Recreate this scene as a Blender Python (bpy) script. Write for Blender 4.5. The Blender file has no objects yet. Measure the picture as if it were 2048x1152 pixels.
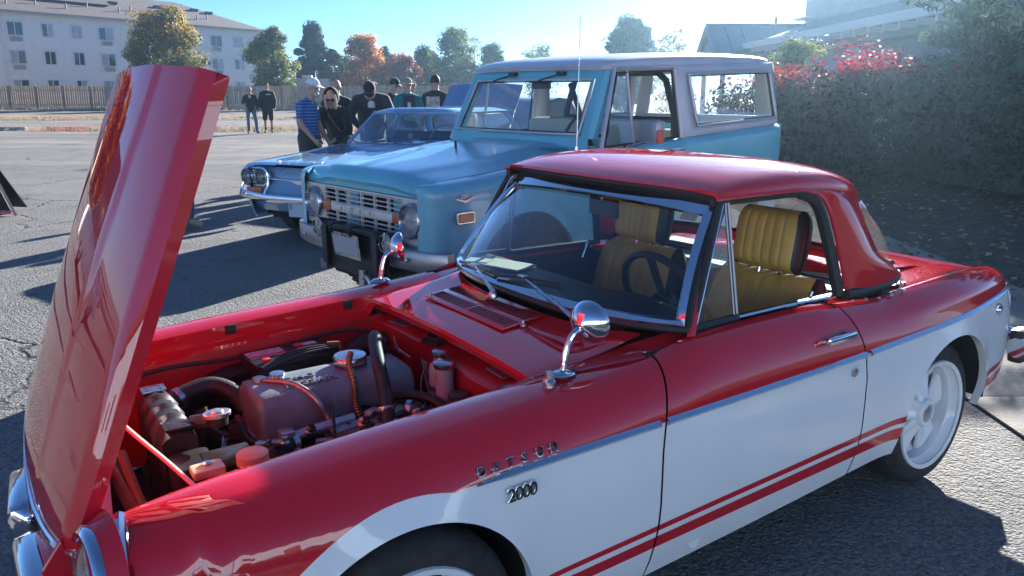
import bpy, bmesh, math, random
from mathutils import Vector, Matrix, Euler
R = math.radians
random.seed(7)
scn = bpy.context.scene
COL = scn.collection

# ---------------------------------------------------------------- camera
cd = bpy.data.cameras.new('camera')
cam = bpy.data.objects.new('camera', cd); COL.objects.link(cam)
cam.location = (0, 0, 1.517); cam.rotation_euler = (R(90 - 11.994), 0, 0)
cd.sensor_width = 36; cd.lens = 36 * 1565 / 2048; cd.shift_y = -(576 - 515) / 2048
cd.clip_start = 0.05; cd.clip_end = 3000
scn.camera = cam
# ---------------------------------------------------------------- sky, sun, exposure
SUN_AZ, SUN_EL = 25.0, 17.5          # degrees clockwise from +Y (the view direction), above the horizon
world = bpy.data.worlds.new('World'); scn.world = world; world.use_nodes = True
wn = world.node_tree.nodes; wl = world.node_tree.links
sky = wn.new('ShaderNodeTexSky'); sky.sky_type = 'NISHITA'; sky.sun_disc = False
sky.sun_elevation = R(SUN_EL); sky.sun_rotation = R(SUN_AZ)
sky.air_density = 0.7; sky.dust_density = 0.0; sky.ozone_density = 5.5; sky.altitude = 2500
wn['Background'].inputs['Strength'].default_value = 0.05
wl.new(sky.outputs['Color'], wn['Background'].inputs['Color'])
sd = bpy.data.lights.new('sun', 'SUN'); sd.energy = 3.8; sd.angle = R(0.5); sd.color = (1.0, 0.96, 0.90)
sun = bpy.data.objects.new('sun', sd); COL.objects.link(sun)
sv = Vector((math.sin(R(SUN_AZ)) * math.cos(R(SUN_EL)), math.cos(R(SUN_AZ)) * math.cos(R(SUN_EL)), math.sin(R(SUN_EL))))
sun.rotation_euler = sv.to_track_quat('Z', 'Y').to_euler(); sun.location = (6, 15, 8)
vs = scn.view_settings
vs.view_transform = 'Standard'; vs.look = 'None'; vs.gamma = 1.0; vs.exposure = 2.2; vs.use_curve_mapping = False
scn.cycles.max_bounces = 10; scn.cycles.transparent_max_bounces = 24; scn.cycles.caustics_reflective = False; scn.cycles.caustics_refractive = False

# ---------------------------------------------------------------- materials
MATS = {}
def nodes_of(m): return m.node_tree.nodes, m.node_tree.links
def pmat(name, col, rough=0.5, metal=0.0, coat=0.0, spec=None, vary=0.0, vscale=8.0, bump=0.0, bscale=60.0, trans=0.0, ior=None, alpha=None, sheen=0.0, sub=0.0, coat_rough=0.03, rvary=0.0):
    if name in MATS: return MATS[name]
    m = bpy.data.materials.new(name); m.use_nodes = True; MATS[name] = m
    n, l = nodes_of(m); p = n['Principled BSDF']
    p.inputs['Base Color'].default_value = (*col, 1); p.inputs['Roughness'].default_value = rough; p.inputs['Metallic'].default_value = metal
    if coat: p.inputs['Coat Weight'].default_value = coat; p.inputs['Coat Roughness'].default_value = coat_rough
    if spec is not None: p.inputs['Specular IOR Level'].default_value = spec
    if trans: p.inputs['Transmission Weight'].default_value = trans
    if ior: p.inputs['IOR'].default_value = ior
    if alpha is not None: p.inputs['Alpha'].default_value = alpha
    if sheen: p.inputs['Sheen Weight'].default_value = sheen
    if vary or bump or rvary:
        tc = n.new('ShaderNodeTexCoord')
    if vary:
        nz = n.new('ShaderNodeTexNoise'); nz.inputs['Scale'].default_value = vscale; nz.inputs['Detail'].default_value = 6
        l.new(tc.outputs['Object'], nz.inputs['Vector'])
        hs = n.new('ShaderNodeMapRange'); hs.inputs['To Min'].default_value = 1 - vary; hs.inputs['To Max'].default_value = 1 + vary
        hs.inputs['From Min'].default_value = 0.3; hs.inputs['From Max'].default_value = 0.7
        l.new(nz.outputs['Fac'], hs.inputs['Value'])
        mx = n.new('ShaderNodeVectorMath'); mx.operation = 'SCALE'; mx.inputs[0].default_value = col
        l.new(hs.outputs['Result'], mx.inputs['Scale']); l.new(mx.outputs['Vector'], p.inputs['Base Color'])
    if rvary:
        nr = n.new('ShaderNodeTexNoise'); nr.inputs['Scale'].default_value = vscale * 0.7; nr.inputs['Detail'].default_value = 8; nr.inputs['Roughness'].default_value = 0.7
        l.new(tc.outputs['Object'], nr.inputs['Vector'])
        mr = n.new('ShaderNodeMapRange'); mr.inputs['From Min'].default_value = 0.3; mr.inputs['From Max'].default_value = 0.75
        mr.inputs['To Min'].default_value = max(0.02, rough - rvary); mr.inputs['To Max'].default_value = rough + rvary
        l.new(nr.outputs['Fac'], mr.inputs['Value']); l.new(mr.outputs['Result'], p.inputs['Roughness'])
        if coat:
            mr2 = n.new('ShaderNodeMapRange'); mr2.inputs['From Min'].default_value = 0.35; mr2.inputs['From Max'].default_value = 0.8
            mr2.inputs['To Min'].default_value = coat_rough * 0.6; mr2.inputs['To Max'].default_value = coat_rough * 2.2
            l.new(nr.outputs['Fac'], mr2.inputs['Value']); l.new(mr2.outputs['Result'], p.inputs['Coat Roughness'])
    if bump:
        nb = n.new('ShaderNodeTexNoise'); nb.inputs['Scale'].default_value = bscale; nb.inputs['Detail'].default_value = 4
        l.new(tc.outputs['Object'], nb.inputs['Vector'])
        bp = n.new('ShaderNodeBump'); bp.inputs['Strength'].default_value = bump; bp.inputs['Distance'].default_value = 0.02
        l.new(nb.outputs['Fac'], bp.inputs['Height']); l.new(bp.outputs['Normal'], p.inputs['Normal'])
    return m
def glassmat(name, tint=(0.75, 0.82, 0.82), refl=1.0, rough=0.0, dust=0.0):
    # thin automotive glass: see-through, mirror-like at grazing angles, with a little road dust
    if name in MATS: return MATS[name]
    m = bpy.data.materials.new(name); m.use_nodes = True; MATS[name] = m
    n, l = nodes_of(m); n.remove(n['Principled BSDF'])
    out = n['Material Output']; tr = n.new('ShaderNodeBsdfTransparent'); tr.inputs['Color'].default_value = (*tint, 1)
    gl = n.new('ShaderNodeBsdfGlossy'); gl.inputs['Roughness'].default_value = rough; gl.inputs['Color'].default_value = (refl, refl, refl, 1)
    fr = n.new('ShaderNodeFresnel'); gm = n.new('ShaderNodeNewGeometry'); io = n.new('ShaderNodeMapRange')
    io.inputs['To Min'].default_value = 1.52; io.inputs['To Max'].default_value = 1 / 1.52; l.new(gm.outputs['Backfacing'], io.inputs['Value']); l.new(io.outputs['Result'], fr.inputs['IOR'])
    mu = n.new('ShaderNodeMath'); mu.operation = 'MULTIPLY'; mu.inputs[1].default_value = 1.8; mu.use_clamp = True
    mx = n.new('ShaderNodeMixShader'); l.new(fr.outputs['Fac'], mu.inputs[0]); l.new(mu.outputs[0], mx.inputs['Fac'])
    l.new(tr.outputs[0], mx.inputs[1]); l.new(gl.outputs[0], mx.inputs[2])
    if dust:
        df = n.new('ShaderNodeBsdfDiffuse'); df.inputs['Color'].default_value = (0.55, 0.53, 0.48, 1)
        tl = n.new('ShaderNodeBsdfTranslucent'); tl.inputs['Color'].default_value = (0.55, 0.53, 0.48, 1)
        ad = n.new('ShaderNodeMixShader'); ad.inputs['Fac'].default_value = 0.6; l.new(df.outputs[0], ad.inputs[1]); l.new(tl.outputs[0], ad.inputs[2])
        tc = n.new('ShaderNodeTexCoord'); nz = n.new('ShaderNodeTexNoise'); nz.inputs['Scale'].default_value = 7; nz.inputs['Detail'].default_value = 9; nz.inputs['Roughness'].default_value = 0.7
        l.new(tc.outputs['Object'], nz.inputs['Vector'])
        rg = n.new('ShaderNodeMapRange'); rg.inputs['From Min'].default_value = 0.4; rg.inputs['From Max'].default_value = 0.75; rg.inputs['To Min'].default_value = dust * 0.4; rg.inputs['To Max'].default_value = dust * 1.6
        l.new(nz.outputs['Fac'], rg.inputs['Value'])
        m2 = n.new('ShaderNodeMixShader'); l.new(rg.outputs['Result'], m2.inputs['Fac']); l.new(mx.outputs[0], m2.inputs[1]); l.new(ad.outputs[0], m2.inputs[2]); mx = m2
    l.new(mx.outputs[0], out.inputs['Surface'])
    return m

# ---------------------------------------------------------------- mesh builder
class MB:
    def __init__(s): s.v = []; s.f = []; s.m = []; s.cm = 0
    def mat(s, i): s.cm = i; return s
    def vert(s, p): s.v.append(tuple(p)); return len(s.v) - 1
    def face(s, idx, mi=None):
        u = []
        for i in idx:
            if i not in u: u.append(i)
        if len(u) > 2: s.f.append(u); s.m.append(s.cm if mi is None else mi)
    def poly(s, pts, mi=None): s.face([s.vert(p) for p in pts], mi)
    def grid(s, rows, closed_u=False, closed_v=False, flip=False, mats=None):
        nr, nc = len(rows), len(rows[0]); b = len(s.v)
        for r in rows:
            for p in r: s.v.append(tuple(p))
        for i in range(nr if closed_u else nr - 1):
            for j in range(nc if closed_v else nc - 1):
                a, c, d, e = b + i * nc + j, b + i * nc + (j + 1) % nc, b + ((i + 1) % nr) * nc + (j + 1) % nc, b + ((i + 1) % nr) * nc + j
                q = [a, c, d, e]
                pts = [s.v[k] for k in q]
                u = []
                for k, p in zip(q, pts):
                    if not any((p[0]-s.v[t][0])**2 + (p[1]-s.v[t][1])**2 + (p[2]-s.v[t][2])**2 < 1e-12 for t in u): u.append(k)
                if len(u) < 3: continue
                if flip: u.reverse()
                s.f.append(u); s.m.append(mats(i, j) if mats else s.cm)
        return s
    def box(s, c, d, rz=0, M=None, bevel=0.0):
        hx, hy, hz = d[0] / 2, d[1] / 2, d[2] / 2
        if bevel > 0:
            bm = bmesh.new(); bmesh.ops.create_cube(bm, size=1.0)
            for v in bm.verts: v.co = Vector((v.co.x * d[0], v.co.y * d[1], v.co.z * d[2]))
            bmesh.ops.bevel(bm, geom=bm.edges[:], offset=min(bevel, 0.49 * min(d)), segments=2, affect='EDGES', profile=0.6)
            T = Matrix.Translation(c) @ Matrix.Rotation(rz, 4, 'Z')
            if M: T = M @ T
            s.add_bm(bm, T); bm.free(); return s
        b = len(s.v); ca, sa = math.cos(rz), math.sin(rz)
        for x, y, z in [(-hx,-hy,-hz),(hx,-hy,-hz),(hx,hy,-hz),(-hx,hy,-hz),(-hx,-hy,hz),(hx,-hy,hz),(hx,hy,hz),(-hx,hy,hz)]:
            p = Vector((c[0] + x*ca - y*sa, c[1] + x*sa + y*ca, c[2] + z))
            s.v.append(tuple(M @ p if M else p))
        for q in [(0,3,2,1),(4,5,6,7),(0,1,5,4),(1,2,6,5),(2,3,7,6),(3,0,4,7)]: s.f.append([b + k for k in q]); s.m.append(s.cm)
        return s
    def add_bm(s, bm, T=None):
        b = len(s.v); bm.verts.index_update()
        for v in bm.verts: s.v.append(tuple(T @ v.co if T else v.co))
        for f in bm.faces: s.f.append([b + v.index for v in f.verts]); s.m.append(s.cm)
        return s
    def tube(s, pts, r, n=8, cap=True, closed=False):
        P = [Vector(p) for p in pts]; k = len(P); rr = r if isinstance(r, (list, tuple)) else [r] * k
        rows = []; up = None
        for i, p in enumerate(P):
            if closed: t = (P[(i + 1) % k] - P[i - 1])
            else: t = (P[min(i + 1, k - 1)] - P[max(i - 1, 0)])
            t = t.normalized() if t.length > 1e-9 else Vector((0, 0, 1))
            if up is None: up = Vector((0, 0, 1)) if abs(t.z) < 0.9 else Vector((1, 0, 0))
            a = t.cross(up); a = a.normalized() if a.length > 1e-6 else t.orthogonal().normalized()
            bb = a.cross(t).normalized(); up = bb
            rows.append([p + (a * math.cos(2*math.pi*j/n) + bb * math.sin(2*math.pi*j/n)) * rr[i] for j in range(n)])
        b = len(s.v)
        s.grid(rows, closed_u=closed, closed_v=True)
        if cap and not closed:
            s.f.append([b + j for j in range(n)]); s.m.append(s.cm)
            s.f.append([b + (k - 1) * n + j for j in reversed(range(n))]); s.m.append(s.cm)
        return s
    def cyl(s, a, b, r, n=16, r2=None): return s.tube([a, b], [r, r if r2 is None else r2], n)
    def lathe(s, prof, axis_o, axis_d, n=24, cap=False):
        # prof: list of (r, h) along axis
        o = Vector(axis_o); d = Vector(axis_d).normalized(); a = d.orthogonal().normalized(); b = d.cross(a)
        rows = [[o + d * h + (a * math.cos(2*math.pi*j/n) + b * math.sin(2*math.pi*j/n)) * max(r, 1e-5) for j in range(n)] for r, h in prof]
        s.grid(rows, closed_v=True); return s
    def prism(s, poly, axis, a0, a1):
        # poly in the two other axes (x: (y,z), y: (x,z), z: (x,y)), extruded from a0 to a1
        def mk(p, a): return {'x': (a, p[0], p[1]), 'y': (p[0], a, p[1]), 'z': (p[0], p[1], a)}[axis]
        b = len(s.v); n = len(poly)
        for a in (a0, a1):
            for p in poly: s.v.append(mk(p, a))
        s.f.append([b + i for i in range(n)]); s.m.append(s.cm); s.f.append([b + n + i for i in reversed(range(n))]); s.m.append(s.cm)
        for i in range(n): s.f.append([b + i, b + n + i, b + n + (i + 1) % n, b + (i + 1) % n]); s.m.append(s.cm)
        return s
    def ell(s, c, r, n=16, m=10, T=None):
        rows = []
        for i in range(m + 1):
            t = math.pi * i / m
            rows.append([(c[0] + r[0]*math.sin(t)*math.cos(2*math.pi*j/n), c[1] + r[1]*math.sin(t)*math.sin(2*math.pi*j/n), c[2] + r[2]*math.cos(t)) for j in range(n)])
        if T: rows = [[T @ Vector(p) for p in q] for q in rows]
        s.grid(rows, closed_v=True); return s
    def xf(s, T, start=0):
        for i in range(start, len(s.v)): s.v[i] = tuple(T @ Vector(s.v[i]))
        return s
    def mesh(s, name, mats, angle=35):
        me = bpy.data.meshes.new(name); me.from_pydata(s.v, [], s.f)
        for m in (mats if isinstance(mats, (list, tuple)) else [mats]): me.materials.append(m)
        me.polygons.foreach_set('material_index', s.m)
        bm = bmesh.new(); bm.from_mesh(me); bmesh.ops.remove_doubles(bm, verts=bm.verts, dist=1e-5)
        bmesh.ops.recalc_face_normals(bm, faces=bm.faces); bm.to_mesh(me); bm.free()
        if angle: me.shade_smooth(); me.set_sharp_from_angle(angle=R(angle))
        me.update(); return me
    def build(s, name, mats, parent=None, angle=35):
        o = bpy.data.objects.new(name, s.mesh(name, mats, angle)); COL.objects.link(o)
        if parent: o.parent = parent
        return o
def tag(o, label=None, cat=None, group=None, kind=None):
    if label: o['label'] = label
    if cat: o['category'] = cat
    if group: o['group'] = group
    if kind: o['kind'] = kind
    return o
def empty(name, loc=(0, 0, 0), rz=0.0):
    o = bpy.data.objects.new(name, None); COL.objects.link(o); o.location = loc; o.rotation_euler = (0, 0, rz); o.empty_display_size = 0.2
    return o
def solid(o, t, off=-1.0):
    m = o.modifiers.new('thickness', 'SOLIDIFY'); m.thickness = t; m.offset = off; return o
def subd(o, lv=2):
    m = o.modifiers.new('smooth', 'SUBSURF'); m.levels = lv; m.render_levels = lv; return o
def bev(o, w=0.01, seg=2, ang=35):
    m = o.modifiers.new('bevel', 'BEVEL'); m.width = w; m.segments = seg; m.limit_method = 'ANGLE'; m.angle_limit = R(ang); return o
def lerp(a, b, t): return a + (b - a) * t
def interp(tab, x):
    if x <= tab[0][0]: return tab[0][1]
    for (a, b), (c, d) in zip(tab, tab[1:]):
        if x <= c:
            return b + (d - b) * (x - a) / (c - a)
    return tab[-1][1]
def sinterp(tab, x):
    # smooth (Catmull-Rom / hermite) table lookup
    n = len(tab)
    if x <= tab[0][0]: return tab[0][1]
    if x >= tab[-1][0]: return tab[-1][1]
    for i in range(n - 1):
        if x <= tab[i + 1][0]:
            x0, y0 = tab[i]; x1, y1 = tab[i + 1]; h = x1 - x0; t = (x - x0) / h
            def sl(k):
                if k <= 0: return (tab[1][1]-tab[0][1])/(tab[1][0]-tab[0][0])
                if k >= n-1: return (tab[-1][1]-tab[-2][1])/(tab[-1][0]-tab[-2][0])
                return (tab[k+1][1]-tab[k-1][1])/(tab[k+1][0]-tab[k-1][0])
            m0, m1 = sl(i) * h, sl(i + 1) * h
            return (2*t**3-3*t*t+1)*y0 + (t**3-2*t*t+t)*m0 + (-2*t**3+3*t*t)*y1 + (t**3-t*t)*m1
def curve_pts(pts, n=8):
    # smooth polyline through pts
    P = [Vector(p) for p in pts]; out = []
    for i in range(len(P) - 1):
        p0 = P[max(i-1,0)]; p1 = P[i]; p2 = P[i+1]; p3 = P[min(i+2,len(P)-1)]
        for k in range(n):
            t = k / n
            out.append(0.5*((2*p1) + (p2-p0)*t + (2*p0-5*p1+4*p2-p3)*t*t + (3*p1-p0-3*p2+p3)*t**3))
    out.append(P[-1]); return out
def text(name, s, size, mat, parent, M, extrude=0.004, space=1.0, shear=0.0, bevel=0.0):
    cu = bpy.data.curves.new(name, 'FONT'); cu.body = s; cu.size = size; cu.extrude = extrude; cu.space_character = space; cu.shear = shear
    cu.align_x = 'LEFT'; cu.resolution_u = 3; cu.bevel_depth = bevel
    t = bpy.data.objects.new(name, cu); COL.objects.link(t)
    dg = bpy.context.evaluated_depsgraph_get(); dg.update()
    me = bpy.data.meshes.new_from_object(t.evaluated_get(dg)); me.name = name
    bpy.data.objects.remove(t); bpy.data.curves.remove(cu)
    me.transform(M); me.materials.clear(); me.materials.append(mat)
    o = bpy.data.objects.new(name, me); COL.objects.link(o); o.parent = parent
    return o
def basis(o, ex, ey):
    ex = Vector(ex).normalized(); ey = Vector(ey).normalized(); ez = ex.cross(ey)
    M = Matrix((ex, ey, ez)).transposed().to_4x4(); M.translation = Vector(o); return M
def rrect(w, h, r, n=5, cx=0, cy=0):
    pts = []
    for sx, sy, a0 in ((1, 1, 0), (-1, 1, 90), (-1, -1, 180), (1, -1, 270)):
        for k in range(n + 1):
            a = R(a0 + 90 * k / n); pts.append((cx + sx*(w/2 - r) + r*math.cos(a), cy + sy*(h/2 - r) + r*math.sin(a)))
    return pts
CHROME = pmat('chrome', (0.80, 0.81, 0.83), 0.08, 1.0, rvary=0.05, vscale=12)
DULLCHROME = pmat('dull_chrome', (0.55, 0.56, 0.58), 0.28, 1.0, rvary=0.1, vscale=20, vary=0.12)
RUBBER = pmat('black_rubber', (0.018, 0.018, 0.02), 0.6, vary=0.3, vscale=30)
BLACKP = pmat('black_plastic', (0.02, 0.021, 0.023), 0.45, vary=0.2, vscale=25)
TYRE = pmat('tyre_rubber', (0.022, 0.022, 0.023), 0.8, vary=0.35, vscale=30, bump=0.2, bscale=120)
GLASS = glassmat('car_glass', (0.72, 0.82, 0.82), 0.95, dust=0.02)
# ================================================================ GROUND
def ground_material():
    m = bpy.data.materials.new('old_asphalt'); m.use_nodes = True
    n, l = nodes_of(m); p = n['Principled BSDF']
    tc = n.new('ShaderNodeTexCoord'); O = tc.outputs['Object']
    def noise(sc, det=6, rough=0.6, dist=0.0, vec=O):
        x = n.new('ShaderNodeTexNoise'); x.inputs['Scale'].default_value = sc; x.inputs['Detail'].default_value = det
        x.inputs['Roughness'].default_value = rough; x.inputs['Distortion'].default_value = dist; l.new(vec, x.inputs['Vector']); return x
    def rng(v, a, b, c=0.0, d=1.0):
        x = n.new('ShaderNodeMapRange'); x.inputs['From Min'].default_value = a; x.inputs['From Max'].default_value = b
        x.inputs['To Min'].default_value = c; x.inputs['To Max'].default_value = d; l.new(v, x.inputs['Value']); return x.outputs['Result']
    def mix(f, a, b, mode='MIX'):
        x = n.new('ShaderNodeMix'); x.data_type = 'RGBA'; x.blend_type = mode
        if hasattr(f, 'links'): l.new(f, x.inputs[0])
        else: x.inputs[0].default_value = f
        for s, v in ((6, a), (7, b)):
            if hasattr(v, 'links'): l.new(v, x.inputs[s])
            else: x.inputs[s].default_value = (*v, 1)
        return x.outputs[2]
    def math_(op, a, b=None):
        x = n.new('ShaderNodeMath'); x.operation = op
        for i, v in enumerate((a, b)):
            if v is None: continue
            if hasattr(v, 'links'): l.new(v, x.inputs[i])
            else: x.inputs[i].default_value = v
        return x.outputs[0]
    vor = n.new('ShaderNodeTexVoronoi'); vor.inputs['Scale'].default_value = 95; l.new(O, vor.inputs['Vector'])
    vor2 = n.new('ShaderNodeTexVoronoi'); vor2.inputs['Scale'].default_value = 42; l.new(O, vor2.inputs['Vector'])
    chip = n.new('ShaderNodeSeparateColor'); l.new(vor.outputs['Color'], chip.inputs[0])
    base = mix(rng(chip.outputs[0], 0.0, 1.0), (0.078, 0.078, 0.080), (0.26, 0.256, 0.25))
    base = mix(rng(noise(0.35, 8, 0.65).outputs['Fac'], 0.35, 0.7), base, mix(0.5, base, (0.26, 0.25, 0.24)))
    base = mix(rng(noise(1.7, 10, 0.7, 0.6).outputs['Fac'], 0.5, 0.72, 0, 0.7), base, (0.095, 0.095, 0.097))
    # far part of the lot: dusty, gravelly, with pale dirt
    sep = n.new('ShaderNodeSeparateXYZ'); l.new(O, sep.inputs[0])
    far = rng(math_('ADD', sep.outputs['Y'], math_('MULTIPLY', noise(0.12, 5).outputs['Fac'], 10.0)), 12, 27)
    dirt = mix(rng(noise(0.9, 9, 0.7).outputs['Fac'], 0.35, 0.65), (0.22, 0.21, 0.20), (0.40, 0.365, 0.33))
    st = n.new('ShaderNodeMapping'); st.inputs['Scale'].default_value = (0.05, 0.55, 1); l.new(O, st.inputs['Vector'])
    band = noise(1.0, 7, 0.65, 0.3, st.outputs['Vector'])
    base = mix(math_('MULTIPLY', far, rng(band.outputs['Fac'], 0.40, 0.62, 0.15, 1.0)), base, dirt)
    base = mix(rng(noise(0.11, 4, 0.55, 1.2).outputs['Fac'], 0.50, 0.60, 0, 0.5), base, mix(0.6, base, (0.085, 0.085, 0.088)))
    # oil drips and tar patches
    base = mix(rng(noise(0.55, 4, 0.5, 0.8).outputs['Fac'], 0.62, 0.70, 0, 0.6), base, (0.045, 0.045, 0.048))
    base = mix(rng(noise(3.4, 3, 0.5, 0.3).outputs['Fac'], 0.69, 0.74, 0, 0.7), base, (0.04, 0.04, 0.042))
    # cracks
    wn_ = noise(0.8, 5, 0.6); wv = n.new('ShaderNodeVectorMath'); wv.operation = 'ADD'; l.new(O, wv.inputs[0])
    ws = n.new('ShaderNodeVectorMath'); ws.operation = 'SCALE'; ws.inputs['Scale'].default_value = 1.2; l.new(wn_.outputs['Color'], ws.inputs[0]); l.new(ws.outputs[0], wv.inputs[1])
    cr = n.new('ShaderNodeTexVoronoi'); cr.feature = 'DISTANCE_TO_EDGE'; cr.inputs['Scale'].default_value = 0.33; l.new(wv.outputs[0], cr.inputs['Vector'])
    crk = rng(cr.outputs['Distance'], 0.0, 0.009, 1.0, 0.0)
    crk = math_('MULTIPLY', crk, rng(noise(0.22, 3).outputs['Fac'], 0.44, 0.52))
    base = mix(crk, base, (0.03, 0.03, 0.03))
    l.new(base, p.inputs['Base Color']); p.inputs['Roughness'].default_value = 0.85; p.inputs['Specular IOR Level'].default_value = 0.3
    h = math_('ADD', math_('MULTIPLY', vor.outputs['Distance'], -0.5), math_('MULTIPLY', vor2.outputs['Distance'], -0.5))
    h = math_('ADD', h, math_('MULTIPLY', noise(9, 8, 0.7).outputs['Fac'], 0.7))
    h = math_('SUBTRACT', h, math_('MULTIPLY', crk, 1.2))
    bp = n.new('ShaderNodeBump'); bp.inputs['Strength'].default_value = 1.0; bp.inputs['Distance'].default_value = 0.011; l.new(h, bp.inputs['Height'])
    l.new(bp.outputs['Normal'], p.inputs['Normal'])
    return m
mb = MB(); mb.poly([(-300, -120, 0), (300, -120, 0), (300, 330, 0), (-300, 330, 0)])
tag(mb.build('ground', ground_material(), angle=0), kind='structure')
CONC = pmat('concrete', (0.33, 0.30, 0.26), 0.9, vary=0.22, vscale=3.0, bump=0.35, bscale=70)
DIRT = pmat('bed_soil', (0.085, 0.068, 0.055), 0.95, vary=0.45, vscale=6, bump=0.9, bscale=18)
# concrete apron beside the planting bed: slabs with open joints
apron = empty('pavement'); tag(apron, kind='structure')
xs = [2.28, 3.98]; ys = [-1.5, 0.35, 2.1, 3.72, 5.5, 7.3, 9.1, 10.9, 12.7, 14.5, 16.3, 18.1, 19.9]
mb = MB(); mb.box(((xs[0] + xs[1]) / 2, (ys[0] + ys[-1]) / 2, 0.0), (xs[1] - xs[0], ys[-1] - ys[0], 0.01)); mb.build('slab_base', pmat('joint_dirt', (0.05, 0.045, 0.04), 0.95), apron)
rg = random.Random(3)
for i in range(len(ys) - 1):
    for xa, xb in ((2.28, 3.10), (3.10, 3.98)):
        mb = MB(); mb.box(((xa + xb) / 2, (ys[i] + ys[i + 1]) / 2, 0.0 + rg.uniform(0, .003)), (xb - xa - 0.012, ys[i + 1] - ys[i] - 0.012, 0.022), bevel=0.003)
        mb.build('slab', CONC, apron)
# planting bed on the right, slightly mounded
mb = MB(); rows = []
rg = random.Random(5)
for j in range(46):
    y = -1.5 + j * 0.55; row = []
    for i in range(30):
        x = 4.0 + i * 0.45; z = 0.008 + min(0.14, (x - 4.0) * 0.12) + rg.uniform(-.02, .02) * min(1, (x - 4.0) * 2)
        row.append((x + (rg.uniform(-.03, .03) if i == 0 else 0), y, z))
    rows.append(row)
mb.grid(rows); tag(mb.build('planting_bed', DIRT), kind='structure')
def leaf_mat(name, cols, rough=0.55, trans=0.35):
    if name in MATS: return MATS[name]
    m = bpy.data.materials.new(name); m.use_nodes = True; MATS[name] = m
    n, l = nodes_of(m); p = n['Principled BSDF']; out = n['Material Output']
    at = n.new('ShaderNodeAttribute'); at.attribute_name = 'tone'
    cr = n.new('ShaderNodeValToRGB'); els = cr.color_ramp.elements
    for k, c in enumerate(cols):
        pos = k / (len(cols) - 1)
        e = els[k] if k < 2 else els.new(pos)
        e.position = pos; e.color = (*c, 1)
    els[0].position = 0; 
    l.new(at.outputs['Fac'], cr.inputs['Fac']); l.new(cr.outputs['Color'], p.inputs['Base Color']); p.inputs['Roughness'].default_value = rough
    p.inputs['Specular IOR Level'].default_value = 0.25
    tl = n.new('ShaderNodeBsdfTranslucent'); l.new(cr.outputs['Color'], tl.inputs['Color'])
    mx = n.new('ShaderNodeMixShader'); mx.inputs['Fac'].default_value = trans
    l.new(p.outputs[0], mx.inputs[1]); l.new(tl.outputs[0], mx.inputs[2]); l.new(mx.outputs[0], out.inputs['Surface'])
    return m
def leaves_mesh(name, items, mat, elong=1.6, kink=True):
    # items: (pos, normal-ish direction, size, tone); each a small folded leaf of two triangles
    v = []; f = []; tone = []
    rg = random.Random(len(items))
    for (p, d, s, t) in items:
        d = Vector(d); d = d.normalized() if d.length > 1e-6 else Vector((0, 0, 1))
        a = d.orthogonal().normalized(); a = Matrix.Rotation(rg.uniform(0, 6.283), 3, d) @ a; b = d.cross(a)
        p = Vector(p); k = len(v); w = s / elong
        v += [tuple(p - a * s), tuple(p + b * w + d * s * .2), tuple(p + a * s), tuple(p - b * w + d * s * .2)]
        f += [(k, k + 1, k + 2), (k, k + 2, k + 3)]; tone += [t] * 4
    me = bpy.data.meshes.new(name); me.from_pydata(v, [], f); me.materials.append(mat)
    a = me.attributes.new('tone', 'FLOAT', 'POINT'); a.data.foreach_set('value', tone)
    me.update(); return me
def rdir(rg):
    z = rg.uniform(-1, 1); a = rg.uniform(0, 6.283); r = math.sqrt(1 - z * z); return Vector((r * math.cos(a), r * math.sin(a), z))
# fallen leaves and wood chips on the bed
rg = random.Random(11); it = []
for k in range(2600):
    x = 4.0 + rg.random() ** 1.6 * 4.5 - 0.35; y = rg.uniform(3.0, 13.0)
    z = 0.03 + min(0.14, max(0, x - 4.0) * 0.12)
    it.append(((x, y, z), (rg.uniform(-.5, .5), rg.uniform(-.5, .5), 1), rg.uniform(.015, .045), rg.random()))
LITTER = leaf_mat('leaf_litter', [(0.05, 0.03, 0.02), (0.18, 0.10, 0.05), (0.35, 0.24, 0.14), (0.42, 0.33, 0.24)], trans=0.1)
o = bpy.data.objects.new('leaf_litter', leaves_mesh('leaf_litter', it, LITTER)); COL.objects.link(o)
tag(o, 'brown fallen leaves scattered on the shaded planting bed', 'leaves', kind='stuff')
# a few bits of litter on the asphalt beside the red car
rg = random.Random(12); it = []
for k in range(70):
    it.append(((rg.uniform(0.2, 2.2), rg.uniform(1.6, 3.0), 0.006), (rg.uniform(-.3, .3), rg.uniform(-.3, .3), 1), rg.uniform(.003, .009), rg.uniform(.5, 1)))
o = bpy.data.objects.new('ground_litter', leaves_mesh('ground_litter', it, LITTER)); COL.objects.link(o)
tag(o, 'small pale leaf crumbs on the asphalt beside the red car', 'leaves', kind='stuff')
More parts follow.
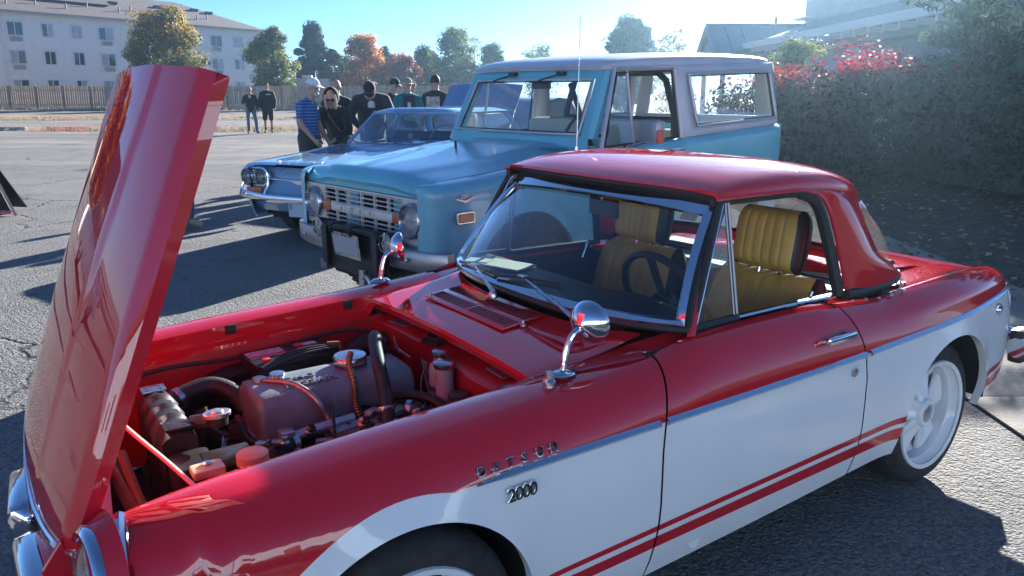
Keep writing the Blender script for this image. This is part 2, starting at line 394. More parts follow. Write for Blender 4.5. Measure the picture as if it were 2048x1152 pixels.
# weeds and wheel stops on the far side of the lot
DRY = leaf_mat('dry_weeds', [(0.30, 0.25, 0.18), (0.42, 0.35, 0.25), (0.50, 0.42, 0.31), (0.46, 0.22, 0.16)], trans=0.3)
def weeds(name, y0, spread, xr, n, hgt, label, redp=0.1, seed=1):
    rg = random.Random(seed); v = []; f = []; tone = []
    cl = [(rg.uniform(*xr), rg.uniform(.6, 2.6), rg.random()) for _ in range(int((xr[1] - xr[0]) / 1.3))]
    for k in range(n):
        if rg.random() < .8: c = rg.choice(cl); x = rg.gauss(c[0], c[1] * .5); red = c[2] < redp
        else: x = rg.uniform(*xr); red = False
        y = rg.gauss(y0, spread); h = hgt * rg.uniform(.3, 1.1); w = rg.uniform(.012, .03); dx = rg.uniform(-.6, .6) * h; dy = rg.uniform(-.5, .5) * h; b = len(v)
        v += [(x - w, y, 0), (x + w, y, 0), (x + dx, y + dy, h)]; f.append((b, b + 1, b + 2)); tone += [1.0 if red else rg.uniform(0, .65)] * 3
    me = bpy.data.meshes.new(name); me.from_pydata(v, [], f); me.materials.append(DRY)
    a = me.attributes.new('tone', 'FLOAT', 'POINT'); a.data.foreach_set('value', tone)
    o = bpy.data.objects.new(name, me); COL.objects.link(o); tag(o, label, 'weeds', kind='stuff')
weeds('dry_weeds', 31.6, 0.55, (-30, -3), 6500, .20, 'dry straw and reddish weeds along the nearer row of wheel stops', .3, 1)
weeds('dry_weeds', 44.5, 1.1, (-42, -2), 9000, .24, 'dry straw grass along the middle of the gravel lot', .12, 2)
weeds('dry_weeds', 67.3, 1.6, (-58, -6), 8000, .3, 'dry straw grass at the foot of the wooden fence', .0, 3)
STOPC = pmat('wheel_stop_concrete', (0.36, 0.35, 0.34), 0.9, vary=0.3, vscale=4)
mb = MB(); mb.prism([(-.09, 0), (.09, 0), (.06, .13), (-.06, .13)], 'x', -.9, .9); stop_me = mb.mesh('wheel_stop', STOPC, 30)
k = 0
for y, xs_ in ((31.5, [-20.2, -17.6, -15.2, -12.4, -10.0, -7.6]), (44.5, [-29, -26, -23.2, -20.4, -17.5, -14.6, -11.8])):
    for j, x in enumerate(xs_):
        o = bpy.data.objects.new('wheel_stop', stop_me); COL.objects.link(o); o.location = (x, y, 0); o.rotation_euler = (0, 0, R(random.uniform(-3, 3)))
        tag(o, 'grey concrete wheel stop, %s from the left in the %s row among dry weeds' % (('first', 'second', 'third', 'fourth', 'fifth', 'sixth', 'seventh')[j], 'nearer' if y < 40 else 'farther'), 'wheel stop', 'concrete wheel stops in the %s row' % ('nearer' if y < 40 else 'farther'))
# ================================================================ RED AND WHITE ROADSTER (car frame: x to the rear, y to its right, front axle at 0)
RED = pmat('red_paint', (0.55, 0.012, 0.024), 0.55, coat=1.0, coat_rough=0.012, spec=0.0, vary=0.04, vscale=3, rvary=0.06)
REDIN = pmat('red_inner_shaded', (0.38, 0.008, 0.018), 0.38, coat=0.4, coat_rough=0.12, vary=0.12, vscale=9, rvary=0.12)  # duller inner red, darkened for the bay's shade and to cut red bounce
WHITE = pmat('white_paint', (0.76, 0.77, 0.77), 0.5, coat=1.0, coat_rough=0.015, spec=0.0, vary=0.03, vscale=4, rvary=0.06)
RED.node_tree.nodes['Principled BSDF'].inputs['Coat IOR'].default_value = 1.7
DARK = pmat('dark_cavity', (0.012, 0.012, 0.014), 0.9)
GRIME = pmat('engine_grime', (0.035, 0.032, 0.030), 0.7, vary=0.5, vscale=18, bump=0.3, bscale=60)
ALU = pmat('cast_aluminium', (0.21, 0.26, 0.29), 0.42, 0.25, vary=0.25, vscale=14, bump=0.15, bscale=150, rvary=0.12)
STEEL = pmat('worn_steel', (0.42, 0.40, 0.38), 0.35, 0.9, vary=0.3, vscale=22)
HOSE = pmat('hose_rubber', (0.022, 0.022, 0.024), 0.5, vary=0.3, vscale=30, bump=0.15, bscale=200)
BRASSY = pmat('yellow_zinc', (0.72, 0.60, 0.36), 0.35, 0.15, vary=0.25, vscale=30)
PLASTIC_Y = pmat('yellowed_plastic', (0.70, 0.46, 0.26), 0.5, vary=0.15, vscale=12, sub=0.2)
PLASTIC_W = pmat('cloudy_plastic', (0.42, 0.42, 0.42), 0.5, vary=0.15, vscale=14)
TAN = pmat('mustard_vinyl', (0.66, 0.45, 0.10), 0.5, vary=0.12, vscale=10, bump=0.12, bscale=120)
BLKVINYL = pmat('black_vinyl', (0.014, 0.014, 0.016), 0.5, vary=0.3, vscale=20)
SOFTRED = pmat('rubber_seal', (0.015, 0.016, 0.018), 0.55)
roadster = empty('roadster', (-.639, 2.113, 0), R(34.632))
tag(roadster, 'red and white two-seat roadster with its hood raised and hardtop on', 'car')

Wt = [(-.60, .655), (-.5, .695), (-.3, .735), (0, .746), (1.0, .748), (2.0, .748), (2.4, .738), (2.7, .705), (2.9, .665), (3.02, .615)]
ZC = [(-.60, .69), (-.5, .715), (-.35, .735), (-.2, .745), (0, .757), (.2, .766), (.4, .776), (.6, .79), (.75, .806), (1.0, .835), (1.5, .838), (1.7, .825), (1.9, .808), (2.1, .815), (2.4, .822), (2.65, .812), (2.85, .785), (3.02, .735)]
RF, RR, AZ = .326, .335, .29
ZB = [(-.60, .40), (-.45, .31), (-.33, .27), (.33, .185), (.75, .178), (1.2, .195), (1.95, .235), (2.6, .25), (2.8, .29), (3.02, .36)]
def zb(x):
    for xc, r in ((0, RF), (2.28, RR)):
        if abs(x - xc) < r: return AZ + math.sqrt(r * r - (x - xc) ** 2)
    return interp(ZB, x)
def split(x):
    if x < -.385: return -1
    line = sinterp([(-1, .66), (.1, .66), (1.6, .667), (2.2, .682), (2.75, .704), (3.1, .712)], x)
    if x < .12: return max(zb(x), AZ + math.sqrt(max(0, .385 ** 2 - x * x)))
    c = AZ + math.sqrt(max(0, .385 ** 2 - x * x))
    return max(line, c)
def dsec(x, z):
    W = sinterp(Wt, x); zc = sinterp(ZC, x)
    if z < .45: i = .05 * ((.45 - z) / .25) ** 2
    elif z < .60: i = 0
    else:
        u = min(1, (z - .60) / (zc - .60)); i = .135 * (1 - math.sqrt(max(0, 1 - (u * .985) ** 2.2)))
    y = W - i
    for xc, r in ((0, RF), (2.28, RR)):
        d = math.hypot(x - xc, z - AZ) - r
        if z > .2 and d > -.01: y += .014 * math.exp(-max(0, d) / .035)
    if x > 1.75:   # crease of the rear fender kick-up
        k = min(1, (x - 1.75) / .4); y += .010 * k * math.exp(-((z - .765) / .03) ** 2)
    return y
def xwarp(x, z):
    t = max(0, (z - .60) / .2)
    return x + .055 * t ** 1.4 * math.exp(-((x - .747) / .13) ** 2) - .05 * t ** 1.5 * math.exp(-((x - 1.693) / .13) ** 2)
def side_cols(x0, x1, step=.035):
    xs = []
    n = max(2, int((x1 - x0) / step))
    for i in range(n + 1): xs.append(x0 + (x1 - x0) * i / n)
    for xc, r in ((0, RF), (2.28, RR)):
        for k in range(0, 41):
            a = math.pi * k / 40; x = xc + (r - 1e-4) * math.cos(a)
            if x0 < x < x1: xs.append(x)
        for e in (-1, 1):
            x = xc + e * (r + 2e-4)
            if x0 < x < x1: xs.append(x)
    xs = sorted(xs); out = [xs[0]]
    for x in xs[1:]:
        if x - out[-1] > 1e-4: out.append(x)
    return out
def stripe(x):
    t = (x - .75) / 1.2
    return [.288 + .012 * t, .327 + .020 * t, .345 + .018 * t, .364 + .023 * t]
def side_panel(name, x0, x1, sgn, top_fn, parent, extra_top=2):
    mb = MB(); rows = []; nl = None
    cols = side_cols(x0, x1)
    for x in cols:
        b = zb(x); zc = sinterp(ZC, x); sp = split(x); st = stripe(x)
        lv = [b, .24] + st + [.42, .50, .58]
        spc = min(max(sp, b), zc)
        lv += [spc - .02 if spc - .02 > .58 else spc] if False else []
        lv = [max(b, min(z, spc if sp > 0 else z)) for z in lv] if sp > 0 else [max(b, z) for z in lv]
        lv.append(max(b, spc) if sp > 0 else max(b, .60))
        base = lv[-1]
        for k in range(1, 13):
            u = math.sin(math.pi / 2 * k / 12); lv.append(base + (zc - base) * u)
        pts = [(xwarp(x, z), sgn * dsec(x, z), z) for z in lv]
        # inner flange at the wheel arch / sill
        b0 = pts[0]; pts.insert(0, (b0[0], b0[1] - sgn * .03, b0[2] + .004))
        pts += [(p[0], sgn * p[1], p[2]) for p in top_fn(x, zc)]
        rows.append(pts)
    def mt(i, j):
        x = .5 * (cols[i] + cols[i + 1])
        jj = j - 1   # level interval index
        if split(x) < 0: return 0
        if jj >= 9: return 0
        if jj == 2 or jj == 4:
            return 0 if x > .3 and not (abs(x - 2.28) < RR - .02 and False) else 1
        return 1
    mb.grid(rows, mats=mt)
    return mb.build(name, [RED, WHITE], parent, 40)
def top_front(x, zc):
    e = .515; w = xwarp(x, zc); y0 = dsec(x, zc)
    return [(w, lerp(y0, e, .45), zc + .003), (w, e + .012, zc - .002), (w, e, zc - .006), (w, e - .002, zc - (.055 if x < .475 else .010)), (w, e - .035, zc - (.060 if x < .475 else .016)), (w, e - .037, zc - (.075 if x < .475 else .022))]
def top_door(x, zc):
    w = xwarp(x, zc); y0 = dsec(x, zc)
    return [(w, y0 - .008, zc + .002), (w, y0 - .018, zc - .004), (w, y0 - .02, zc - .05)]
def top_quarter(x, zc):
    w = xwarp(x, zc); y0 = dsec(x, zc)
    return [(w, y0 - .03, zc - .008), (w, y0 - .07, zc - .018), (w, .42 if x > 2.0 else y0 - .11, zc - .022 if x > 2.0 else zc - .02)]
for s in (-1, 1):
    f = side_panel('front_fender', -.585, .745, s, top_front, roadster)
    d = side_panel('door', .752, 1.690, s, top_door, roadster)
    q = side_panel('rear_quarter', 1.697, 3.02, s, top_quarter, roadster)
    if s < 0: fender_n, door_n, quarter_n = f, d, q
    else: fender_f, door_f, quarter_f = f, d, q
# wheel wells, sill underside, floor pan
mb = MB()
for xc, r in ((0, RF), (2.28, RR)):
    for s in (-1, 1):
        rows = []
        for k in range(0, 21):
            a = math.pi * k / 20; ca, sa = math.cos(a), math.sin(a)
            rows.append([(xc + (r + .012) * ca, s * .715, AZ + (r + .012) * sa), (xc + (r + .012) * ca, s * .36, AZ + (r + .012) * sa)])
        mb.grid(rows)
        c = [(xc + (r + .012) * math.cos(math.pi * k / 20), s * .36, AZ + (r + .012) * math.sin(math.pi * k / 20)) for k in range(0, 21)]; mb.poly(c)
mb.box((1.35, 0, .20), (2.3, 1.2, .05)); mb.box((2.75, 0, .30), (.5, 1.1, .06)); mb.box((-.42, 0, .30), (.2, 1.0, .05))
mb.build('underbody', DARK, roadster)
# ---- wheels: white, five scooped spokes, deep lip
def roadster_wheel(x, s):
    w = empty('wheel'); w.parent = roadster; w.location = (x, s * (.655 if x < 1 else .60), AZ); w.rotation_euler = (0, 0, 0 if s < 0 else math.pi)
    mb = MB(); mb.lathe([(.205, -.085), (.232, -.090), (.262, -.086), (.282, -.068), (.290, -.040), (.290, .06), (.28, .09), (.20, .10)], (0, 0, 0), (0, 1, 0), 48); mb.build('tyre', TYRE, w)
    mb = MB(); mb.lathe([(.216, -.096), (.218, -.088), (.212, -.080), (.203, -.084), (.200, -.092), (.216, -.096)], (0, 0, 0), (0, 1, 0), 48)
    mb.lathe([(.202, -.086), (.196, -.060), (.190, -.056), (.186, -.010), (.168, .0), (.162, .05)], (0, 0, 0), (0, 1, 0), 48); mb.build('rim', WHITE, w, 50)
    mb = MB(); mb.lathe([(.192, .02), (.02, .03)], (0, 0, 0), (0, 1, 0), 32); mb.build('dark_backing', DARK, w)  # black disc stands in for the shade between the spokes
    for k in range(5):
        a = math.pi / 2 + k * 2 * math.pi / 5; mb = MB(); rows = []
        for i in range(11):
            t = i / 10; r = lerp(.040, .178, t); hw = lerp(.032, .072, t ** 0.9); yc = lerp(-.062, -.030, t) 
            row = []
            for j in range(-6, 7):
                u = j / 6; sc = .020 * math.sin(math.pi * min(1, t * 1.05)) * (1 - u * u)     # spoon-shaped hollow
                yy = yc + sc + (.024 * abs(u) ** 6)
                row.append((r * math.cos(a) - u * hw * math.sin(a), yy, r * math.sin(a) + u * hw * math.cos(a)))
            rows.append(row)
        # slots: narrow the fan so dark gaps show between spokes
        rows = [[(p[0], p[1], p[2]) for p in row] for row in rows]
        mb.grid(rows); o = mb.build('spoke', WHITE, w, 60); solid(o, .012, 0)
    mb = MB(); mb.lathe([(.062, -.02), (.058, -.062), (.050, -.072), (.036, -.074), (.034, -.066)], (0, 0, 0), (0, 1, 0), 32); mb.build('hub', WHITE, w, 40)
    mb = MB(); mb.lathe([(.034, -.066), (.026, -.071), (.0, -.073)], (0, 0, 0), (0, 1, 0), 24); mb.build('hub_cap', DULLCHROME, w, 60)
    return w
for x in (0, 2.28):
    for s in (-1, 1): roadster_wheel(x, s)
# ---- hood, raised and hinged at the front
hood = empty('hood'); hood.parent = roadster
def hood_pt(u, v, off=0.0):
    # u 0 at the front edge .. 1 at the cowl edge, v -1..1 across (left to right)
    hw = sinterp([(0, .40), (.06, .455), (.14, .49), (.35, .505), (1, .512)], u)
    L = u * 1.075 - .09                                   # along the panel
    y = v * hw
    bow = .044 * (1 - abs(v) ** 2.2) + .006 * (1 - v * v)            # crown of the panel
    t = (abs(y) - (.17 + .10 * u)) / .008                              # raised centre bulge
    bulge = (.005 * min(1, .3 + u)) / (1 + math.exp(max(-30, min(30, t * 3.0))))
    fold = -.10 * max(0, (.16 - u) / .16) ** 2.0                       # nose rolls down over the grille
    edge = -.018 * max(0, (abs(v) - .93) / .07) ** 2
    nrm = bow * min(1, .45 + u * 1.2) + bulge + fold + edge + off
    # top edge is bowed: the middle reaches further than the corners
    L += (.012 * (1 - v * v) - .020 * v) * (u ** 3) - .10 * (1 - v * v) * (1 - min(1, u / .2)) * .6
    ang = R(69.8); dx, dz = math.cos(ang), math.sin(ang); nx, nz = -math.sin(ang), math.cos(ang)
    return (-.628 + L * dx + nrm * nx, y, .616 + L * dz + nrm * nz)
rows = []
for i in range(45):
    u = i / 44; u = u if u > .2 else u
    rows.append([hood_pt(u, (j - 32) / 32) for j in range(65)])
mb = MB(); mb.grid(rows); mb.build('hood_panel', RED, hood, 60)
# returned edges and inner frame
mb = MB()
for v in (-1, 1):
    mb.grid([[hood_pt(i / 44, v), hood_pt(i / 44, v, -.026), tuple(Vector(hood_pt(i / 44, v * .93, -.028)))] for i in range(45)])
mb.grid([[hood_pt(1, (j - 32) / 32), hood_pt(1, (j - 32) / 32, -.028)] for j in range(65)])
mb.build('hood_flange', RED, hood, 40)
mb = MB(); mb.grid([[hood_pt(.06 + .93 * i / 20, .96 * (j - 16) / 16, -.022) for j in range(33)] for i in range(21)]); mb.build('hood_inner_skin', REDIN, hood, 60)
mb = MB()
for v in (-.55, 0, .55): mb.tube([hood_pt(.12 + .8 * i / 8, v, -.030) for i in range(9)], .018, 6)
for u in (.3, .62): mb.tube([hood_pt(u, -.85 + 1.7 * i / 8, -.030) for i in range(9)], .016, 6)
mb.build('hood_brace', REDIN, hood)
mb = MB(); mb.tube([hood_pt(.105 - .03 * (1 - (j / 10) ** 2) , j / 10, .004) for j in range(-10, 11)], .007, 8); mb.build('hood_trim', CHROME, hood)
for s in (-1,):
    mb = MB()
    mb.prism([(-.655, .60), (-.640, .545), (-.600, .500), (-.560, .490), (-.572, .53), (-.555, .56), (-.60, .60), (-.615, .66)], 'y', s * .455 - .005, s * .455 + .005)
    o = mb.build('hinge_arm', RED, hood); bev(o, .004)
# ---- engine bay shell
mb = MB()
for s in (-1, 1):
    rows = []
    for i in range(13):
        x = -.56 + i * 1.08 / 12; zc = sinterp(ZC, x)
        rows.append([(x, s * .478, zc - .073), (x, s * .470, .60), (x, s * .462, .50), (x, s * .44, .36)])
    mb.grid(rows)
mb.build('inner_fender', REDIN, roadster)
mb = MB(); mb.box((-.02, 0, .30), (1.14, .92, .04)); mb.build('engine_undertray', GRIME, roadster)
# firewall shelf below the cowl, with ribs, and the rear wall
def shelf_edge(y): return .485 + .02 * math.sin(y * 9) - .03 * (1 if y < -.24 else 0)
rows = []
for j in range(41):
    y = -.478 + .956 * j / 40
    e = .478 + (.035 * math.exp(-((y - .02) / .10) ** 2)) + .02 * math.sin(y * 6)
    rows.append([(e + .01, y, .36), (e + .004, y, .672), (e, y, .690), (e + .012, y, .700), (.575, y, .704), (.60, y, .712), (.612, y, .735), (.60, y, .760)])
mb = MB(); mb.grid(rows); mb.build('firewall_shelf', REDIN, roadster, 40)
# cowl panel
def ws_base(y): return .772 + .175 * (abs(y) / .62) ** 3
def cowl_z(x, y):
    return sinterp([(.484, .768), (.6, .782), (.75, .800), (.95, .838)], x) + .012 * (1 - (y / .55) ** 2)
rows = []
for i in range(19):
    row = []
    for j in range(49):
        v = (j - 24) / 24; x0 = .484 + (.008 * (1 - v * v))
        yw = .513
        y = v * yw; x1 = ws_base(y) + .012; x = lerp(x0, x1, i / 18); row.append((x, y, cowl_z(x, y) - (.004 * max(0, (abs(v) - .94) / .06))))
    rows.append(row)
rows.insert(0, [(p[0] - .003, p[1], p[2] - .012) for p in rows[0]]); rows.insert(0, [(p[0] + .02, p[1], p[2] - .03) for p in rows[0]])
mb = MB(); mb.grid(rows); mb.build('cowl_panel', RED, roadster, 40)
# cowl corners under the windshield ends
for s in (-1, 1):
    mb = MB(); rows = []
    for i in range(10):
        x = .752 + .25 * i / 9; zc = sinterp(ZC, x)
        ya = .513 if x < .79 else .513 + (x - .79) * .3
        rows.append([(x, s * lerp(ya, dsec(x, zc) - .012, t), lerp(cowl_z(min(x, .95), .5), zc - .004, t) - .010) for t in (0, .25, .5, .75, 1)])
    mb.grid(rows); mb.build('cowl_corner', RED, roadster, 50)
# vent grille let into the cowl: plate with rows of long slots
vg = empty('cowl_vent'); vg.parent = roadster
VM = basis((.690, .06, cowl_z(.690, .06) + .0065), (0, 1, 0), (-.99, 0, -.125))
mb = MB(); mb.box((0, 0, 0), (.50, .165, .004), M=VM, bevel=.0018); mb.build('vent_plate', RED, vg)
mb = MB()
for cx in (-.122, .122):
    for cy in (-.036, .036):
        for k in range(13):
            c = cx - .108 + k * .018
            mb.prism([(c + .0042 * math.cos(a), cy + (.021 if math.sin(a) > 0 else -.021) + .0042 * math.sin(a)) for a in [2 * math.pi * q / 10 for q in range(10)]], 'z', .0005, .0032)
mb.xf(VM); mb.build('vent_slots', DARK, vg)
mb = MB()
for (yy, xx) in ((.29, .64), (-.20, .70)): mb.lathe([(.011, 0), (.011, .006), (.006, .008), (.006, .018), (.0, .02)], (xx - .02, yy, cowl_z(xx, yy)), (0, 0, 1), 10)
mb.build('washer_jet', DULLCHROME, vg)
# ---- windshield
def ws_pt(y, t, off=0.0):
    yb, yt = y * .622, y * .520
    xb, xt = ws_base(yb), 1.125 + .045 * y * y
    zbb, zt = .858 - .004 * y * y, 1.188 - .018 * y * y
    yy = lerp(yb, yt, t); bulge = -.03 * math.sin(math.pi * t) * (1 - .5 * y * y)
    return (lerp(xb, xt, t) + bulge + off, yy, lerp(zbb, zt, t))
mb = MB(); mb.grid([[ws_pt(-.985 + 1.97 * j / 30, .02 + .96 * i / 12) for j in range(31)] for i in range(13)])
ws = mb.build('windshield', GLASS, roadster, 80)
loop = [ws_pt(-1 + 2 * j / 40, 0) for j in range(41)] + [ws_pt(1, i / 14) for i in range(1, 14)] + [ws_pt(1 - 2 * j / 40, 1) for j in range(41)] + [ws_pt(-1, 1 - i / 14) for i in range(1, 14)]
def strip_loop(mb, loop, w, t):
    # flat moulding following a closed loop; w: width in the plane towards the loop centre, t: thickness
    c = Vector((0, 0, 0))
    for p in loop: c += Vector(p)
    c /= len(loop); rows = []
    n = len(loop)
    for i in range(n):
        p = Vector(loop[i]); tan = (Vector(loop[(i + 1) % n]) - Vector(loop[i - 1])).normalized()
        inw = (c - p); inw -= tan * inw.dot(tan); inw.normalize(); nr = tan.cross(inw).normalized()
        rows.append([p + nr * t, p + inw * w * .5 + nr * t * 1.5, p + inw * w + nr * t, p + inw * w - nr * t, p - nr * t])
    mb.grid(rows, closed_u=True, closed_v=True)
mb = MB(); strip_loop(mb, loop, .030, .012); mb.build('windshield_frame', CHROME, roadster, 50)
mb = MB(); mb.tube([(p[0] + .006, p[1] * 1.006, p[2] + (-.006 if p[2] < .9 else .004)) for p in loop], .011, 6, closed=True); mb.build('windshield_seal', SOFTRED, roadster)
for s in (-1, 1):   # painted posts behind the chrome
    rows = []
    for i in range(9):
        t = -.06 + 1.06 * i / 8; p = Vector(ws_pt(s, t)); rows.append([p + Vector((.004, s * .006, 0)), p + Vector((.012, s * .013, 0)), p + Vector((.030, s * .014, 0)), p + Vector((.035, s * .004, 0)), p + Vector((.02, -s * .004, 0))])
    mb = MB(); mb.grid(rows, closed_v=True); mb.build('windshield_post', RED, roadster, 40)
# ---- hardtop
ZR = [(1.07, 1.232), (1.15, 1.258), (1.3, 1.282), (1.5, 1.292), (1.68, 1.284), (1.82, 1.258), (1.92, 1.222), (1.99, 1.18)]
def roof_pt(x, th, off=0.0):
    s, c = math.sin(th), math.cos(th)
    Y = sinterp([(1.07, .552), (1.3, .575), (1.5, .585), (1.7, .578), (1.85, .545), (1.99, .49)], x) - off
    ze = sinterp([(1.07, 1.207), (1.3, 1.212), (1.52, 1.212), (1.7, 1.195), (1.85, 1.165), (1.99, 1.11)], x)
    H = sinterp(ZR, x) - ze - off
    y = Y * (1 if s > 0 else -1) * abs(s) ** .62; z = ze + H * abs(c) ** .62
    xx = x + .055 * (y / .55) ** 2 * max(0, 1 - (x - 1.07) / .45)
    return (xx, y, z)
NT = 40
def hardtop_grid(off):
    rows = []
    for i in range(31):
        x = 1.085 + .905 * i / 30
        rows.append([roof_pt(x, -math.pi / 2 + math.pi * j / NT, off) for j in range(NT + 1)])
    return rows
ht = empty('hardtop'); ht.parent = roadster
mb = MB(); g = hardtop_grid(0)
front = [(p[0] - .002, p[1], p[2] - .010) for p in g[0]]; front2 = [(p[0] + .045, p[1] * .985, p[2] - .018) for p in g[0]]
mb.grid([front2, front] + g)
PA = [(1.500, .585, 1.212), (1.575, .588, 1.192), (1.625, .594, 1.145), (1.66, .604, 1.06), (1.69, .620, .95), (1.71, .634, .855)]
PB = [(1.75, .570, 1.186), (1.845, .568, 1.125), (1.905, .584, 1.03), (1.95, .600, .955), (2.02, .606, .912), (2.12, .60, .850)]
ca = curve_pts(PA, 5); cb = curve_pts(PB, 5)
for s in (-1, 1):
    # roof side between drip rail and pillar follows the roof edge, then the pillar skin
    rows = []
    for a, b in zip(ca, cb):
        row = []
        for k in range(9):
            t = k / 8; p = a.lerp(b, t); p.y += .022 * math.sin(math.pi * t); row.append((p.x, s * p.y, p.z))
        rows.append(row)
    # stitch first row onto the roof edge
    e0 = []
    for k in range(9):
        x = lerp(1.500, 1.75, k / 8); e0.append(roof_pt(x, s * math.pi / 2))
    rows[0] = e0
    mb.grid(rows)
    # rear corner between the pillar's rear edge and the roof tail
    rows = []
    for i, b in enumerate(cb[:9]):
        x = lerp(1.75, 1.99, i / 8.0); r = roof_pt(x, s * math.pi / 2); rows.append([(b.x, s * b.y, b.z), r] if i else [r, r])
    mb.grid(rows)
mb.build('hardtop_shell', RED, ht, 45)
mb = MB(); mb.grid([[ws_pt(-1 + j / 20, .99), tuple(Vector(ws_pt(-1 + j / 20, 1)) + Vector((.012, 0, .012))), (front2[j][0] + .004, front2[j][1], front2[j][2] + .003)] for j in range(41)]); mb.build('header_seal', SOFTRED, ht, 60)
mb = MB(); mb.grid(hardtop_grid(.022)); mb.build('headliner', pmat('headliner', (0.10, 0.10, 0.10), 0.9), ht, 60)
# drip moulding and window seals
for s in (-1, 1):
    edge = [roof_pt(1.075 + (1.5 - 1.075) * i / 14, s * math.pi / 2) for i in range(15)] + [(p.x, s * p.y, p.z) for p in ca[1:]]
    mb = MB(); mb.tube([(p[0], p[1] + s * .004, p[2] - .002) for p in edge], .007, 6); mb.build('drip_moulding', RED, ht)
    inner = []
    for p in edge: inner.append(Vector((p[0] - .0, p[1] - s * .014, p[2] - .016)))
    for i in range(15, len(inner)): inner[i] += Vector((-.022, 0, .006))
    mb = MB(); mb.tube(inner, [.012] * 15 + [.019] * (len(inner) - 15), 8); mb.build('window_seal', SOFTRED, ht)
    base = curve_pts([(1.70, .640, .848), (1.85, .630, .842), (2.0, .615, .842), (2.10, .585, .848), (2.16, .46, .862), (2.19, .22, .872), (2.20, 0, .875)], 6)
    mb = MB(); mb.tube([(p.x, s * p.y, p.z) for p in base], .016, 8); mb.build('hardtop_gasket', SOFTRED, ht)
# lower rear skirt of the hardtop, then the wrap-around rear window
rows = []
for j in range(-12, 13):
    v = j / 12; s = 1 if v >= 0 else -1
    top = Vector(roof_pt(1.99, v * math.pi / 2)); 
    low = Vector((2.165 - .10 * abs(v) ** 2.5, v * .585, .90)); rows.append([top.lerp(low, k / 6) + Vector((.025 * math.sin(math.pi * k / 6), 0, .01 * math.sin(math.pi * k / 6))) for k in range(7)])
mb = MB(); mb.grid(rows); mb.build('rear_window', glassmat('rear_window_glass', (.8, .85, .85), .9, dust=.12), ht, 80)
rows = []
for j in range(-12, 13):
    v = j / 12; low = Vector((2.165 - .10 * abs(v) ** 2.5, v * .585, .90)); bot = Vector((2.185 - .085 * abs(v) ** 2.5, v * .598, .845)); rows.append([low, low.lerp(bot, .5) + Vector((.008, 0, 0)), bot])
mb = MB(); mb.grid(rows); mb.build('hardtop_skirt', RED, ht, 60)
mb = MB(); mb.tube([tuple(r[0] + Vector((.004, 0, 0))) for r in rows], .011, 8); mb.build('rear_window_seal', SOFTRED, ht)
# ---- rear deck and tail
rows = []
for i in range(25):
    x = 1.95 + 1.06 * i / 24; row = []
    for j in range(25):
        v = (j - 12) / 12; y = v * .43
        z = sinterp([(1.95, .80), (2.2, .826), (2.5, .815), (2.75, .775), (2.9, .735), (3.01, .66)], x) + .012 * (1 - v * v) - .01 * abs(v) ** 6
        row.append((x, y, z))
    rows.append(row)
mb = MB(); mb.grid(rows); mb.build('trunk_lid', RED, roadster, 50)
mb = MB()
rows = []
for k in range(9):
    z = lerp(.735, .36, k / 8); row = []
    for j in range(25):
        v = (j - 12) / 12; W = dsec(3.02, max(.4, z)) if k else .50
        row.append((3.02 + .02 * (1 - v * v) - .02 * (k / 8), v * W * (1 if k else .95), z))
    rows.append(row)
mb.grid(rows); mb.build('tail_panel', WHITE, roadster, 50)
mb = MB()
for s in (-1, 1):
    for z in (.60, .49):
        mb.lathe([(.042, 0), (.045, .02), (.03, .035), (0, .04)], (3.015, s * .545, z), (1, s * .15, 0), 16)
mb.build('tail_light', pmat('tail_lens', (.35, .02, .02), .15, coat=.5), roadster, 40)
mb = MB(); mb.tube(curve_pts([(2.92, -.70, .44), (3.06, -.66, .44), (3.10, -.4, .44), (3.11, 0, .44), (3.10, .4, .44), (3.06, .66, .44), (2.92, .70, .44)], 6), .045, 10); mb.build('rear_bumper', CHROME, roadster)
mb = MB(); mb.box((2.985, -.685, .44), (.10, .06, .15), bevel=.02); mb.build('bumper_end', BLACKP, roadster)
# ---- front: grille opening, bumper, headlights
mb = MB(); mb.box((-.60, 0, .50), (.05, .98, .045), bevel=.008); mb.build('front_crossbar', RED, roadster)
for s in (-1, 1):
    mb = MB(); mb.box((-.650, s * .195, .435), (.10, .28, .135), rz=-s * .06, bevel=.042); mb.build('bumper_half', CHROME, roadster, 60)
    mb = MB(); mb.box((-.60, s * .20, .42), (.06, .05, .05)); mb.build('bumper_bracket', BLACKP, roadster)
mb = MB()
for k in range(5): mb.box((-.585, 0, .33 + k * .024), (.012, .90, .006))
mb.build('grille', CHROME, roadster)
mb = MB(); mb.box((-.57, 0, .40), (.02, 1.0, .24)); mb.build('grille_backing', DARK, roadster)
for s in (-1, 1):
    hl = empty('headlight'); hl.parent = roadster; hl.location = (-.575, s * .565, .585); hl.rotation_euler = (0, R(4), s * R(-6))
    mb = MB(); mb.lathe([(.130, -.002), (.128, -.014), (.119, -.021), (.108, -.016), (.104, .01)], (0, 0, 0), (1, 0, 0), 40); mb.build('bezel', CHROME, hl, 60)
    mb = MB(); mb.lathe([(0, -.034), (.05, -.030), (.085, -.018), (.106, .002)], (0, 0, 0), (1, 0, 0), 32); mb.build('lens', glassmat('lamp_glass', (.85, .87, .88), .9, dust=.3), hl, 80)
    mb = MB(); mb.lathe([(.105, .006), (.07, .045), (.0, .07)], (0, 0, 0), (1, 0, 0), 32); mb.build('reflector', CHROME, hl, 80)
    mb = MB(); mb.lathe([(.150, .03), (.128, -.004), (.09, .06), (.0, .07)], (0, 0, 0), (1, 0, 0), 40); mb.build('bucket', RED, hl, 60)
mb = MB(); mb.tube(curve_pts([(-.53, -.655, .56), (-.535, -.672, .64), (-.53, -.62, .705), (-.52, -.555, .722)], 6), .012, 8); mb.build('headlight_trim', CHROME, roadster)
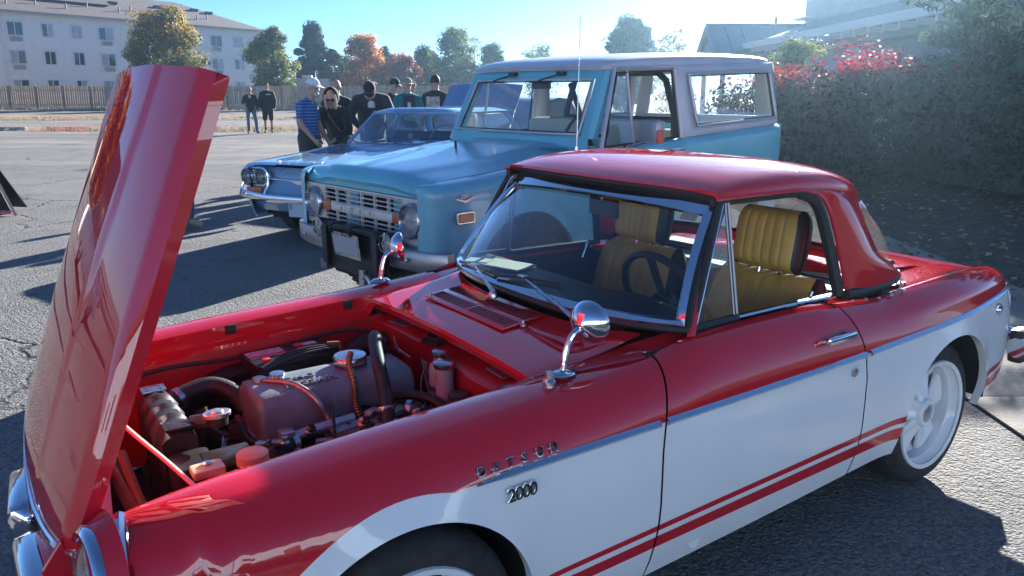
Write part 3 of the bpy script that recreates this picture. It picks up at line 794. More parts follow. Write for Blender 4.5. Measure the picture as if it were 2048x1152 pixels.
# side marker at the front
mb = MB(); MM = basis((-.385, -.742, .615), (1, -.12, -.03), (0, 0, 1)); mb.prism([(.055 * math.cos(a), .014 * math.sin(a) * (1 - .3 * math.cos(a))) for a in [2 * math.pi * k / 20 for k in range(20)]], 'z', -.02, .010); mb.xf(MM); bev(mb.build('marker_base', CHROME, fender_n), .003)
mb = MB(); mb.prism([(.042 * math.cos(a), .008 * math.sin(a)) for a in [2 * math.pi * k / 20 for k in range(20)]], 'z', 0, .016); mb.xf(MM); mb.build('marker_lens', pmat('amber_lens', (.65, .20, .03), .2, coat=.6), fender_n)
# ---- chrome strips, letters, handles
def trim(x0, x1, s, parent, taper=False):
    rows = []; n = 24
    for i in range(n + 1):
        x = lerp(x0, x1, i / n); z = split(x); h = .0105 * (min(1, .15 + (x - x0) / .10) if taper else 1); y = dsec(x, z)
        rows.append([(x, s * (y - .002), z + h), (x, s * (y + .006), z + h * .7), (x, s * (y + .011), z), (x, s * (y + .006), z - h * .7), (x, s * (y - .002), z - h)])
    b = len(mb.v); mb.grid(rows); 
for s, fe, dr, qu in ((-1, fender_n, door_n, quarter_n), (1, fender_f, door_f, quarter_f)):
    for a, b, pa, tp in ((.165, .735, fe, True), (.762, 1.682, dr, False), (1.705, 2.97, qu, False)):
        mb = MB(); trim(a, b, s, pa, tp); mb.build('chrome_strip', pmat('strip_chrome', (.66, .66, .67), .16, 1.0), pa, 60)
BADGE = pmat('badge_black', (0.02, 0.02, 0.022), 0.35)
def flat_on_side(x, z, off=.004):
    y0 = dsec(x, z); y1 = dsec(x, z + .03); y2 = dsec(x, z - .03)
    return basis((x, -(y0 + off), z), (1, 0, 0), (0, (y2 - y1), .06))
for k, ch in enumerate('DATSUN'):
    x = .172 + k * .0405; M = flat_on_side(x, .673 + k * .0009, .003)
    text('badge_letter', ch, .034, CHROME, fender_n, M, extrude=.003)
    text('badge_letter', ch, .034, BADGE, fender_n, M @ Matrix.Translation((.0028, .003, .0022)) @ Matrix.Diagonal((.82, .82, 1, 1)), extrude=.003)
M = flat_on_side(.243, .598, .003)
text('number_badge', '2000', .047, CHROME, fender_n, M @ Matrix.Translation((0, 0, 0)), extrude=.003, space=.86, bevel=.002)
text('number_badge', '2000', .047, BADGE, fender_n, M @ Matrix.Translation((0, 0, .0035)), extrude=.003, space=.86)
for s, dr in ((-1, door_n), (1, door_f)):
    mb = MB(); y = dsec(1.53, .745)
    mb.box((1.53, s * (y + .022), .752), (.150, .018, .026), bevel=.008); mb.box((1.47, s * (y + .006), .750), (.024, .03, .02), bevel=.005); mb.box((1.59, s * (y + .006), .750), (.026, .03, .02), bevel=.005)
    mb.build('door_handle', CHROME, dr, 60)
    mb = MB(); mb.lathe([(.016, 0), (.016, .005), (.010, .007), (0, .006)], (1.615, s * (dsec(1.615, .625) - .001), .622), (0, s, 0), 16); mb.build('door_lock', DULLCHROME, dr)
mb = MB(); y = dsec(2.72, .65); mb.lathe([(.026, 0), (.026, .010), (.019, .012), (.019, .016), (0, .018)], (2.70, -(y - .004), .648), (.3, -1, 0), 20); mb.build('side_reflector', CHROME, quarter_n)
mb = MB(); mb.lathe([(.017, .013), (0, .020)], (2.70, -(y - .004), .648), (.3, -1, 0), 20); mb.build('reflector_lens', pmat('brown_lens', (.09, .03, .02), .2), quarter_n)
mb = MB(); mb.lathe([(.022, 0), (.020, .003), (0, .003)], (.93, -(dsec(.93, .235) - .001), .235), (0, -1, 0), 20); mb.build('sill_plug', WHITE, door_n)
# ---- side glass with vent wing
for s, dr in ((-1, door_n), (1, door_f)):
    wing = [(.990, s * .618, .853), (1.160, s * .548, 1.185), (1.176, s * .553, 1.187), (1.182, s * .610, .850)]
    mb = MB(); mb.poly(wing); mb.build('vent_wing', GLASS, dr, 0)
    mb = MB(); mb.tube([wing[0], wing[1]], .0075, 6); mb.build('wing_frame', CHROME, dr)
    mb = MB(); mb.tube([wing[1], wing[2]], .006, 6); mb.tube([(1.184, s * .611, .845), (1.182, s * .553, 1.190)], .0055, 6); mb.tube([(1.170, s * .612, .845), (1.168, s * .554, 1.190)], .004, 6); mb.build('window_channel', pmat('grey_channel', (.22, .23, .26), .35, .8), dr)
    mb = MB(); mb.tube([(.985, s * .619, .848), (1.18, s * .612, .846)], .014, 6); mb.tube([(.975, s * .622, .85), (1.148, s * .552, 1.19)], .011, 6); mb.build('wing_seal', SOFTRED, dr)
    if s > 0: mb = MB(); mb.grid([[(lerp(1.19, 1.66 if t < .6 else 1.60, k / 6), s * lerp(.606, .560, t), lerp(.842, 1.195, t)) for k in range(7)] for t in (0, .2, .4, .6, .8, 1)]); mb.build('door_window', GLASS, dr, 0)
    mb = MB(); mb.tube([(1.19, s * .612, .846), (1.45, s * .613, .846), (1.68, s * .614, .838)], .006, 6); mb.build('sill_moulding', CHROME if s < 0 else BLACKP, dr)  # far moulding coloured black to suppress its sunlit glare
    mb = MB(); mb.tube([(1.19, s * .600, .84), (1.68, s * .602, .836)], .012, 6); mb.build('sill_seal', SOFTRED, dr)
# ---- cabin
mb = MB(); mb.box((1.40, 0, .26), (1.15, 1.28, .04)); mb.box((1.98, 0, .52), (.04, 1.24, .60)); mb.box((2.0, 0, .80), (.34, 1.18, .03))
for s in (-1, 1): mb.box((1.25, s * .625, .55), (.92, .02, .52))
mb.build('cabin_lining', BLKVINYL, roadster)
# dashboard
rows = []
for j in range(25):
    v = (j - 12) / 12; y = v * .59; xb = ws_base(y) + .03
    hum = .022 * math.exp(-((y + .33) / .14) ** 2)
    rows.append([(xb, y, .838), (xb + .10, y, .850 + hum * .6), (1.06, y, .855 + hum), (1.105, y, .84 + hum * .8), (1.118, y, .80), (1.10, y, .70), (1.04, y, .62)])
mb = MB(); mb.grid(rows); mb.build('dashboard', BLKVINYL, roadster, 50)
mb = MB(); mb.box((.985, .34, .862), (.12, .20, .006), rz=.3); mb.box((.93, .45, .864), (.07, .10, .008), rz=.6); mb.build('dash_papers', pmat('paper', (.6, .6, .5), .8), roadster)
mb = MB()
for k in range(3): mb.lathe([(.045, 0), (.045, -.012), (.04, -.014), (.0, -.012)], (1.122, -.43 + k * .10, .79), (-1, 0, 0), 20)
mb.build('gauge', DULLCHROME, roadster)
# steering wheel
SWM = basis((1.17, -.33, .835), (0, 1, 0), (-.42, 0, .90))
mb = MB(); mb.tube([(.185 * math.cos(2 * math.pi * k / 32), .185 * math.sin(2 * math.pi * k / 32), 0) for k in range(32)], .0125, 8, closed=True); mb.xf(SWM)
sw = mb.build('steering_wheel', BLACKP, roadster)
mb = MB()
for a in (90, 210, 330): mb.box((.09 * math.cos(R(a)), .09 * math.sin(R(a)), -.006), (.17, .034, .006), rz=R(a))
mb.xf(SWM); mb.build('wheel_spokes', BLACKP, sw)
mb = MB(); mb.lathe([(.045, -.02), (.045, .01), (.03, .02), (0, .022)], (0, 0, 0), (0, 0, 1), 20); mb.xf(SWM); mb.build('horn_button', BLACKP, sw)
mb = MB(); mb.tube([SWM @ Vector((0, 0, -.01)), SWM @ Vector((0, 0, -.30))], .022, 8); mb.build('steering_column', BLACKP, sw)
# seats: mustard pleated centre, black bolsters, separate headrest on two posts
def padded(mb, w, h, t, mats, T, pleats=0, nx=48, nz=15, curve=.05, edge=.06):
    # cushion in local (x across, z up, y forward); material 1 on the sides/back
    def yf(u, v):
        r = (1 - abs(u) ** 4) * (1 - abs(v) ** 5)
        y = t * .5 * max(0, r) ** .45
        return y
    F = []; B = []
    for j in range(nz + 1):
        v = -1 + 2 * j / nz; f = []; b = []
        for i in range(nx + 1):
            u = -1 + 2 * i / nx; wz = w / 2 * (1 - .16 * max(0, v) ** 4 - .05 * max(0, -v) ** 4); y = yf(u, v) + .012 * curve / .05 * (abs(u) ** 2 - .3)
            if pleats and abs(u) < .62: y -= .006 * math.exp(-((u * pleats * .62 - round(u * pleats * .62)) / .13) ** 2)
            f.append(T @ Vector((u * wz, y, v * h / 2))); b.append(T @ Vector((u * wz, -yf(u, v), v * h / 2)))
        F.append(f); B.append(b)
    mb.grid(F, mats=lambda i, j: 0 if 0.07 < (j + .5) / nx < .93 else 1); mb.grid(B, mats=lambda i, j: 1)
for y0, nm in ((-.33, 0), (.33, 1)):
    st = empty('seat'); st.parent = roadster; st.location = (1.62, y0, 0)
    tilt = R(14)
    def TM(x, z, tl): return Matrix.Translation((x, 0, z)) @ Matrix.Rotation(tl, 4, 'Y') @ Matrix(((0, -1, 0, 0), (-1, 0, 0, 0), (0, 0, 1, 0), (0, 0, 0, 1)))
    mb = MB(); padded(mb, .50, .53, .17, None, TM(.04, .615, tilt), pleats=7); mb.build('backrest', [TAN, BLKVINYL], st, 50)
    mb = MB(); padded(mb, .29, .225, .13, None, TM(.085, .992, R(10)), pleats=6); mb.build('headrest', [TAN, BLKVINYL], st, 50)
    for dy in (-.045, .045): mb = MB(); mb.tube([(.075, dy, .83), (.09, dy, .91)], .007, 8); mb.build('headrest_post', CHROME, st)
    mb = MB(); padded(mb, .46, .46, .16, None, Matrix.Translation((-.20, 0, .40)) @ Matrix.Rotation(R(-82), 4, 'Y') @ Matrix(((0, -1, 0, 0), (-1, 0, 0, 0), (0, 0, 1, 0), (0, 0, 0, 1))), pleats=7); mb.build('seat_cushion', [TAN, BLKVINYL], st, 50)
    mb = MB(); mb.tube([(-.06, -.245 if y0 < 0 else .245, .78), (-.02, -.25 if y0 < 0 else .25, .86)], .006, 6); mb.build('recline_lever', CHROME, st)
# interior mirror
mb = MB(); mb.box((1.150, -.03, 1.115), (.018, .165, .062), rz=R(-6), bevel=.008); mb.build('rear_view_mirror', BLACKP, roadster)
mb = MB(); mb.tube([(1.135, -.02, 1.19), (1.15, -.03, 1.12)], .005, 6); mb.build('mirror_stem', DULLCHROME, roadster)
mb = MB(); mb.poly([ws_pt(-.90, .86, .006), ws_pt(-.80, .86, .006), ws_pt(-.80, .94, .006), ws_pt(-.90, .94, .006)]); mb.build('windshield_sticker', pmat('sticker', (.55, .55, .45), .6), roadster)
# ---- wipers
def wiper(pv, tip, b0, b1):
    w = empty('wiper'); w.parent = roadster
    mb = MB(); mb.lathe([(.016, 0), (.016, .014), (.009, .024), (0, .026)], (pv[0], pv[1], pv[2] - .006), (-.15, 0, 1), 14); mb.build('pivot', DULLCHROME, w)
    mb = MB(); a = Vector(pv) + Vector((0, 0, .014)); b = Vector(tip); mb.tube([a, a.lerp(b, .3) + Vector((-.008, 0, .010)), b], [.009, .006, .004], 6); mb.build('arm', DULLCHROME, w)
    mb = MB(); mb.tube([b0, Vector(b0).lerp(Vector(b1), .5) + Vector((-.004, 0, .006)), b1], .006, 6); mb.build('blade', BLACKP, w)
    mb = MB(); mb.box(tip, (.02, .035, .012), bevel=.003); mb.build('clip', DULLCHROME, w)
def wo(y, t): p = Vector(ws_pt(y, t)); return p + Vector((-.016, 0, .006))
wiper((.738, .055, .836), wo(.44, .10), wo(.68, .055), wo(.22, .10))
wiper((.745, -.385, .838), wo(-.06, .15), wo(.18, .085), wo(-.34, .175))
# ---- wing mirrors (bullet back, on bent arm)
def wing_mirror(x, y, z, s):
    w = empty('wing_mirror'); w.parent = roadster
    mb = MB(); mb.ell((x, y, z + .004), (.040, .026, .012), 16, 8); mb.build('mirror_base', CHROME, w)
    mb = MB(); mb.tube(curve_pts([(x, y, z + .01), (x + .012, y, z + .07), (x + .03, y + s * .0, z + .105), (x + .075, y, z + .124)], 6), [.011, .0105, .010, .010, .010, .0095, .009, .009, .009, .009, .009, .009, .009, .009, .009, .009, .009, .009, .009], 10); mb.build('mirror_arm', CHROME, w)
    mb = MB(); mb.lathe([(0, -.040), (.020, -.036), (.042, -.024), (.056, -.006), (.059, .006), (.056, .010), (0, .010)], (x + .085, y, z + .128), (1, -s * .35, .05), 28); mb.build('mirror_head', CHROME, w, 50)
wing_mirror(.535, -.585, .792, -1)
wing_mirror(.575, .60, .798, 1)
mb = MB(); mb.lathe([(.017, 0), (.017, .02), (.011, .028), (.011, .045), (0, .046)], (.475, -.605, .775), (0, 0, 1), 16); mb.build('aerial_base', DULLCHROME, roadster)
mb = MB(); mb.lathe([(.012, 0), (.012, .01), (.005, .014), (.005, .034), (0, .036)], (2.115, -.60, .805), (0, 0, 1), 12); mb.lathe([(.010, 0), (.010, .01), (.004, .014), (.004, .05), (0, .052)], (2.145, -.565, .808), (.3, 0, 1), 12); mb.build('top_stud', DULLCHROME, roadster)
mb = MB()
for x in (1.72, 1.80, 1.88, 1.96, 2.04): mb.lathe([(.007, 0), (.007, .006), (0, .009)], (x, -.655, sinterp(ZC, x) + .001), (0, 0, 1), 10)
mb.build('snap_stud', DULLCHROME, quarter_n)
# ---- engine bay contents
eng = empty('engine'); eng.parent = roadster
# valve cover: ribbed cast box with sloped ends
def cover(u, v, dz=0.0): pass
rows = []
sec = [(-.116, .545), (-.114, .580), (-.106, .640), (-.098, .668), (-.084, .682), (-.05, .687), (0, .689), (.05, .687), (.084, .682), (.098, .668), (.106, .640), (.114, .58), (.116, .545)]
for i in range(41):
    t = i / 40; t = t * t * (3 - 2 * t) * .8 + t * .2; x = lerp(-.09, .408, t)
    e = min(t, 1 - t) / .035; k = math.sqrt(max(0, 1 - (1 - min(1, max(0, e))) ** 2))
    rows.append([(x, .105 + y * lerp(.88, 1, k), .545 + (z - .545) * .87 * lerp(.62, 1, k)) for y, z in sec])
mb = MB(); mb.grid(rows); mb.poly(rows[0]); mb.poly(list(reversed(rows[-1])))
mb.build('valve_cover', ALU, eng, 50)
mb = MB(); mb.box((.16, .105, .535), (.52, .255, .022), bevel=.006); mb.build('cover_flange', ALU, eng)
mb = MB(); mb.box((.16, .105, .44), (.50, .22, .18)); mb.build('engine_block', GRIME, eng)
for k in range(7):
    for sy in (-.122, .122):
        mb = MB(); mb.lathe([(.009, 0), (.009, .008), (.005, .009), (.005, .016), (0, .017)], (-.07 + k * .075, .105 + sy, .546), (0, 0, 1), 6); mb.build('cover_bolt', DULLCHROME, eng, 20)
for k in range(4):
    mb = MB(); x = -.03 + k * .105; mb.tube(curve_pts([(x, .255, .50), (x + .01, .262, .575), (x + .05, .268, .60), (.36, .29, .61), (.41, .30, .57)], 6), .0055, 6); mb.build('plug_lead', HOSE, eng)
mb = MB(); mb.lathe([(.036, -.06), (.036, 0), (.040, .002), (.040, .03), (.026, .045), (0, .048)], (.42, .305, .56), (0, 0, 1), 20); mb.build('distributor', BLACKP, eng, 40)
for k in range(5):
    mb = MB(); mb.lathe([(.010, 0), (.010, .004), (.006, .008), (0, .009)], (-.35 + k * .19, .4735, .56 + .01 * (k % 2)), (0, -1, 0), 6); mb.build('fender_bolt', DULLCHROME, roadster, 20)
mb = MB(); mb.tube(curve_pts([(-.40, .462, .63), (-.25, .464, .655), (-.05, .464, .648), (.15, .466, .66), (.35, .466, .675), (.46, .44, .66)], 6), .006, 6); mb.build('fender_loom', HOSE, roadster)
mb = MB(); mb.tube(curve_pts([(-.25, -.40, .56), (-.08, -.41, .60), (.10, -.405, .585), (.28, -.41, .60), (.44, -.38, .62)], 6), .009, 6); mb.build('fuel_hose', HOSE, roadster)
LM = basis((.005, .038, .6685), (1, 0, 0), (0, 1, .10)); text('cast_letters', 'NISSAN', .044, ALU, eng, LM, extrude=.005, space=1.12)
LM = basis((.015, .090, .6705), (1, 0, 0), (0, 1, .02)); text('cast_letters', 'OHC', .036, ALU, eng, LM, extrude=.005, space=1.4)
mb = MB(); mb.lathe([(.030, 0), (.030, .010), (.052, .012), (.054, .030), (.050, .036), (.0, .040)], (.245, .135, .664), (0, 0, 1), 28); mb.build('oil_filler_cap', DULLCHROME, eng, 40)
mb = MB(); mb.lathe([(.018, 0), (.018, .02), (.022, .022), (.022, .030), (0, .032)], (.005, .115, .666), (0, 0, 1), 18); mb.build('cover_bolt', DULLCHROME, eng)
mb = MB(); mb.lathe([(.016, 0), (.014, .018), (.02, .02), (.018, .035), (0, .036)], (-.04, .150, .645), (0, 0, 1), 14); mb.tube(curve_pts([(-.04, .150, .672), (.03, .06, .674), (.07, -.02, .645), (.10, -.04, .58)], 6), .0085, 8); mb.build('breather_pipe', STEEL, eng)
# heavy heater hose arching over the cover
mb = MB(); mb.tube(curve_pts([(.40, .20, .60), (.36, .17, .70), (.33, .13, .745), (.30, .06, .735), (.27, -.03, .70), (.265, -.07, .645), (.24, -.14, .60), (.20, -.20, .50)], 6), .021, 12); mb.build('hose', HOSE, eng)
mb = MB(); mb.tube(curve_pts([(-.30, .245, .60), (-.24, .27, .625), (-.15, .285, .635), (-.09, .235, .61), (-.07, .18, .57)], 6), .028, 12); mb.build('hose', HOSE, eng)
mb = MB(); mb.tube(curve_pts([(-.28, -.08, .42), (-.18, -.12, .50), (-.08, -.10, .545), (-.02, -.075, .55)], 6), .025, 12); mb.build('hose', HOSE, eng)
mb = MB(); mb.tube(curve_pts([(-.13, .05, .60), (-.11, .02, .545), (-.02, -.02, .535), (.10, -.03, .555), (.22, -.035, .565), (.33, -.10, .575), (.38, -.16, .55)], 6), .0125, 8); mb.build('hose', HOSE, eng)
mb = MB(); mb.tube(curve_pts([(.30, -.03, .60), (.36, -.10, .615), (.40, -.17, .60), (.42, -.24, .55)], 6), .014, 8); mb.build('hose', HOSE, eng)
for k, (p, d) in enumerate([((-.245, .27, .624), (.3, .1, .1)), ((-.02, -.075, .55), (1, .2, .05)), ((.245, -.12, .61), (0, .3, 1)), ((.33, -.105, .578), (.5, -.5, 0))]):
    mb = MB(); d = Vector(d).normalized(); mb.lathe([(.030, -.008), (.031, 0), (.030, .008)], p, d, 18); mb.build('hose_clamp', DULLCHROME, eng)
# spring-sheathed lead from filler
rows = curve_pts([(.235, .105, .715), (.21, .06, .70), (.20, .0, .65), (.19, -.03, .60), (.20, -.05, .55)], 14)
mb = MB(); mb.tube(rows, [.0105 if k % 2 else .0075 for k in range(len(rows))], 8); mb.build('spring_sheath', pmat('bronze_wire', (.30, .17, .08), .4, .8), eng)
# water manifold pipe along the head and carburettors
mb = MB(); mb.tube([(-.04, -.065, .560), (.04, -.06, .568), (.04, -.06, .568), (.17, -.055, .572)], .017, 10); mb.box((-.035, -.065, .565), (.04, .045, .05), bevel=.005); mb.build('water_pipe', pmat('silver_paint', (.55, .56, .58), .3, .8, vary=.15, vscale=20), eng, 40)
mb = MB(); mb.tube([(.08, -.10, .555), (.30, -.095, .575), (.36, -.10, .57)], .021, 10); mb.build('intake_rail', STEEL, eng)
for cx in (.02, .24):
    cb_ = empty('carburettor'); cb_.parent = eng
    mb = MB(); mb.box((cx, -.21, .49), (.15, .12, .10), bevel=.015); mb.lathe([(.028, 0), (.030, .03), (.026, .045), (.018, .05), (0, .052)], (cx - .035, -.20, .53), (0, 0, 1), 18); mb.lathe([(.020, 0), (.022, .02), (.014, .03), (0, .032)], (cx + .04, -.18, .53), (0, 0, 1), 16)
    mb.build('carburettor_body', ALU, cb_, 40)
    mb = MB()
    for q in range(7): rr = random.Random(int(cx * 100) + q); mb.box((cx + rr.uniform(-.08, .08), -.15 + rr.uniform(-.06, .05), .535 + rr.uniform(0, .03)), (.03, .022, .018), rz=rr.uniform(0, 3), bevel=.004)
    mb.build('linkage', STEEL, cb_)['kind'] = 'stuff'
    mb = MB(); mb.tube(curve_pts([(cx - .08, -.27, .50), (cx, -.275, .53), (cx + .08, -.26, .51)], 6), .03, 10); mb.build('air_horn', GRIME, cb_)
mb = MB(); mb.tube(curve_pts([(-.05, -.30, .55), (.02, -.285, .585), (.12, -.275, .595), (.25, -.27, .60), (.40, -.255, .60)], 6), .006, 6); mb.build('fuel_line', pmat('bright_line', (.6, .6, .6), .25, .8), eng)
rg = random.Random(21); mb = MB()
for q in range(9):
    a = Vector((rg.uniform(-.12, .42), rg.uniform(-.2, .32), rg.uniform(.50, .60))); b = a + Vector((rg.uniform(-.2, .2), rg.uniform(-.15, .15), rg.uniform(-.06, .05)))
    mb.tube(curve_pts([a, a.lerp(b, .4) + Vector((0, 0, .05)), b], 5), rg.uniform(.003, .006), 5)
mb.build('wiring', HOSE, eng)['kind'] = 'stuff'
mb = MB()
for q in range(60):
    mb.box((rg.uniform(-.20, .44), rg.uniform(-.30, .33), rg.uniform(.40, .50)), (rg.uniform(.02, .07), rg.uniform(.02, .06), rg.uniform(.02, .05)), rz=rg.uniform(0, 3), bevel=.005)
mb.build('engine_fittings', STEEL, eng)['kind'] = 'stuff'
for mt_, sd_, nq in ((STEEL, 31, 26), (BRASSY, 32, 9), (BLACKP, 33, 26)):
    mb = MB(); rr = random.Random(sd_)
    for q in range(nq):
        c_ = (rr.uniform(-.14, .40), rr.uniform(-.30, -.06), rr.uniform(.53, .60))
        if rr.random() < .5: mb.lathe([(.012, 0), (.014, .008), (.009, .012), (.009, .022), (0, .024)], c_, (rr.uniform(-.4, .4), rr.uniform(-.4, .4), 1), 8)
        else: mb.box(c_, (rr.uniform(.015, .045), rr.uniform(.012, .03), rr.uniform(.01, .025)), rz=rr.uniform(0, 3), bevel=.003)
    mb.build('carburettor_fittings', mt_, eng)['kind'] = 'stuff'
# fan shroud / front timing area
mb = MB(); mb.lathe([(.05, 0), (.055, .02), (.03, .04), (0, .045)], (-.17, .10, .50), (-1, 0, 0), 16); mb.build('fan_hub', STEEL, eng)
for k in range(6):
    a = k * math.pi / 3; mb = MB(); mb.box((0, .09, 0), (.008, .14, .05), M=Matrix.Translation((-.205, .10, .47)) @ Matrix.Rotation(a, 4, 'X') @ Matrix.Rotation(.5, 4, 'Y')); mb.build('fan_blade', GRIME, eng)
# radiator: black tank with ribs, core, cap
rad = empty('radiator'); rad.parent = roadster
BLK = pmat('satin_black_paint', (.030, .027, .025), .38, vary=.35, vscale=16, rvary=.12)
rows = []
for j in range(29):
    y = lerp(-.065, .305, j / 28); rib = .008 if (j % 6) in (2, 3) and 4 < j < 25 else 0; e = min(1, min(j, 28 - j) / 3) ** .5
    rows.append([(-.352, y, .50), (-.356 - rib, y, .63), (-.342, y, .655 * 1 + rib - .012 * (1 - e)), (-.312, y, .664 + rib - .012 * (1 - e)), (-.282, y, .655 + rib - .012 * (1 - e)), (-.268 + rib, y, .63), (-.272, y, .50)])
mb = MB(); mb.grid(rows); mb.poly(rows[0]); mb.poly(rows[-1]); mb.build('radiator_tank', BLK, rad, 40)
mb = MB(); mb.box((-.312, .12, .42), (.05, .36, .22)); mb.build('radiator_core', DARK, rad)
mb = MB()
for k in range(5): mb.box((-.262, .12, .36 + k * .035), (.012, .36, .006))
mb.build('core_fin', GRIME, rad)
for yy in (-.035, .275):
    mb = MB(); mb.box((-.312, yy, .664), (.066, .055, .006), bevel=.002); mb.build('bracket', DULLCHROME if yy > 0 else BLK, rad)
    mb = MB()
    for a in (-.018, .018):
        for b in (-.012, .012): mb.lathe([(.0045, .0), (.0, .0005)], (-.312 + a, yy + b, .668), (0, 0, 1), 8)
    mb.build('bracket_hole', DARK, rad)
mb = MB(); mb.tube([(-.272, -.02, .655), (-.215, -.055, .665)], .02, 10); mb.lathe([(.028, -.02), (.028, .0)], (-.215, -.058, .672), (0, 0, 1), 20); mb.build('filler_neck', BLK, rad)
mb = MB(); P = []
for k in range(40):
    a = 2 * math.pi * k / 40; r = .029 + .007 * math.cos(2 * a) * (1 if math.cos(2 * a) > 0 else .2); P.append((-.215 + r * math.cos(a), -.058 + r * math.sin(a)))
mb.prism(P, 'z', .674, .686); mb.lathe([(.018, .686), (.016, .691), (0, .692)], (-.215, -.058, 0), (0, 0, 1), 16); bev(mb.build('radiator_cap', pmat('cap_metal', (.72, .62, .56), .3, .8, vary=.2, vscale=40), rad, 40), .002)
# black air box beside the radiator, horn bracket, lower wiring
mb = MB(); mb.box((-.30, -.135, .50), (.10, .12, .22), bevel=.015); mb.box((-.22, -.16, .60), (.12, .08, .025), bevel=.006); mb.build('air_duct', BLK, roadster)
mb = MB(); mb.lathe([(.03, 0), (.03, .012), (.02, .014)], (-.27, -.195, .55), (0, -1, 0), 20); mb.build('duct_ring', BLACKP, roadster)
# battery
bt = empty('battery'); bt.parent = roadster
BM = Matrix.Translation((.13, .375, 0)) @ Matrix.Rotation(R(3), 4, 'Z')
mb = MB(); mb.box((0, 0, .555), (.27, .165, .19), M=BM, bevel=.006); mb.build('battery_case', BLACKP, bt)
mb = MB(); mb.box((0, 0, .655), (.275, .17, .018), M=BM, bevel=.005); mb.build('battery_lid', BLACKP, bt)
mb = MB(); mb.box((-.070, .030, .6655), (.12, .070, .002), M=BM); mb.build('battery_label', pmat('label_print', (.55, .45, .52), .4, vary=.5, vscale=90), bt)
mb = MB(); mb.box((.075, .045, .6655), (.075, .028, .002), M=BM); mb.build('battery_label', pmat('label_white', (.7, .66, .66), .4, vary=.3, vscale=120), bt)
mb = MB(); mb.box((-.070, .006, .6668), (.118, .014, .001), M=BM); mb.build('label_stripe', pmat('label_red', (.5, .04, .06), .4), bt)
mb = MB()
for q in range(3):
    y = -.088 + q * .012; mb.tube(curve_pts([BM @ Vector((-.13, y - .03, .66)), BM @ Vector((-.03, y - .01 + .012 * q, .676)), BM @ Vector((.08, y + .01 * q, .678)), BM @ Vector((.16, y + .01, .66)), BM @ Vector((.20, y - .03, .60))], 6), .0065, 6)
mb.build('battery_cable', HOSE, bt)
mb = MB(); mb.box((-.10, -.06, .672), (.025, .022, .014), M=BM, bevel=.003); mb.box((.04, .015, .676), (.022, .03, .012), M=BM, bevel=.003); mb.build('terminal_cover', pmat('terminal_red', (.5, .03, .04), .5), bt)
mb = MB(); mb.tube([BM @ Vector((.145, -.085, .50)), BM @ Vector((.145, -.085, .69))], .004, 6); mb.tube([BM @ Vector((.145, -.085, .69)), BM @ Vector((.10, -.08, .695))], .006, 6); mb.build('hold_down', pmat('rusty_bolt', (.25, .12, .07), .7, .4), bt)
# heater blower, plates and caps on the shelf
mb = MB(); mb.tube([(.37, .435, .60), (.42, .425, .62), (.50, .40, .63)], [.040, .043, .034], 18); mb.build('blower_motor', BLACKP, roadster)
mb = MB(); mb.tube(curve_pts([(.30, .33, .52), (.33, .35, .63), (.40, .33, .66), (.46, .28, .62), (.47, .22, .52)], 6), .010, 8); mb.tube(curve_pts([(.28, .30, .52), (.33, .31, .64), (.42, .29, .64), (.45, .24, .50)], 6), .008, 8); mb.build('blower_hose', HOSE, roadster)
mb = MB(); mb.box((.545, .345, .706), (.07, .095, .003), rz=R(12)); mb.build('data_plate', pmat('data_plate', (.60, .60, .60), .3, .7, vary=.35, vscale=60), roadster); mb = MB(); mb.box((.555, -.285, .708), (.075, .10, .003), rz=R(-4)); mb.build('data_plate', pmat('data_plate', (.60, .60, .60), .3, .7, vary=.35, vscale=60), roadster)
mb = MB(); mb.box((.535, .09, .706), (.085, .075, .012), rz=R(20), bevel=.004); mb.lathe([(.032, 0), (.034, .015), (.024, .016), (.022, .008), (0, .008)], (.535, .09, .712), (0, 0, 1), 22); mb.build('junction_box', BLK, roadster)
mb = MB(); mb.tube(curve_pts([(.47, .27, .64), (.46, .26, .69), (.455, .22, .66), (.45, .12, .655)], 6), .003, 5); mb.tube(curve_pts([(.475, .25, .64), (.455, .25, .68), (.45, .20, .65)], 6), .003, 5); mb.build('brake_pipe', STEEL, roadster)
rg = random.Random(4); mb = MB()
for q in range(8):
    a = Vector((.44, .02 - q * .012, .68)); b = Vector((.40 + rg.uniform(-.02, .03), -.12 + rg.uniform(-.06, .04), .50)); mb.tube(curve_pts([a, a.lerp(b, .4) + Vector((rg.uniform(-.03, .03), rg.uniform(-.02, .04), .0)), b], 5), .0028, 5)
mb.build('speedometer_cables', pmat('grey_cable', (.12, .13, .14), .5), roadster)['kind'] = 'stuff'
# fluid reservoirs
def reservoir(x, y, z0, r, h, mat, capm, neck):
    o = empty('reservoir'); o.parent = roadster
    mb = MB(); mb.lathe([(0, 0), (r, 0), (r, h * .72), (r * .93, h * .80), (neck, h * .9), (neck, h)], (x, y, z0), (0, 0, 1), 24); mb.build('reservoir_body', mat, o, 40)
    mb = MB(); mb.lathe([(neck + .004, h), (neck + .006, h + .004), (neck + .006, h + .016), (neck, h + .02), (0, h + .02)], (x, y, z0), (0, 0, 1), 24); mb.build('reservoir_cap', capm, o, 40)
    mb = MB(); mb.lathe([(r + .001, h * .3), (r + .003, h * .3), (r + .003, h * .4), (r + .001, h * .4)], (x, y, z0), (0, 0, 1), 24); mb.build('reservoir_band', STEEL, o)
reservoir(.435, -.135, .535, .028, .165, PLASTIC_W, DULLCHROME, .028)
reservoir(.462, -.062, .56, .036, .150, PLASTIC_W, DULLCHROME, .020)
reservoir(.430, -.225, .52, .030, .11, STEEL, pmat('black_cap', (.05, .05, .05), .4), .026)
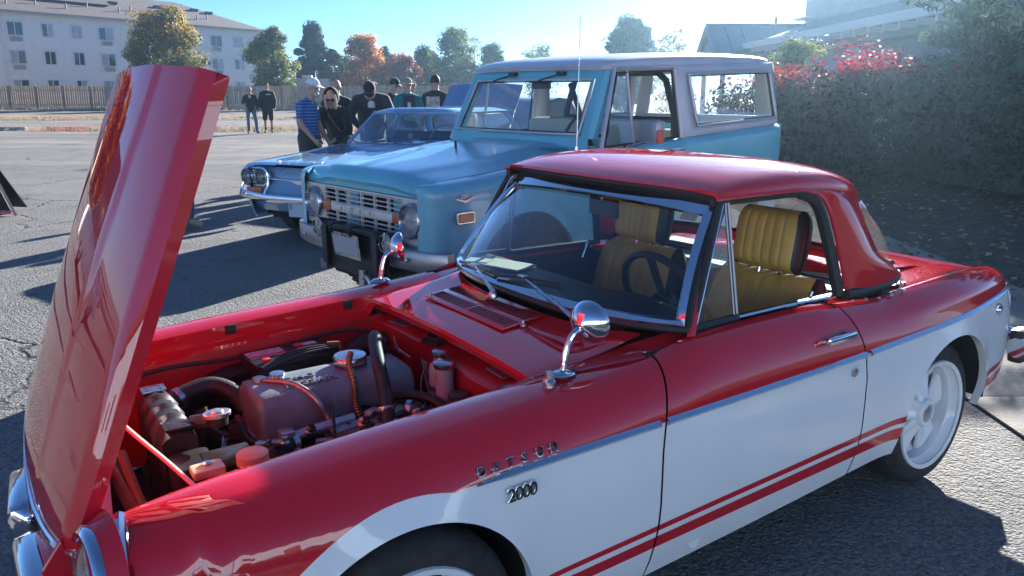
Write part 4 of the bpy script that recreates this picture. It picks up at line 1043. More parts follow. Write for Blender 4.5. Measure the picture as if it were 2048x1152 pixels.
mb = MB(); mb.tube([(.40, -.19, .53), (.36, -.19, .50)], .03, 12); mb.box((.43, -.19, .48), (.10, .14, .10), bevel=.02); mb.build('brake_cylinder', STEEL, roadster)
# washer bottle
wb = empty('washer_bottle'); wb.parent = roadster
mb = MB(); mb.box((-.20, -.325, .555), (.18, .10, .14), bevel=.03); mb.build('bottle_body', PLASTIC_Y, wb, 50)
mb = MB(); mb.lathe([(.026, 0), (.026, .02), (.038, .022), (.038, .045), (.034, .048), (0, .048)], (-.195, -.30, .615), (0, 0, 1), 24); mb.build('bottle_cap', PLASTIC_Y, wb, 40)
# brass-coloured relay cap and bracket where the prop stands
mb = MB(); mb.box((-.295, -.275, .635), (.075, .055, .022), bevel=.008); mb.build('relay_cover', BRASSY, roadster)
mb = MB(); mb.lathe([(.012, 0), (.012, .006), (.006, .008), (0, .009)], (-.295, -.27, .646), (0, 0, 1), 12); mb.build('relay_stud', DULLCHROME, roadster)
mb = MB(); mb.prism([(-.40, .52), (-.26, .52), (-.255, .635), (-.36, .632), (-.40, .58)], 'y', -.468, -.37); bev(mb.build('prop_bracket', REDIN, roadster), .006)
mb = MB(); mb.tube(curve_pts([(-.335, -.405, .640), (-.345, -.385, .652), (-.38, -.25, .672), (-.42, -.10, .69), (-.455, .02, .715), (-.46, .06, .74), (-.45, .09, .80)], 5), .0055, 8); mb.build('prop_rod', pmat('cream_rod', (.85, .78, .62), .4), roadster)
# front structure
mb = MB(); mb.tube([(-.46, .40, .52), (-.46, .10, .55), (-.43, -.28, .50), (-.42, -.42, .46)], .022, 4); mb.build('radiator_support', pmat('brown_bar', (.11, .07, .06), .6, vary=.3, vscale=20), roadster, 30)
mb = MB(); mb.box((0, 0, 0), (.07, .62, .03), M=Matrix.Translation((-.52, -.10, .55)) @ Matrix.Rotation(R(-6), 4, 'Z'), bevel=.006); mb.build('front_panel', REDIN, roadster)
mb = MB(); mb.tube(curve_pts([(-.44, .02, .60), (-.43, -.12, .54), (-.42, -.25, .50), (-.40, -.35, .44)], 6), .012, 8); mb.build('front_loom', pmat('brown_loom', (.16, .08, .05), .7), roadster); mb = MB(); mb.tube(curve_pts([(-.47, .25, .62), (-.46, .20, .56), (-.45, .22, .48)], 6), .004, 6); mb.build('front_loom', pmat('brown_loom', (.16, .08, .05), .7), roadster)
mb = MB()
for k in range(2): mb.lathe([(.05, 0), (.055, .02), (.03, .04), (0, .045)], (-.52, .22 - k * .12, .43), (.2, 0, 1), 18)
mb.box((-.47, .22, .50), (.06, .14, .05), bevel=.01); mb.build('horn', GRIME, roadster)
# hood rest rubbers along the gutters
for s in (-1, 1):
    for x in (-.02, .40):
        mb = MB(); zc = sinterp(ZC, x); mb.box((x, s * .511, zc - .022), (.034, .012, .034), bevel=.004); mb.build('rubber_rest', RUBBER, roadster)
# ================================================================ TURQUOISE OFF-ROADER (x to the rear, y to its right, front axle at 0)
TURQ = pmat('turquoise_paint', (0.13, 0.48, 0.60), 0.45, coat=0.8, coat_rough=0.12, vary=0.07, vscale=3, rvary=0.08)
HTWHITE = pmat('hardtop_white', (0.54, 0.55, 0.60), 0.42, coat=0.5, coat_rough=0.12, vary=0.05, vscale=3)
GRILLE = pmat('grille_offwhite', (0.66, 0.63, 0.58), 0.45, vary=0.06, vscale=10)
AMBER = pmat('faded_amber', (0.42, 0.10, 0.035), 0.35, coat=.4, vary=.2, vscale=60)
BEIGE = pmat('pale_vinyl', (0.50, 0.48, 0.43), 0.6, vary=0.08, vscale=8)
MATTEBLK = pmat('matte_black_steel', (0.013, 0.014, 0.016), 0.5, vary=0.3, vscale=16)
suv = empty('off_roader', (-.459, 5.346, 0), R(42.586))
tag(suv, 'boxy turquoise off-roader with pale hardtop, off-white grille and black grille guard', 'car')
BC = [(-.70, .985), (-.6, 1.003), (-.07, 1.045), (.5, 1.118), (.75, 1.135), (1.6, 1.178), (2.9, 1.240), (3.06, 1.238)]
BW = [(-.705, .655), (-.695, .72), (-.665, .775), (-.62, .808), (-.55, .826), (-.4, .834), (1.0, .838), (2.7, .836), (2.95, .826), (3.03, .80), (3.06, .76)]
ARF, ARR, BAZ = .43, .42, .37
def bzb(x):
    for xc, r in ((0, ARF), (2.34, ARR)):
        if abs(x - xc) < r: return BAZ + math.sqrt(r * r - (x - xc) ** 2)
    return interp([(-.7, .56), (-.5, .52), (-.43, .46), (.43, .44), (1.9, .46), (2.77, .50), (3.06, .55)], x)
def bsec(x, z):
    W = sinterp(BW, x); zc = sinterp(BC, x); i = 0
    if z > zc - .06: u = (z - (zc - .06)) / .06; i = .055 * (1 - math.sqrt(max(0, 1 - (u * .99) ** 2)))
    if z < .6: i += .03 * ((.6 - z) / .2) ** 2
    zz = .905 + .02 * (x + .6)
    i += .004 * (1 / (1 + math.exp((z - zz) / .006)))       # body crease
    for xc, r in ((0, ARF), (2.34, ARR)):
        d = math.hypot(x - xc, z - BAZ) - r
        if d > -.01 and z > .35: i -= .012 * math.exp(-max(0, d) / .03)
    return W - i
def suv_side(name, x0, x1, s, inner):
    xs = [x0 + (x1 - x0) * i / max(2, int((x1 - x0) / .05)) for i in range(max(2, int((x1 - x0) / .05)) + 1)]
    if x0 < -.6: xs += [-.70, -.695, -.688, -.68, -.67, -.66, -.65, -.635, -.62, -.6, -.58]
    if x1 > 3: xs += [2.95, 2.98, 3.0, 3.02, 3.04, 3.05]
    for xc, r in ((0, ARF), (2.34, ARR)):
        xs += [x for x in [xc + (r - 1e-4) * math.cos(math.pi * k / 36) for k in range(37)] + [xc - r - 2e-4, xc + r + 2e-4] if x0 < x < x1]
    xs = sorted(set(round(x, 5) for x in xs)); rows = []
    for x in xs:
        zc = sinterp(BC, x); b = bzb(x)
        lv = [max(b, min(z, zc - .06)) for z in (b, .5, .56, .62, .7, .78, .86)]
        zz = .905 + .02 * (x + .6)
        lv += [max(b, zz - .012), max(b, zz), max(b, zz + .012)]
        lv += [zc - .06 + .06 * math.sin(math.pi / 2 * k / 7) for k in range(8)]
        row = [(x, s * (bsec(x, lv[0]) - .03), lv[0])] + [(x, s * bsec(x, z), z) for z in lv]
        y0 = bsec(x, zc); e = inner(x)
        row += [(x, s * lerp(y0, e, .5), zc + .004), (x, s * e, zc + .004), (x, s * (e - .002), zc - .02)]
        rows.append(row)
    mb = MB(); mb.grid(rows); return mb.build(name, TURQ, suv, 40)
bf = {}
for s in (-1, 1):
    bf[s] = (suv_side('front_fender', -.705, .628, s, lambda x: .69 if x > -.62 else .60 + .09 * max(0, (x + .705) / .085)), suv_side('door', .634, 1.592, s, lambda x: .765), suv_side('rear_quarter', 1.598, 3.06, s, lambda x: .745))
# arch liners, underbody
mb = MB()
for xc, r in ((0, ARF), (2.34, ARR)):
    for s in (-1, 1):
        pr = [(xc + (r + .01) * math.cos(math.pi * k / 18), BAZ + (r + .01) * math.sin(math.pi * k / 18)) for k in range(-2, 21)]
        mb.grid([[(x, s * .80, z), (x, s * .42, z)] for x, z in pr]); mb.poly([(x, s * .42, z) for x, z in pr])
mb.box((1.2, 0, .52), (3.4, 1.2, .08)); mb.box((-.35, 0, .62), (.5, .9, .3)); mb.build('underbody', DARK, suv)
mb = MB(); mb.cyl((0, -.62, .36), (0, .62, .36), .05, 10); mb.cyl((2.34, -.62, .36), (2.34, .62, .36), .05, 10); mb.ell((0, -.2, .34), (.14, .13, .13)); mb.build('axle', GRIME, suv)
# hood
rows = []
for i in range(25):
    x = -.69 + 1.30 * i / 24; row = []
    for j in range(41):
        v = (j - 20) / 20; y = v * .685; zc = sinterp(BC, max(-.6, x))
        z = zc + .006 + .030 * (1 - abs(v) ** 3) + .012 / (1 + math.exp((abs(y) - .44) / .02))
        front = max(0, (-.60 - x) / .09); z -= .050 * front ** 2.2
        xx = x + .035 * v * v * max(0, 1 - (x + .69) / .2)
        row.append((xx, y, z))
    rows.append(row)
lip = [[(p[0] - .006, p[1], p[2] - .03) for p in rows[0]], [(p[0] + .012, p[1], p[2] - .055) for p in rows[0]]]
mb = MB(); mb.grid(list(reversed(lip)) + rows); mb.build('hood', TURQ, suv, 40)
mb = MB(); mb.tube(curve_pts([(.18, .10, 1.115), (.18, .10, 1.155), (.20, .13, 1.168), (.23, .17, 1.155), (.23, .17, 1.115)], 4), .007, 8); mb.build('hood_loop', MATTEBLK, suv)
mb = MB(); mb.box((.50, -.50, 1.142), (.12, .24, .006), M=Matrix.Rotation(0, 4, 'Y')); mb.build('cowl_vent', pmat('vent_teal', (.06, .2, .26), .6), suv)
# front panel round the grille
def fp(y, z): return (-.655 + .05 * max(0, (abs(y) - .60) / .2) ** 2, y, z)
mb = MB()
GX = -.655
def band(y0, y1, z0, z1, n=10):
    mb.grid([[fp(lerp(y0, y1, i / n), lerp(z0, z1, j / 3)) for j in range(4)] for i in range(n + 1)])
band(-.74, .74, .912, .975); band(-.74, .74, .545, .640); band(-.745, -.692, .640, .912, 3); band(.692, .745, .640, .912, 3)
mb.build('front_panel', TURQ, suv, 40)
g = empty('grille'); g.parent = suv
# off-white grille surround with rounded outer corners
def plate_with(mb, outer, x, t):
    pass
GZ = .776; GH = .268; GWD = 1.384
mb = MB(); o_ = rrect(GWD, GH, .03, 5, 0, GZ); i_ = rrect(GWD - .026, GH - .022, .022, 5, 0, GZ)
n = len(o_)
mb.grid([[(GX - .004, *o_[k]), (GX - .022, *o_[k]), (GX - .022, *i_[k]), (GX + .03, *i_[k])] for k in range(n)], closed_u=True); mb.build('grille_rim', GRILLE, g, 40)
for s in (-1, 1):   # side plates that carry the headlights
    mb = MB(); yc, r = s * .565, .104
    cir = [(yc + r * math.cos(2 * math.pi * k / 40), GZ + .006 + r * math.sin(2 * math.pi * k / 40)) for k in range(40)]
    a, b = (.452, .683) ; rec = []
    for k in range(40):
        t = 2 * math.pi * k / 40; dx, dz = math.cos(t), math.sin(t); hy = (b - a) / 2; yc2 = s * (a + b) / 2; hz = GH / 2 - .005
        # ray from the lamp centre to the rectangle
        ts = []
        if dx > 1e-6: ts.append((yc2 + hy - yc) / dx)
        if dx < -1e-6: ts.append((yc2 - hy - yc) / dx)
        if dz > 1e-6: ts.append((GZ + hz - GZ - .006) / dz)
        if dz < -1e-6: ts.append((GZ - hz - GZ - .006) / dz)
        q = min(t_ for t_ in ts if t_ > 0); q = max(q, r * 1.01); rec.append((yc + q * dx, GZ + .006 + q * dz))
    mb.grid([[(GX - .012, *rec[k]), (GX - .012, *cir[k]), (GX + .03, *cir[k])] for k in range(40)], closed_u=True); mb.build('lamp_panel', GRILLE, g, 40)
mb = MB(); mb.box((GX + .05, 0, GZ), (.01, 1.36, .27)); mb.build('grille_backing', DARK, g)
for y, w in ((.18, .16), (-.36, .12)): mb = MB(); mb.box((GX + .035, y, GZ), (.01, w, .25)); mb.build('inner_panel', TURQ, g)
for k in range(9):
    z = GZ - .114 + k * .0285
    if k in (4,): continue
    mb = MB(); mb.box((GX - .008, 0, z), (.020, .91, .0062), bevel=.002); mb.build('grille_bar', GRILLE, g)
mb = MB(); mb.box((GX - .010, 0, GZ), (.024, .91, .046), bevel=.004); mb.build('centre_bar', GRILLE, g)
for k in range(7):
    y = -.452 + k * .904 / 6; mb = MB(); mb.box((GX - .006, y, GZ), (.018, .010, .25)); mb.build('grille_upright', GRILLE, g)
for s in (-1, 1):
    mb = MB(); mb.box((GX - .020, s * .405, GZ), (.02, .088, .062), bevel=.012); mb.build('turn_signal', AMBER, g, 50)
SIL = pmat('badge_silver', (.55, .56, .58), .3, .8)
for k, ch in enumerate('FORD'):
    y = .205 - k * .112; mb = MB(); mb.box((GX - .024, y - .0, GZ), (.006, .054, .034), bevel=.006); mb.build('letter_block', GRILLE, g)
    text('grille_letter', ch, .046, SIL, g, basis((GX - .029, y + .019, GZ - .016), (0, -1, 0), (0, 0, 1)), extrude=.004)
def headlamp(parent, x, y, z, r):
    h = empty('headlight'); h.parent = parent; h.location = (x, y, z)
    mb = MB(); mb.lathe([(r * 1.02, .03), (r * 1.04, -.01), (r * 1.0, -.034), (r * .90, -.040), (r * .82, -.028), (r * .80, .0)], (0, 0, 0), (1, 0, 0), 40); mb.build('bezel', DULLCHROME, h, 60)
    mb = MB(); mb.lathe([(0, -.040), (r * .3, -.037), (r * .6, -.026), (r * .8, -.008)], (0, 0, 0), (1, 0, 0), 32); mb.build('lens', glassmat('lamp_glass', (.85, .87, .88), .9), h, 80)
    mb = MB(); mb.lathe([(r * .8, -.004), (r * .6, .03), (r * .3, .05), (0, .055)], (0, 0, 0), (1, 0, 0), 32); mb.build('reflector', pmat('lamp_reflector', (.80, .82, .84), .4, .35, bump=.6, bscale=45), h, 80)
    mb = MB(); mb.lathe([(.02, -.02), (.016, -.025), (0, -.026)], (0, 0, 0), (1, 0, 0), 12); mb.build('bulb', PLASTIC_W, h)
for s in (-1, 1): headlamp(suv, GX - .015, s * .565, GZ + .006, .104)
# side marker and engine badge
for s in (-1,):
    MK = basis((-.505, -.836, .815), (1, 0, 0), (0, 0, 1)); f = bf[s][0]
    mb = MB(); mb.prism(rrect(.132, .070, .012), 'z', -.004, .012); mb.xf(MK); bev(mb.build('marker_frame', DULLCHROME, f), .003)
    mb = MB(); mb.prism(rrect(.112, .050, .010), 'z', .008, .018); mb.xf(MK); bev(mb.build('marker_lens', AMBER, f), .004)
    MK2 = basis((-.505, -.838, .925), (1, 0, .05), (0, 0, 1))
    mb = MB(); mb.prism([(-.075, .004), (-.055, .004), (0, -.012), (.055, .004), (.075, .004), (0, -.026)], 'z', -.002, .006); mb.xf(MK2); mb.build('vee_badge', SIL, f)
    text('engine_badge', '289', .036, SIL, f, MK2 @ Matrix.Translation((-.036, .002, .004)), extrude=.003)
# wheels
def truck_wheel(parent, x, y, r, rim, s, hubm, w=.19):
    k = empty('wheel'); k.parent = parent; k.location = (x, y, r); k.rotation_euler = (0, 0, 0 if s < 0 else math.pi)
    mb = MB(); mb.lathe([(rim, -w * .36), (rim + .02, -w * .46), (r * .86, -w * .5), (r * .965, -w * .43), (r, -w * .30), (r, w * .30), (r * .965, w * .43), (r * .86, w * .5), (rim, w * .40)], (0, 0, 0), (0, 1, 0), 44)
    mb.build('tyre', TYRE, k, 35)
    mb = MB()
    for q in range(40):
        a = 2 * math.pi * q / 40
        for sd in (-1, 1): mb.box((0, sd * w * .27, r - .002), (.028, w * .3, .014), M=Matrix.Rotation(a + sd * .08, 4, 'Y'))
    o = mb.build('tread', TYRE, k, 0); o['kind'] = 'stuff'
    mb = MB(); mb.lathe([(rim + .008, -w * .40), (rim - .01, -w * .36), (rim - .03, -w * .12), (rim * .55, -w * .16), (rim * .45, -w * .28), (rim * .25, -w * .32), (0, -w * .34)], (0, 0, 0), (0, 1, 0), 36); mb.build('rim', hubm, k, 40)
for x in (0, 2.34):
    for s in (-1, 1): truck_wheel(suv, x, s * .70, .365, .20, s, HTWHITE, .22)
# bumper, guard, winch, fog lamps
mb = MB(); rows = []
for i in range(33):
    v = (i - 16) / 16; y = v * .86; x = -.735 + .10 * abs(v) ** 5
    rows.append([(x + .03, y, .625), (x - .012, y, .622), (x - .020, y, .610), (x - .018, y, .512), (x - .008, y, .500), (x + .03, y, .505)])
mb.grid(rows); mb.poly(rows[0]); mb.poly(rows[-1]); mb.build('front_bumper', pmat('silver_bumper', (.42, .42, .43), .38, .8, vary=.18, vscale=9), suv, 40)
for y in (-.60, .60):
    mb = MB(); mb.lathe([(.016, 0), (.014, .008), (0, .012)], (-.752, y, .565), (-1, 0, 0), 12); mb.build('bumper_bolt', DULLCHROME, suv)
gd = empty('grille_guard'); gd.parent = suv
for y in (-.40, .18):
    mb = MB(); mb.prism([(-.77, .40), (-.84, .44), (-.85, .675), (-.83, .708), (-.77, .712), (-.755, .66), (-.755, .42)], 'y', y - .028, y + .028); bev(mb.build('guard_upright', MATTEBLK, gd), .014, 3)
mb = MB(); mb.box((-.80, -.11, .690), (.055, .56, .042), bevel=.016); mb.build('guard_bar', MATTEBLK, gd)
mb = MB(); mb.box((-.79, -.11, .535), (.03, .54, .25), bevel=.008); mb.build('guard_plate', MATTEBLK, gd)
for y in (-.20, .02):
    mb = MB(); mb.tube([(-.835 + .055 * math.cos(a) - .0, y, .690 + .032 * math.sin(a)) for a in [R(40 + 20 * k) for k in range(15)]], .006, 6); mb.build('plate_hanger', MATTEBLK, gd)
pl = empty('licence_plate'); pl.parent = suv
PM = basis((-.860, -.125, .600), (0, -1, 0), (-.12, 0, 1))
mb = MB(); mb.prism(rrect(.305, .152, .01), 'z', 0, .004); mb.xf(PM); mb.build('plate_frame', DULLCHROME, pl)
mb = MB(); mb.prism(rrect(.27, .112, .006), 'z', .004, .006); mb.xf(PM); mb.build('plate_face', pmat('plate_grey', (.36, .39, .42), .5), pl)
text('plate_script', 'Oregon', .022, BADGE, pl, PM @ Matrix.Translation((-.038, .058, .0042)), extrude=.0006)
mb = MB(); mb.box((-.78, .235, .425), (.09, .085, .065), bevel=.01); mb.build('step_bracket', pmat('grey_bracket', (.16, .16, .17), .5, .4), suv)
mb = MB(); mb.cyl((-.80, -.22, .46), (-.80, -.22, .35), .035, 14); mb.cyl((-.80, -.42, .44), (-.80, -.42, .34), .028, 14); mb.box((-.78, -.31, .42), (.05, .20, .05), bevel=.01); mb.build('winch_mount', STEEL, suv)
mb = MB(); mb.tube([(-.85, -.325 + .05 * math.cos(R(a)), .385 + .05 * math.sin(R(a))) for a in range(60, 350, 20)], [.018] * 12 + [.014, .01, .006], 8); mb.build('tow_hook', STEEL, suv)
for y in (-.475, .305):
    f = empty('fog_lamp'); f.parent = suv; f.location = (-.80, y, .655)
    mb = MB(); mb.lathe([(.062, -.01), (.066, .0), (.055, .05), (.02, .07), (0, .07)], (0, 0, 0), (1, 0, 0), 24); mb.build('lamp_shell', BLACKP, f, 40)
    mb = MB(); mb.lathe([(0, -.016), (.03, -.015), (.06, -.006)], (0, 0, 0), (1, 0, 0), 24); mb.build('lamp_glass', glassmat('lamp_glass', (.85, .87, .88), .9), f, 80)
    mb = MB(); mb.lathe([(.058, 0), (.03, .03), (0, .04)], (0, 0, 0), (1, 0, 0), 24); mb.build('lamp_bowl', MATS['lamp_reflector'], f, 60)
    mb = MB(); mb.tube([(-.024, .050 * math.cos(2 * math.pi * k / 20), .050 * math.sin(2 * math.pi * k / 20)) for k in range(20)], .003, 6, closed=True)
    for a in (0, 90): mb.tube([(-.014, .064 * math.cos(R(a)), .064 * math.sin(R(a))), (-.030, 0, 0), (-.014, -.064 * math.cos(R(a)), -.064 * math.sin(R(a)))], .003, 6)
    mb.build('stone_guard', DULLCHROME, f)
    mb = MB(); mb.cyl((.03, 0, -.055), (.03, 0, -.12), .01, 8); mb.build('lamp_stem', BLACKP, f)
# cowl, windshield frame and glass
def wf(y, t): # windshield plane: t 0 base .. 1 top
    return (lerp(.655, .868, t) - .012 * (1 - y * y), y * lerp(.705, .665, t), lerp(1.205, 1.655, t))
mb = MB(); rows = []
for j in range(-10, 11):
    v = j / 10; rows.append([(.615, v * .72, 1.128 + .02 * (1 - v * v)), (.64, v * .72, 1.14 + .02 * (1 - v * v)), wf(v * 1.02, -.02), wf(v, .03)])
mb.grid(rows); mb.build('cowl', TURQ, suv, 40)
wfp = empty('windshield_frame'); wfp.parent = suv
for a, b, nm in (((-1, 0), (-1, 1), 'frame_post'), ((1, 0), (1, 1), 'frame_post')):
    mb = MB(); p, q = Vector(wf(*a)), Vector(wf(*b)); s = a[0]
    mb.grid([[r + Vector((-.012, -s * .055, 0)), r + Vector((-.012, s * .01, 0)), r + Vector((.02, s * .035, 0)), r + Vector((.07, s * .035, 0)), r + Vector((.07, -s * .03, 0))] for r in (p, p.lerp(q, .5), q)], closed_v=True); mb.build(nm, TURQ, wfp)
mb = MB(); mb.grid([[Vector(wf(j / 8, .88)) + Vector((-.012, 0, 0)), Vector(wf(j / 8, 1.03)) + Vector((-.008, 0, 0)), Vector(wf(j / 8, 1.03)) + Vector((.05, 0, 0)), Vector(wf(j / 8, .88)) + Vector((.03, 0, 0))] for j in range(-8, 9)], closed_v=True); mb.build('frame_header', TURQ, wfp, 40)
gl = [wf(-.90 + 1.8 * j / 10, .075) for j in range(11)] + [wf(.90, .86)] + [wf(.90 - 1.8 * j / 10, .87) for j in range(11)]
gl = [wf(-.905, .06), wf(-.5, .055), wf(0, .055), wf(.5, .055), wf(.905, .06), wf(.91, .45), wf(.905, .865), wf(.5, .87), wf(0, .87), wf(-.5, .87), wf(-.905, .865), wf(-.91, .45)]
gl = [tuple(Vector(p) + Vector((-.016, 0, 0))) for p in gl]
mb = MB(); mb.poly(gl); mb.build('windshield', glassmat('dusty_glass', (.91, .94, .94), .95, dust=.05), suv, 0)
mb = MB(); mb.tube([(p[0] - .004, p[1], p[2]) for p in gl], .012, 8, closed=True); mb.build('windshield_moulding', pmat('anodised_trim', (.55, .56, .60), .5, .6), wfp, 60)
mb = MB(); mb.tube([(p[0] - .004, p[1] * .975, 1.42 + (p[2] - 1.42) * .945) for p in gl], .007, 6, closed=True); mb.build('windshield_seal', SOFTRED, wfp)
for y in (-.33, .42):
    w = empty('wiper'); w.parent = suv
    a = Vector(wf(y - .12, .965)) + Vector((-.03, 0, 0)); b = Vector(wf(y + .18, .86)) + Vector((-.035, 0, 0))
    mb = MB(); mb.box(a, (.04, .07, .03), bevel=.008); mb.build('motor_cover', MATTEBLK, w)
    mb = MB(); mb.tube([a, b], .006, 6); mb.build('arm', MATTEBLK, w)
    mb = MB(); mb.tube([Vector(wf(y - .02, .845)) + Vector((-.03, 0, 0)), Vector(wf(y + .38, .845)) + Vector((-.03, 0, 0))], .006, 6); mb.build('blade', MATTEBLK, w)
# hardtop roof
RZ = [(.80, 1.692), (.9, 1.735), (1.1, 1.768), (1.5, 1.800), (2.1, 1.822), (2.6, 1.826), (2.86, 1.815), (2.95, 1.79), (2.985, 1.745)]
def roof2(x, th):
    s, c = math.sin(th), math.cos(th)
    Y = sinterp([(.80, .66), (.9, .70), (1.2, .715), (2.6, .715), (2.9, .70), (2.985, .66)], x)
    ze = lerp(1.668, 1.752, (x - .80) / 2.185); H = sinterp(RZ, x) - ze
    return (x + .03 * abs(s) ** 3 * (1 if x < .95 else 0) * (1 - (x - .8) / .15), Y * (1 if s > 0 else -1) * abs(s) ** .45, ze + H * abs(c) ** .5)
rt = empty('hardtop'); rt.parent = suv
mb = MB(); rows = [[roof2(.80 + 2.185 * i / 34, -math.pi / 2 + math.pi * j / 44) for j in range(45)] for i in range(35)]
mb.grid(rows); mb.grid([rows[0], [(p[0] + .03, p[1] * .98, p[2] - .03) for p in rows[0]]]); mb.build('roof', HTWHITE, rt, 45)
mb = MB(); mb.grid([[(p[0], p[1] * .97, p[2] - .03) for p in r] for r in rows[1:-1]]); mb.build('headliner', BEIGE, rt, 60)
for s in (-1, 1):
    mb = MB(); mb.tube([(p[0], p[1] + s * .006, p[2] - .004) for p in [r[0 if s < 0 else -1] for r in rows]], .009, 6); mb.build('drip_rail', HTWHITE, rt)
# hardtop side walls with window openings (rear side) and door frames
def wy(z, x=2.0):
    zb_ = lerp(1.178, 1.243, (x - 1.6) / 1.3); return lerp(.785, .712, max(0, min(1, (z - zb_) / .55)))
for s in (-1, 1):
    O = [(1.602, 1.180), (2.965, 1.243), (2.955, 1.50), (2.93, 1.755), (1.585, 1.705)]
    hole = [(1.790, 1.262), (2.925, 1.300), (2.86, 1.682), (1.715, 1.640)]
    def P3(p): return (p[0], s * wy(p[1], p[0]), p[1])
    mb = MB()
    q = [(1.602, 1.180), (2.965, 1.243), (2.94, 1.758), (1.585, 1.702)]
    for k in range(4):
        a, b, c2, d2 = q[k], q[(k + 1) % 4], hole[(k + 1) % 4], hole[k]
        rows_ = []
        for i in range(7):
            t = i / 6; rows_.append([P3((lerp(lerp(a[0], b[0], t), lerp(d2[0], c2[0], t), u), lerp(lerp(a[1], b[1], t), lerp(d2[1], c2[1], t), u))) for u in (0, .5, 1)])
        mb.grid(rows_)
    o = mb.build('side_wall', HTWHITE, rt, 40); solid(o, .03, 0)
    hl_ = []
    for k in range(4):
        for i in range(6): t = i / 6; hl_.append(P3((lerp(hole[k][0], hole[(k + 1) % 4][0], t), lerp(hole[k][1], hole[(k + 1) % 4][1], t))))
    hl_ = [(p[0], p[1] + s * .016, p[2]) for p in hl_]
    mb = MB(); mb.tube([(p[0], p[1] + s * .006, p[2]) for p in hl_], .013, 8, closed=True); mb.build('window_moulding', pmat('anodised_trim', (.55, .56, .60), .5, .6), rt, 60)
    mb = MB(); mb.tube([(2.33 + (p[0] - 2.33) * .975, p[1] - s * .004, 1.47 + (p[2] - 1.47) * .935) for p in hl_], .008, 6, closed=True); mb.build('window_seal', SOFTRED, rt)
    mb = MB(); mb.poly([(p[0], p[1] - s * .010, p[2]) for p in hl_]); mb.build('rear_side_window', glassmat('dusty_glass', dust=.1), rt, 0)
    # door window frame
    F = [(.690, 1.142), (.905, 1.668), (1.572, 1.694), (1.588, 1.180)]
    def PD(p): return (p[0], s * lerp(.80, .712, (p[1] - 1.15) / .55), p[1])
    mb = MB(); mb.tube([PD(p) for p in F], .016, 6); mb.build('door_frame', MATS['anodised_trim'], bf[s][1])
    F2 = [(F[0][0] + .035, F[0][1] + .01), (F[1][0] + .02, F[1][1] - .03), (F[2][0] - .03, F[2][1] - .03), (F[3][0] - .035, F[3][1] + .01)]
    mb = MB(); mb.tube([PD(p) for p in F2], .010, 6, closed=True); mb.build('door_seal', SOFTRED, bf[s][1])
    mb = MB(); mb.tube([PD((1.03, 1.155)), PD((1.03, 1.668))], .011, 6); mb.build('vent_divider', MATS['anodised_trim'], bf[s][1])
    if s > 0:
        mb = MB(); mb.poly([PD(p) for p in F2]); mb.build('door_window', glassmat('dusty_glass', dust=.1), bf[s][1], 0)
    else:
        mb = MB(); mb.poly([PD(F2[0]), PD((1.03, 1.155)), PD((1.03, 1.66)), PD(F2[1])]); mb.build('vent_window', glassmat('dusty_glass', dust=.1), bf[s][1], 0)
    mb = MB(); mb.grid([[(x, s * .80, sinterp(BC, x) - .005), (x, s * .74, sinterp(BC, x) + .0), (x, s * .73, .75)] for x in (.66, .9, 1.2, 1.585)]); mb.build('door_card', BEIGE, bf[s][1], 60)
# tail
mb = MB(); rows = []
for k in range(8):
    z = lerp(.55, 1.243, k / 7); rows.append([(3.055, v * .78, z) for v in [(-1 + 2 * j / 8) for j in range(9)]])
mb.grid(rows); mb.build('tailgate', TURQ, suv)
mb = MB(); O = [(-.75, 1.243), (.75, 1.243), (.67, 1.75), (-.67, 1.75)]; I = [(-.60, 1.31), (.60, 1.31), (.55, 1.68), (-.55, 1.68)]
for k in range(4):
    a, b, c2, d2 = O[k], O[(k + 1) % 4], I[(k + 1) % 4], I[k]; mb.poly([(2.985, *a), (2.985, *b), (2.975, *c2), (2.975, *d2)])
o = mb.build('rear_wall', HTWHITE, rt, 0); solid(o, .03, 0)
mb = MB(); mb.poly([(2.98, *p) for p in I]); mb.build('rear_window', glassmat('dusty_glass', dust=.1), rt, 0)
# cabin
mb = MB(); mb.box((1.7, 0, .60), (2.5, 1.5, .05)); mb.build('cabin_floor', pmat('floor_mat', (.05, .05, .05), .9), suv)
mb = MB(); mb.box((.80, 0, 1.06), (.16, 1.40, .16), bevel=.03); mb.build('dashboard', TURQ, suv)
for y in (-.38, .38):
    st = empty('seat'); st.parent = suv; st.location = (1.45, y, 0)
    mb = MB(); mb.box((0, 0, 1.03), (.14, .52, .56), M=Matrix.Rotation(R(0), 4, 'Y'), bevel=.06); mb.build('backrest', BEIGE, st, 50)
    mb = MB(); mb.box((-.25, 0, .80), (.5, .52, .14), bevel=.05); mb.build('seat_cushion', BEIGE, st, 50)
mb = MB(); mb.box((2.25, 0, .98), (.14, 1.1, .45), bevel=.05); mb.box((2.05, 0, .80), (.4, 1.1, .12), bevel=.04); mb.build('rear_bench', BEIGE, suv, 50)
mb = MB(); mb.tube([(1.02 + .08 * math.sin(2 * math.pi * k / 28), -.36 + .20 * math.cos(2 * math.pi * k / 28), 1.205 + .17 * math.sin(2 * math.pi * k / 28)) for k in range(28)], .012, 8, closed=True); mb.tube([(.85, -.36, 1.12), (1.02, -.36, 1.205)], .022, 8); mb.tube([(1.02, -.55, 1.205), (1.02, -.17, 1.205)], .01, 6); mb.build('steering_wheel', BLACKP, suv)
mb = MB()
for s in (-1, 1):
    mb.tube([(1.80, s * .60, .62), (1.80, s * .57, 1.35), (1.80, s * .48, 1.60), (1.80, s * .40, 1.66)], .026, 10); mb.tube([(1.82, s * .55, 1.58), (2.35, s * .62, .70)], .024, 8)
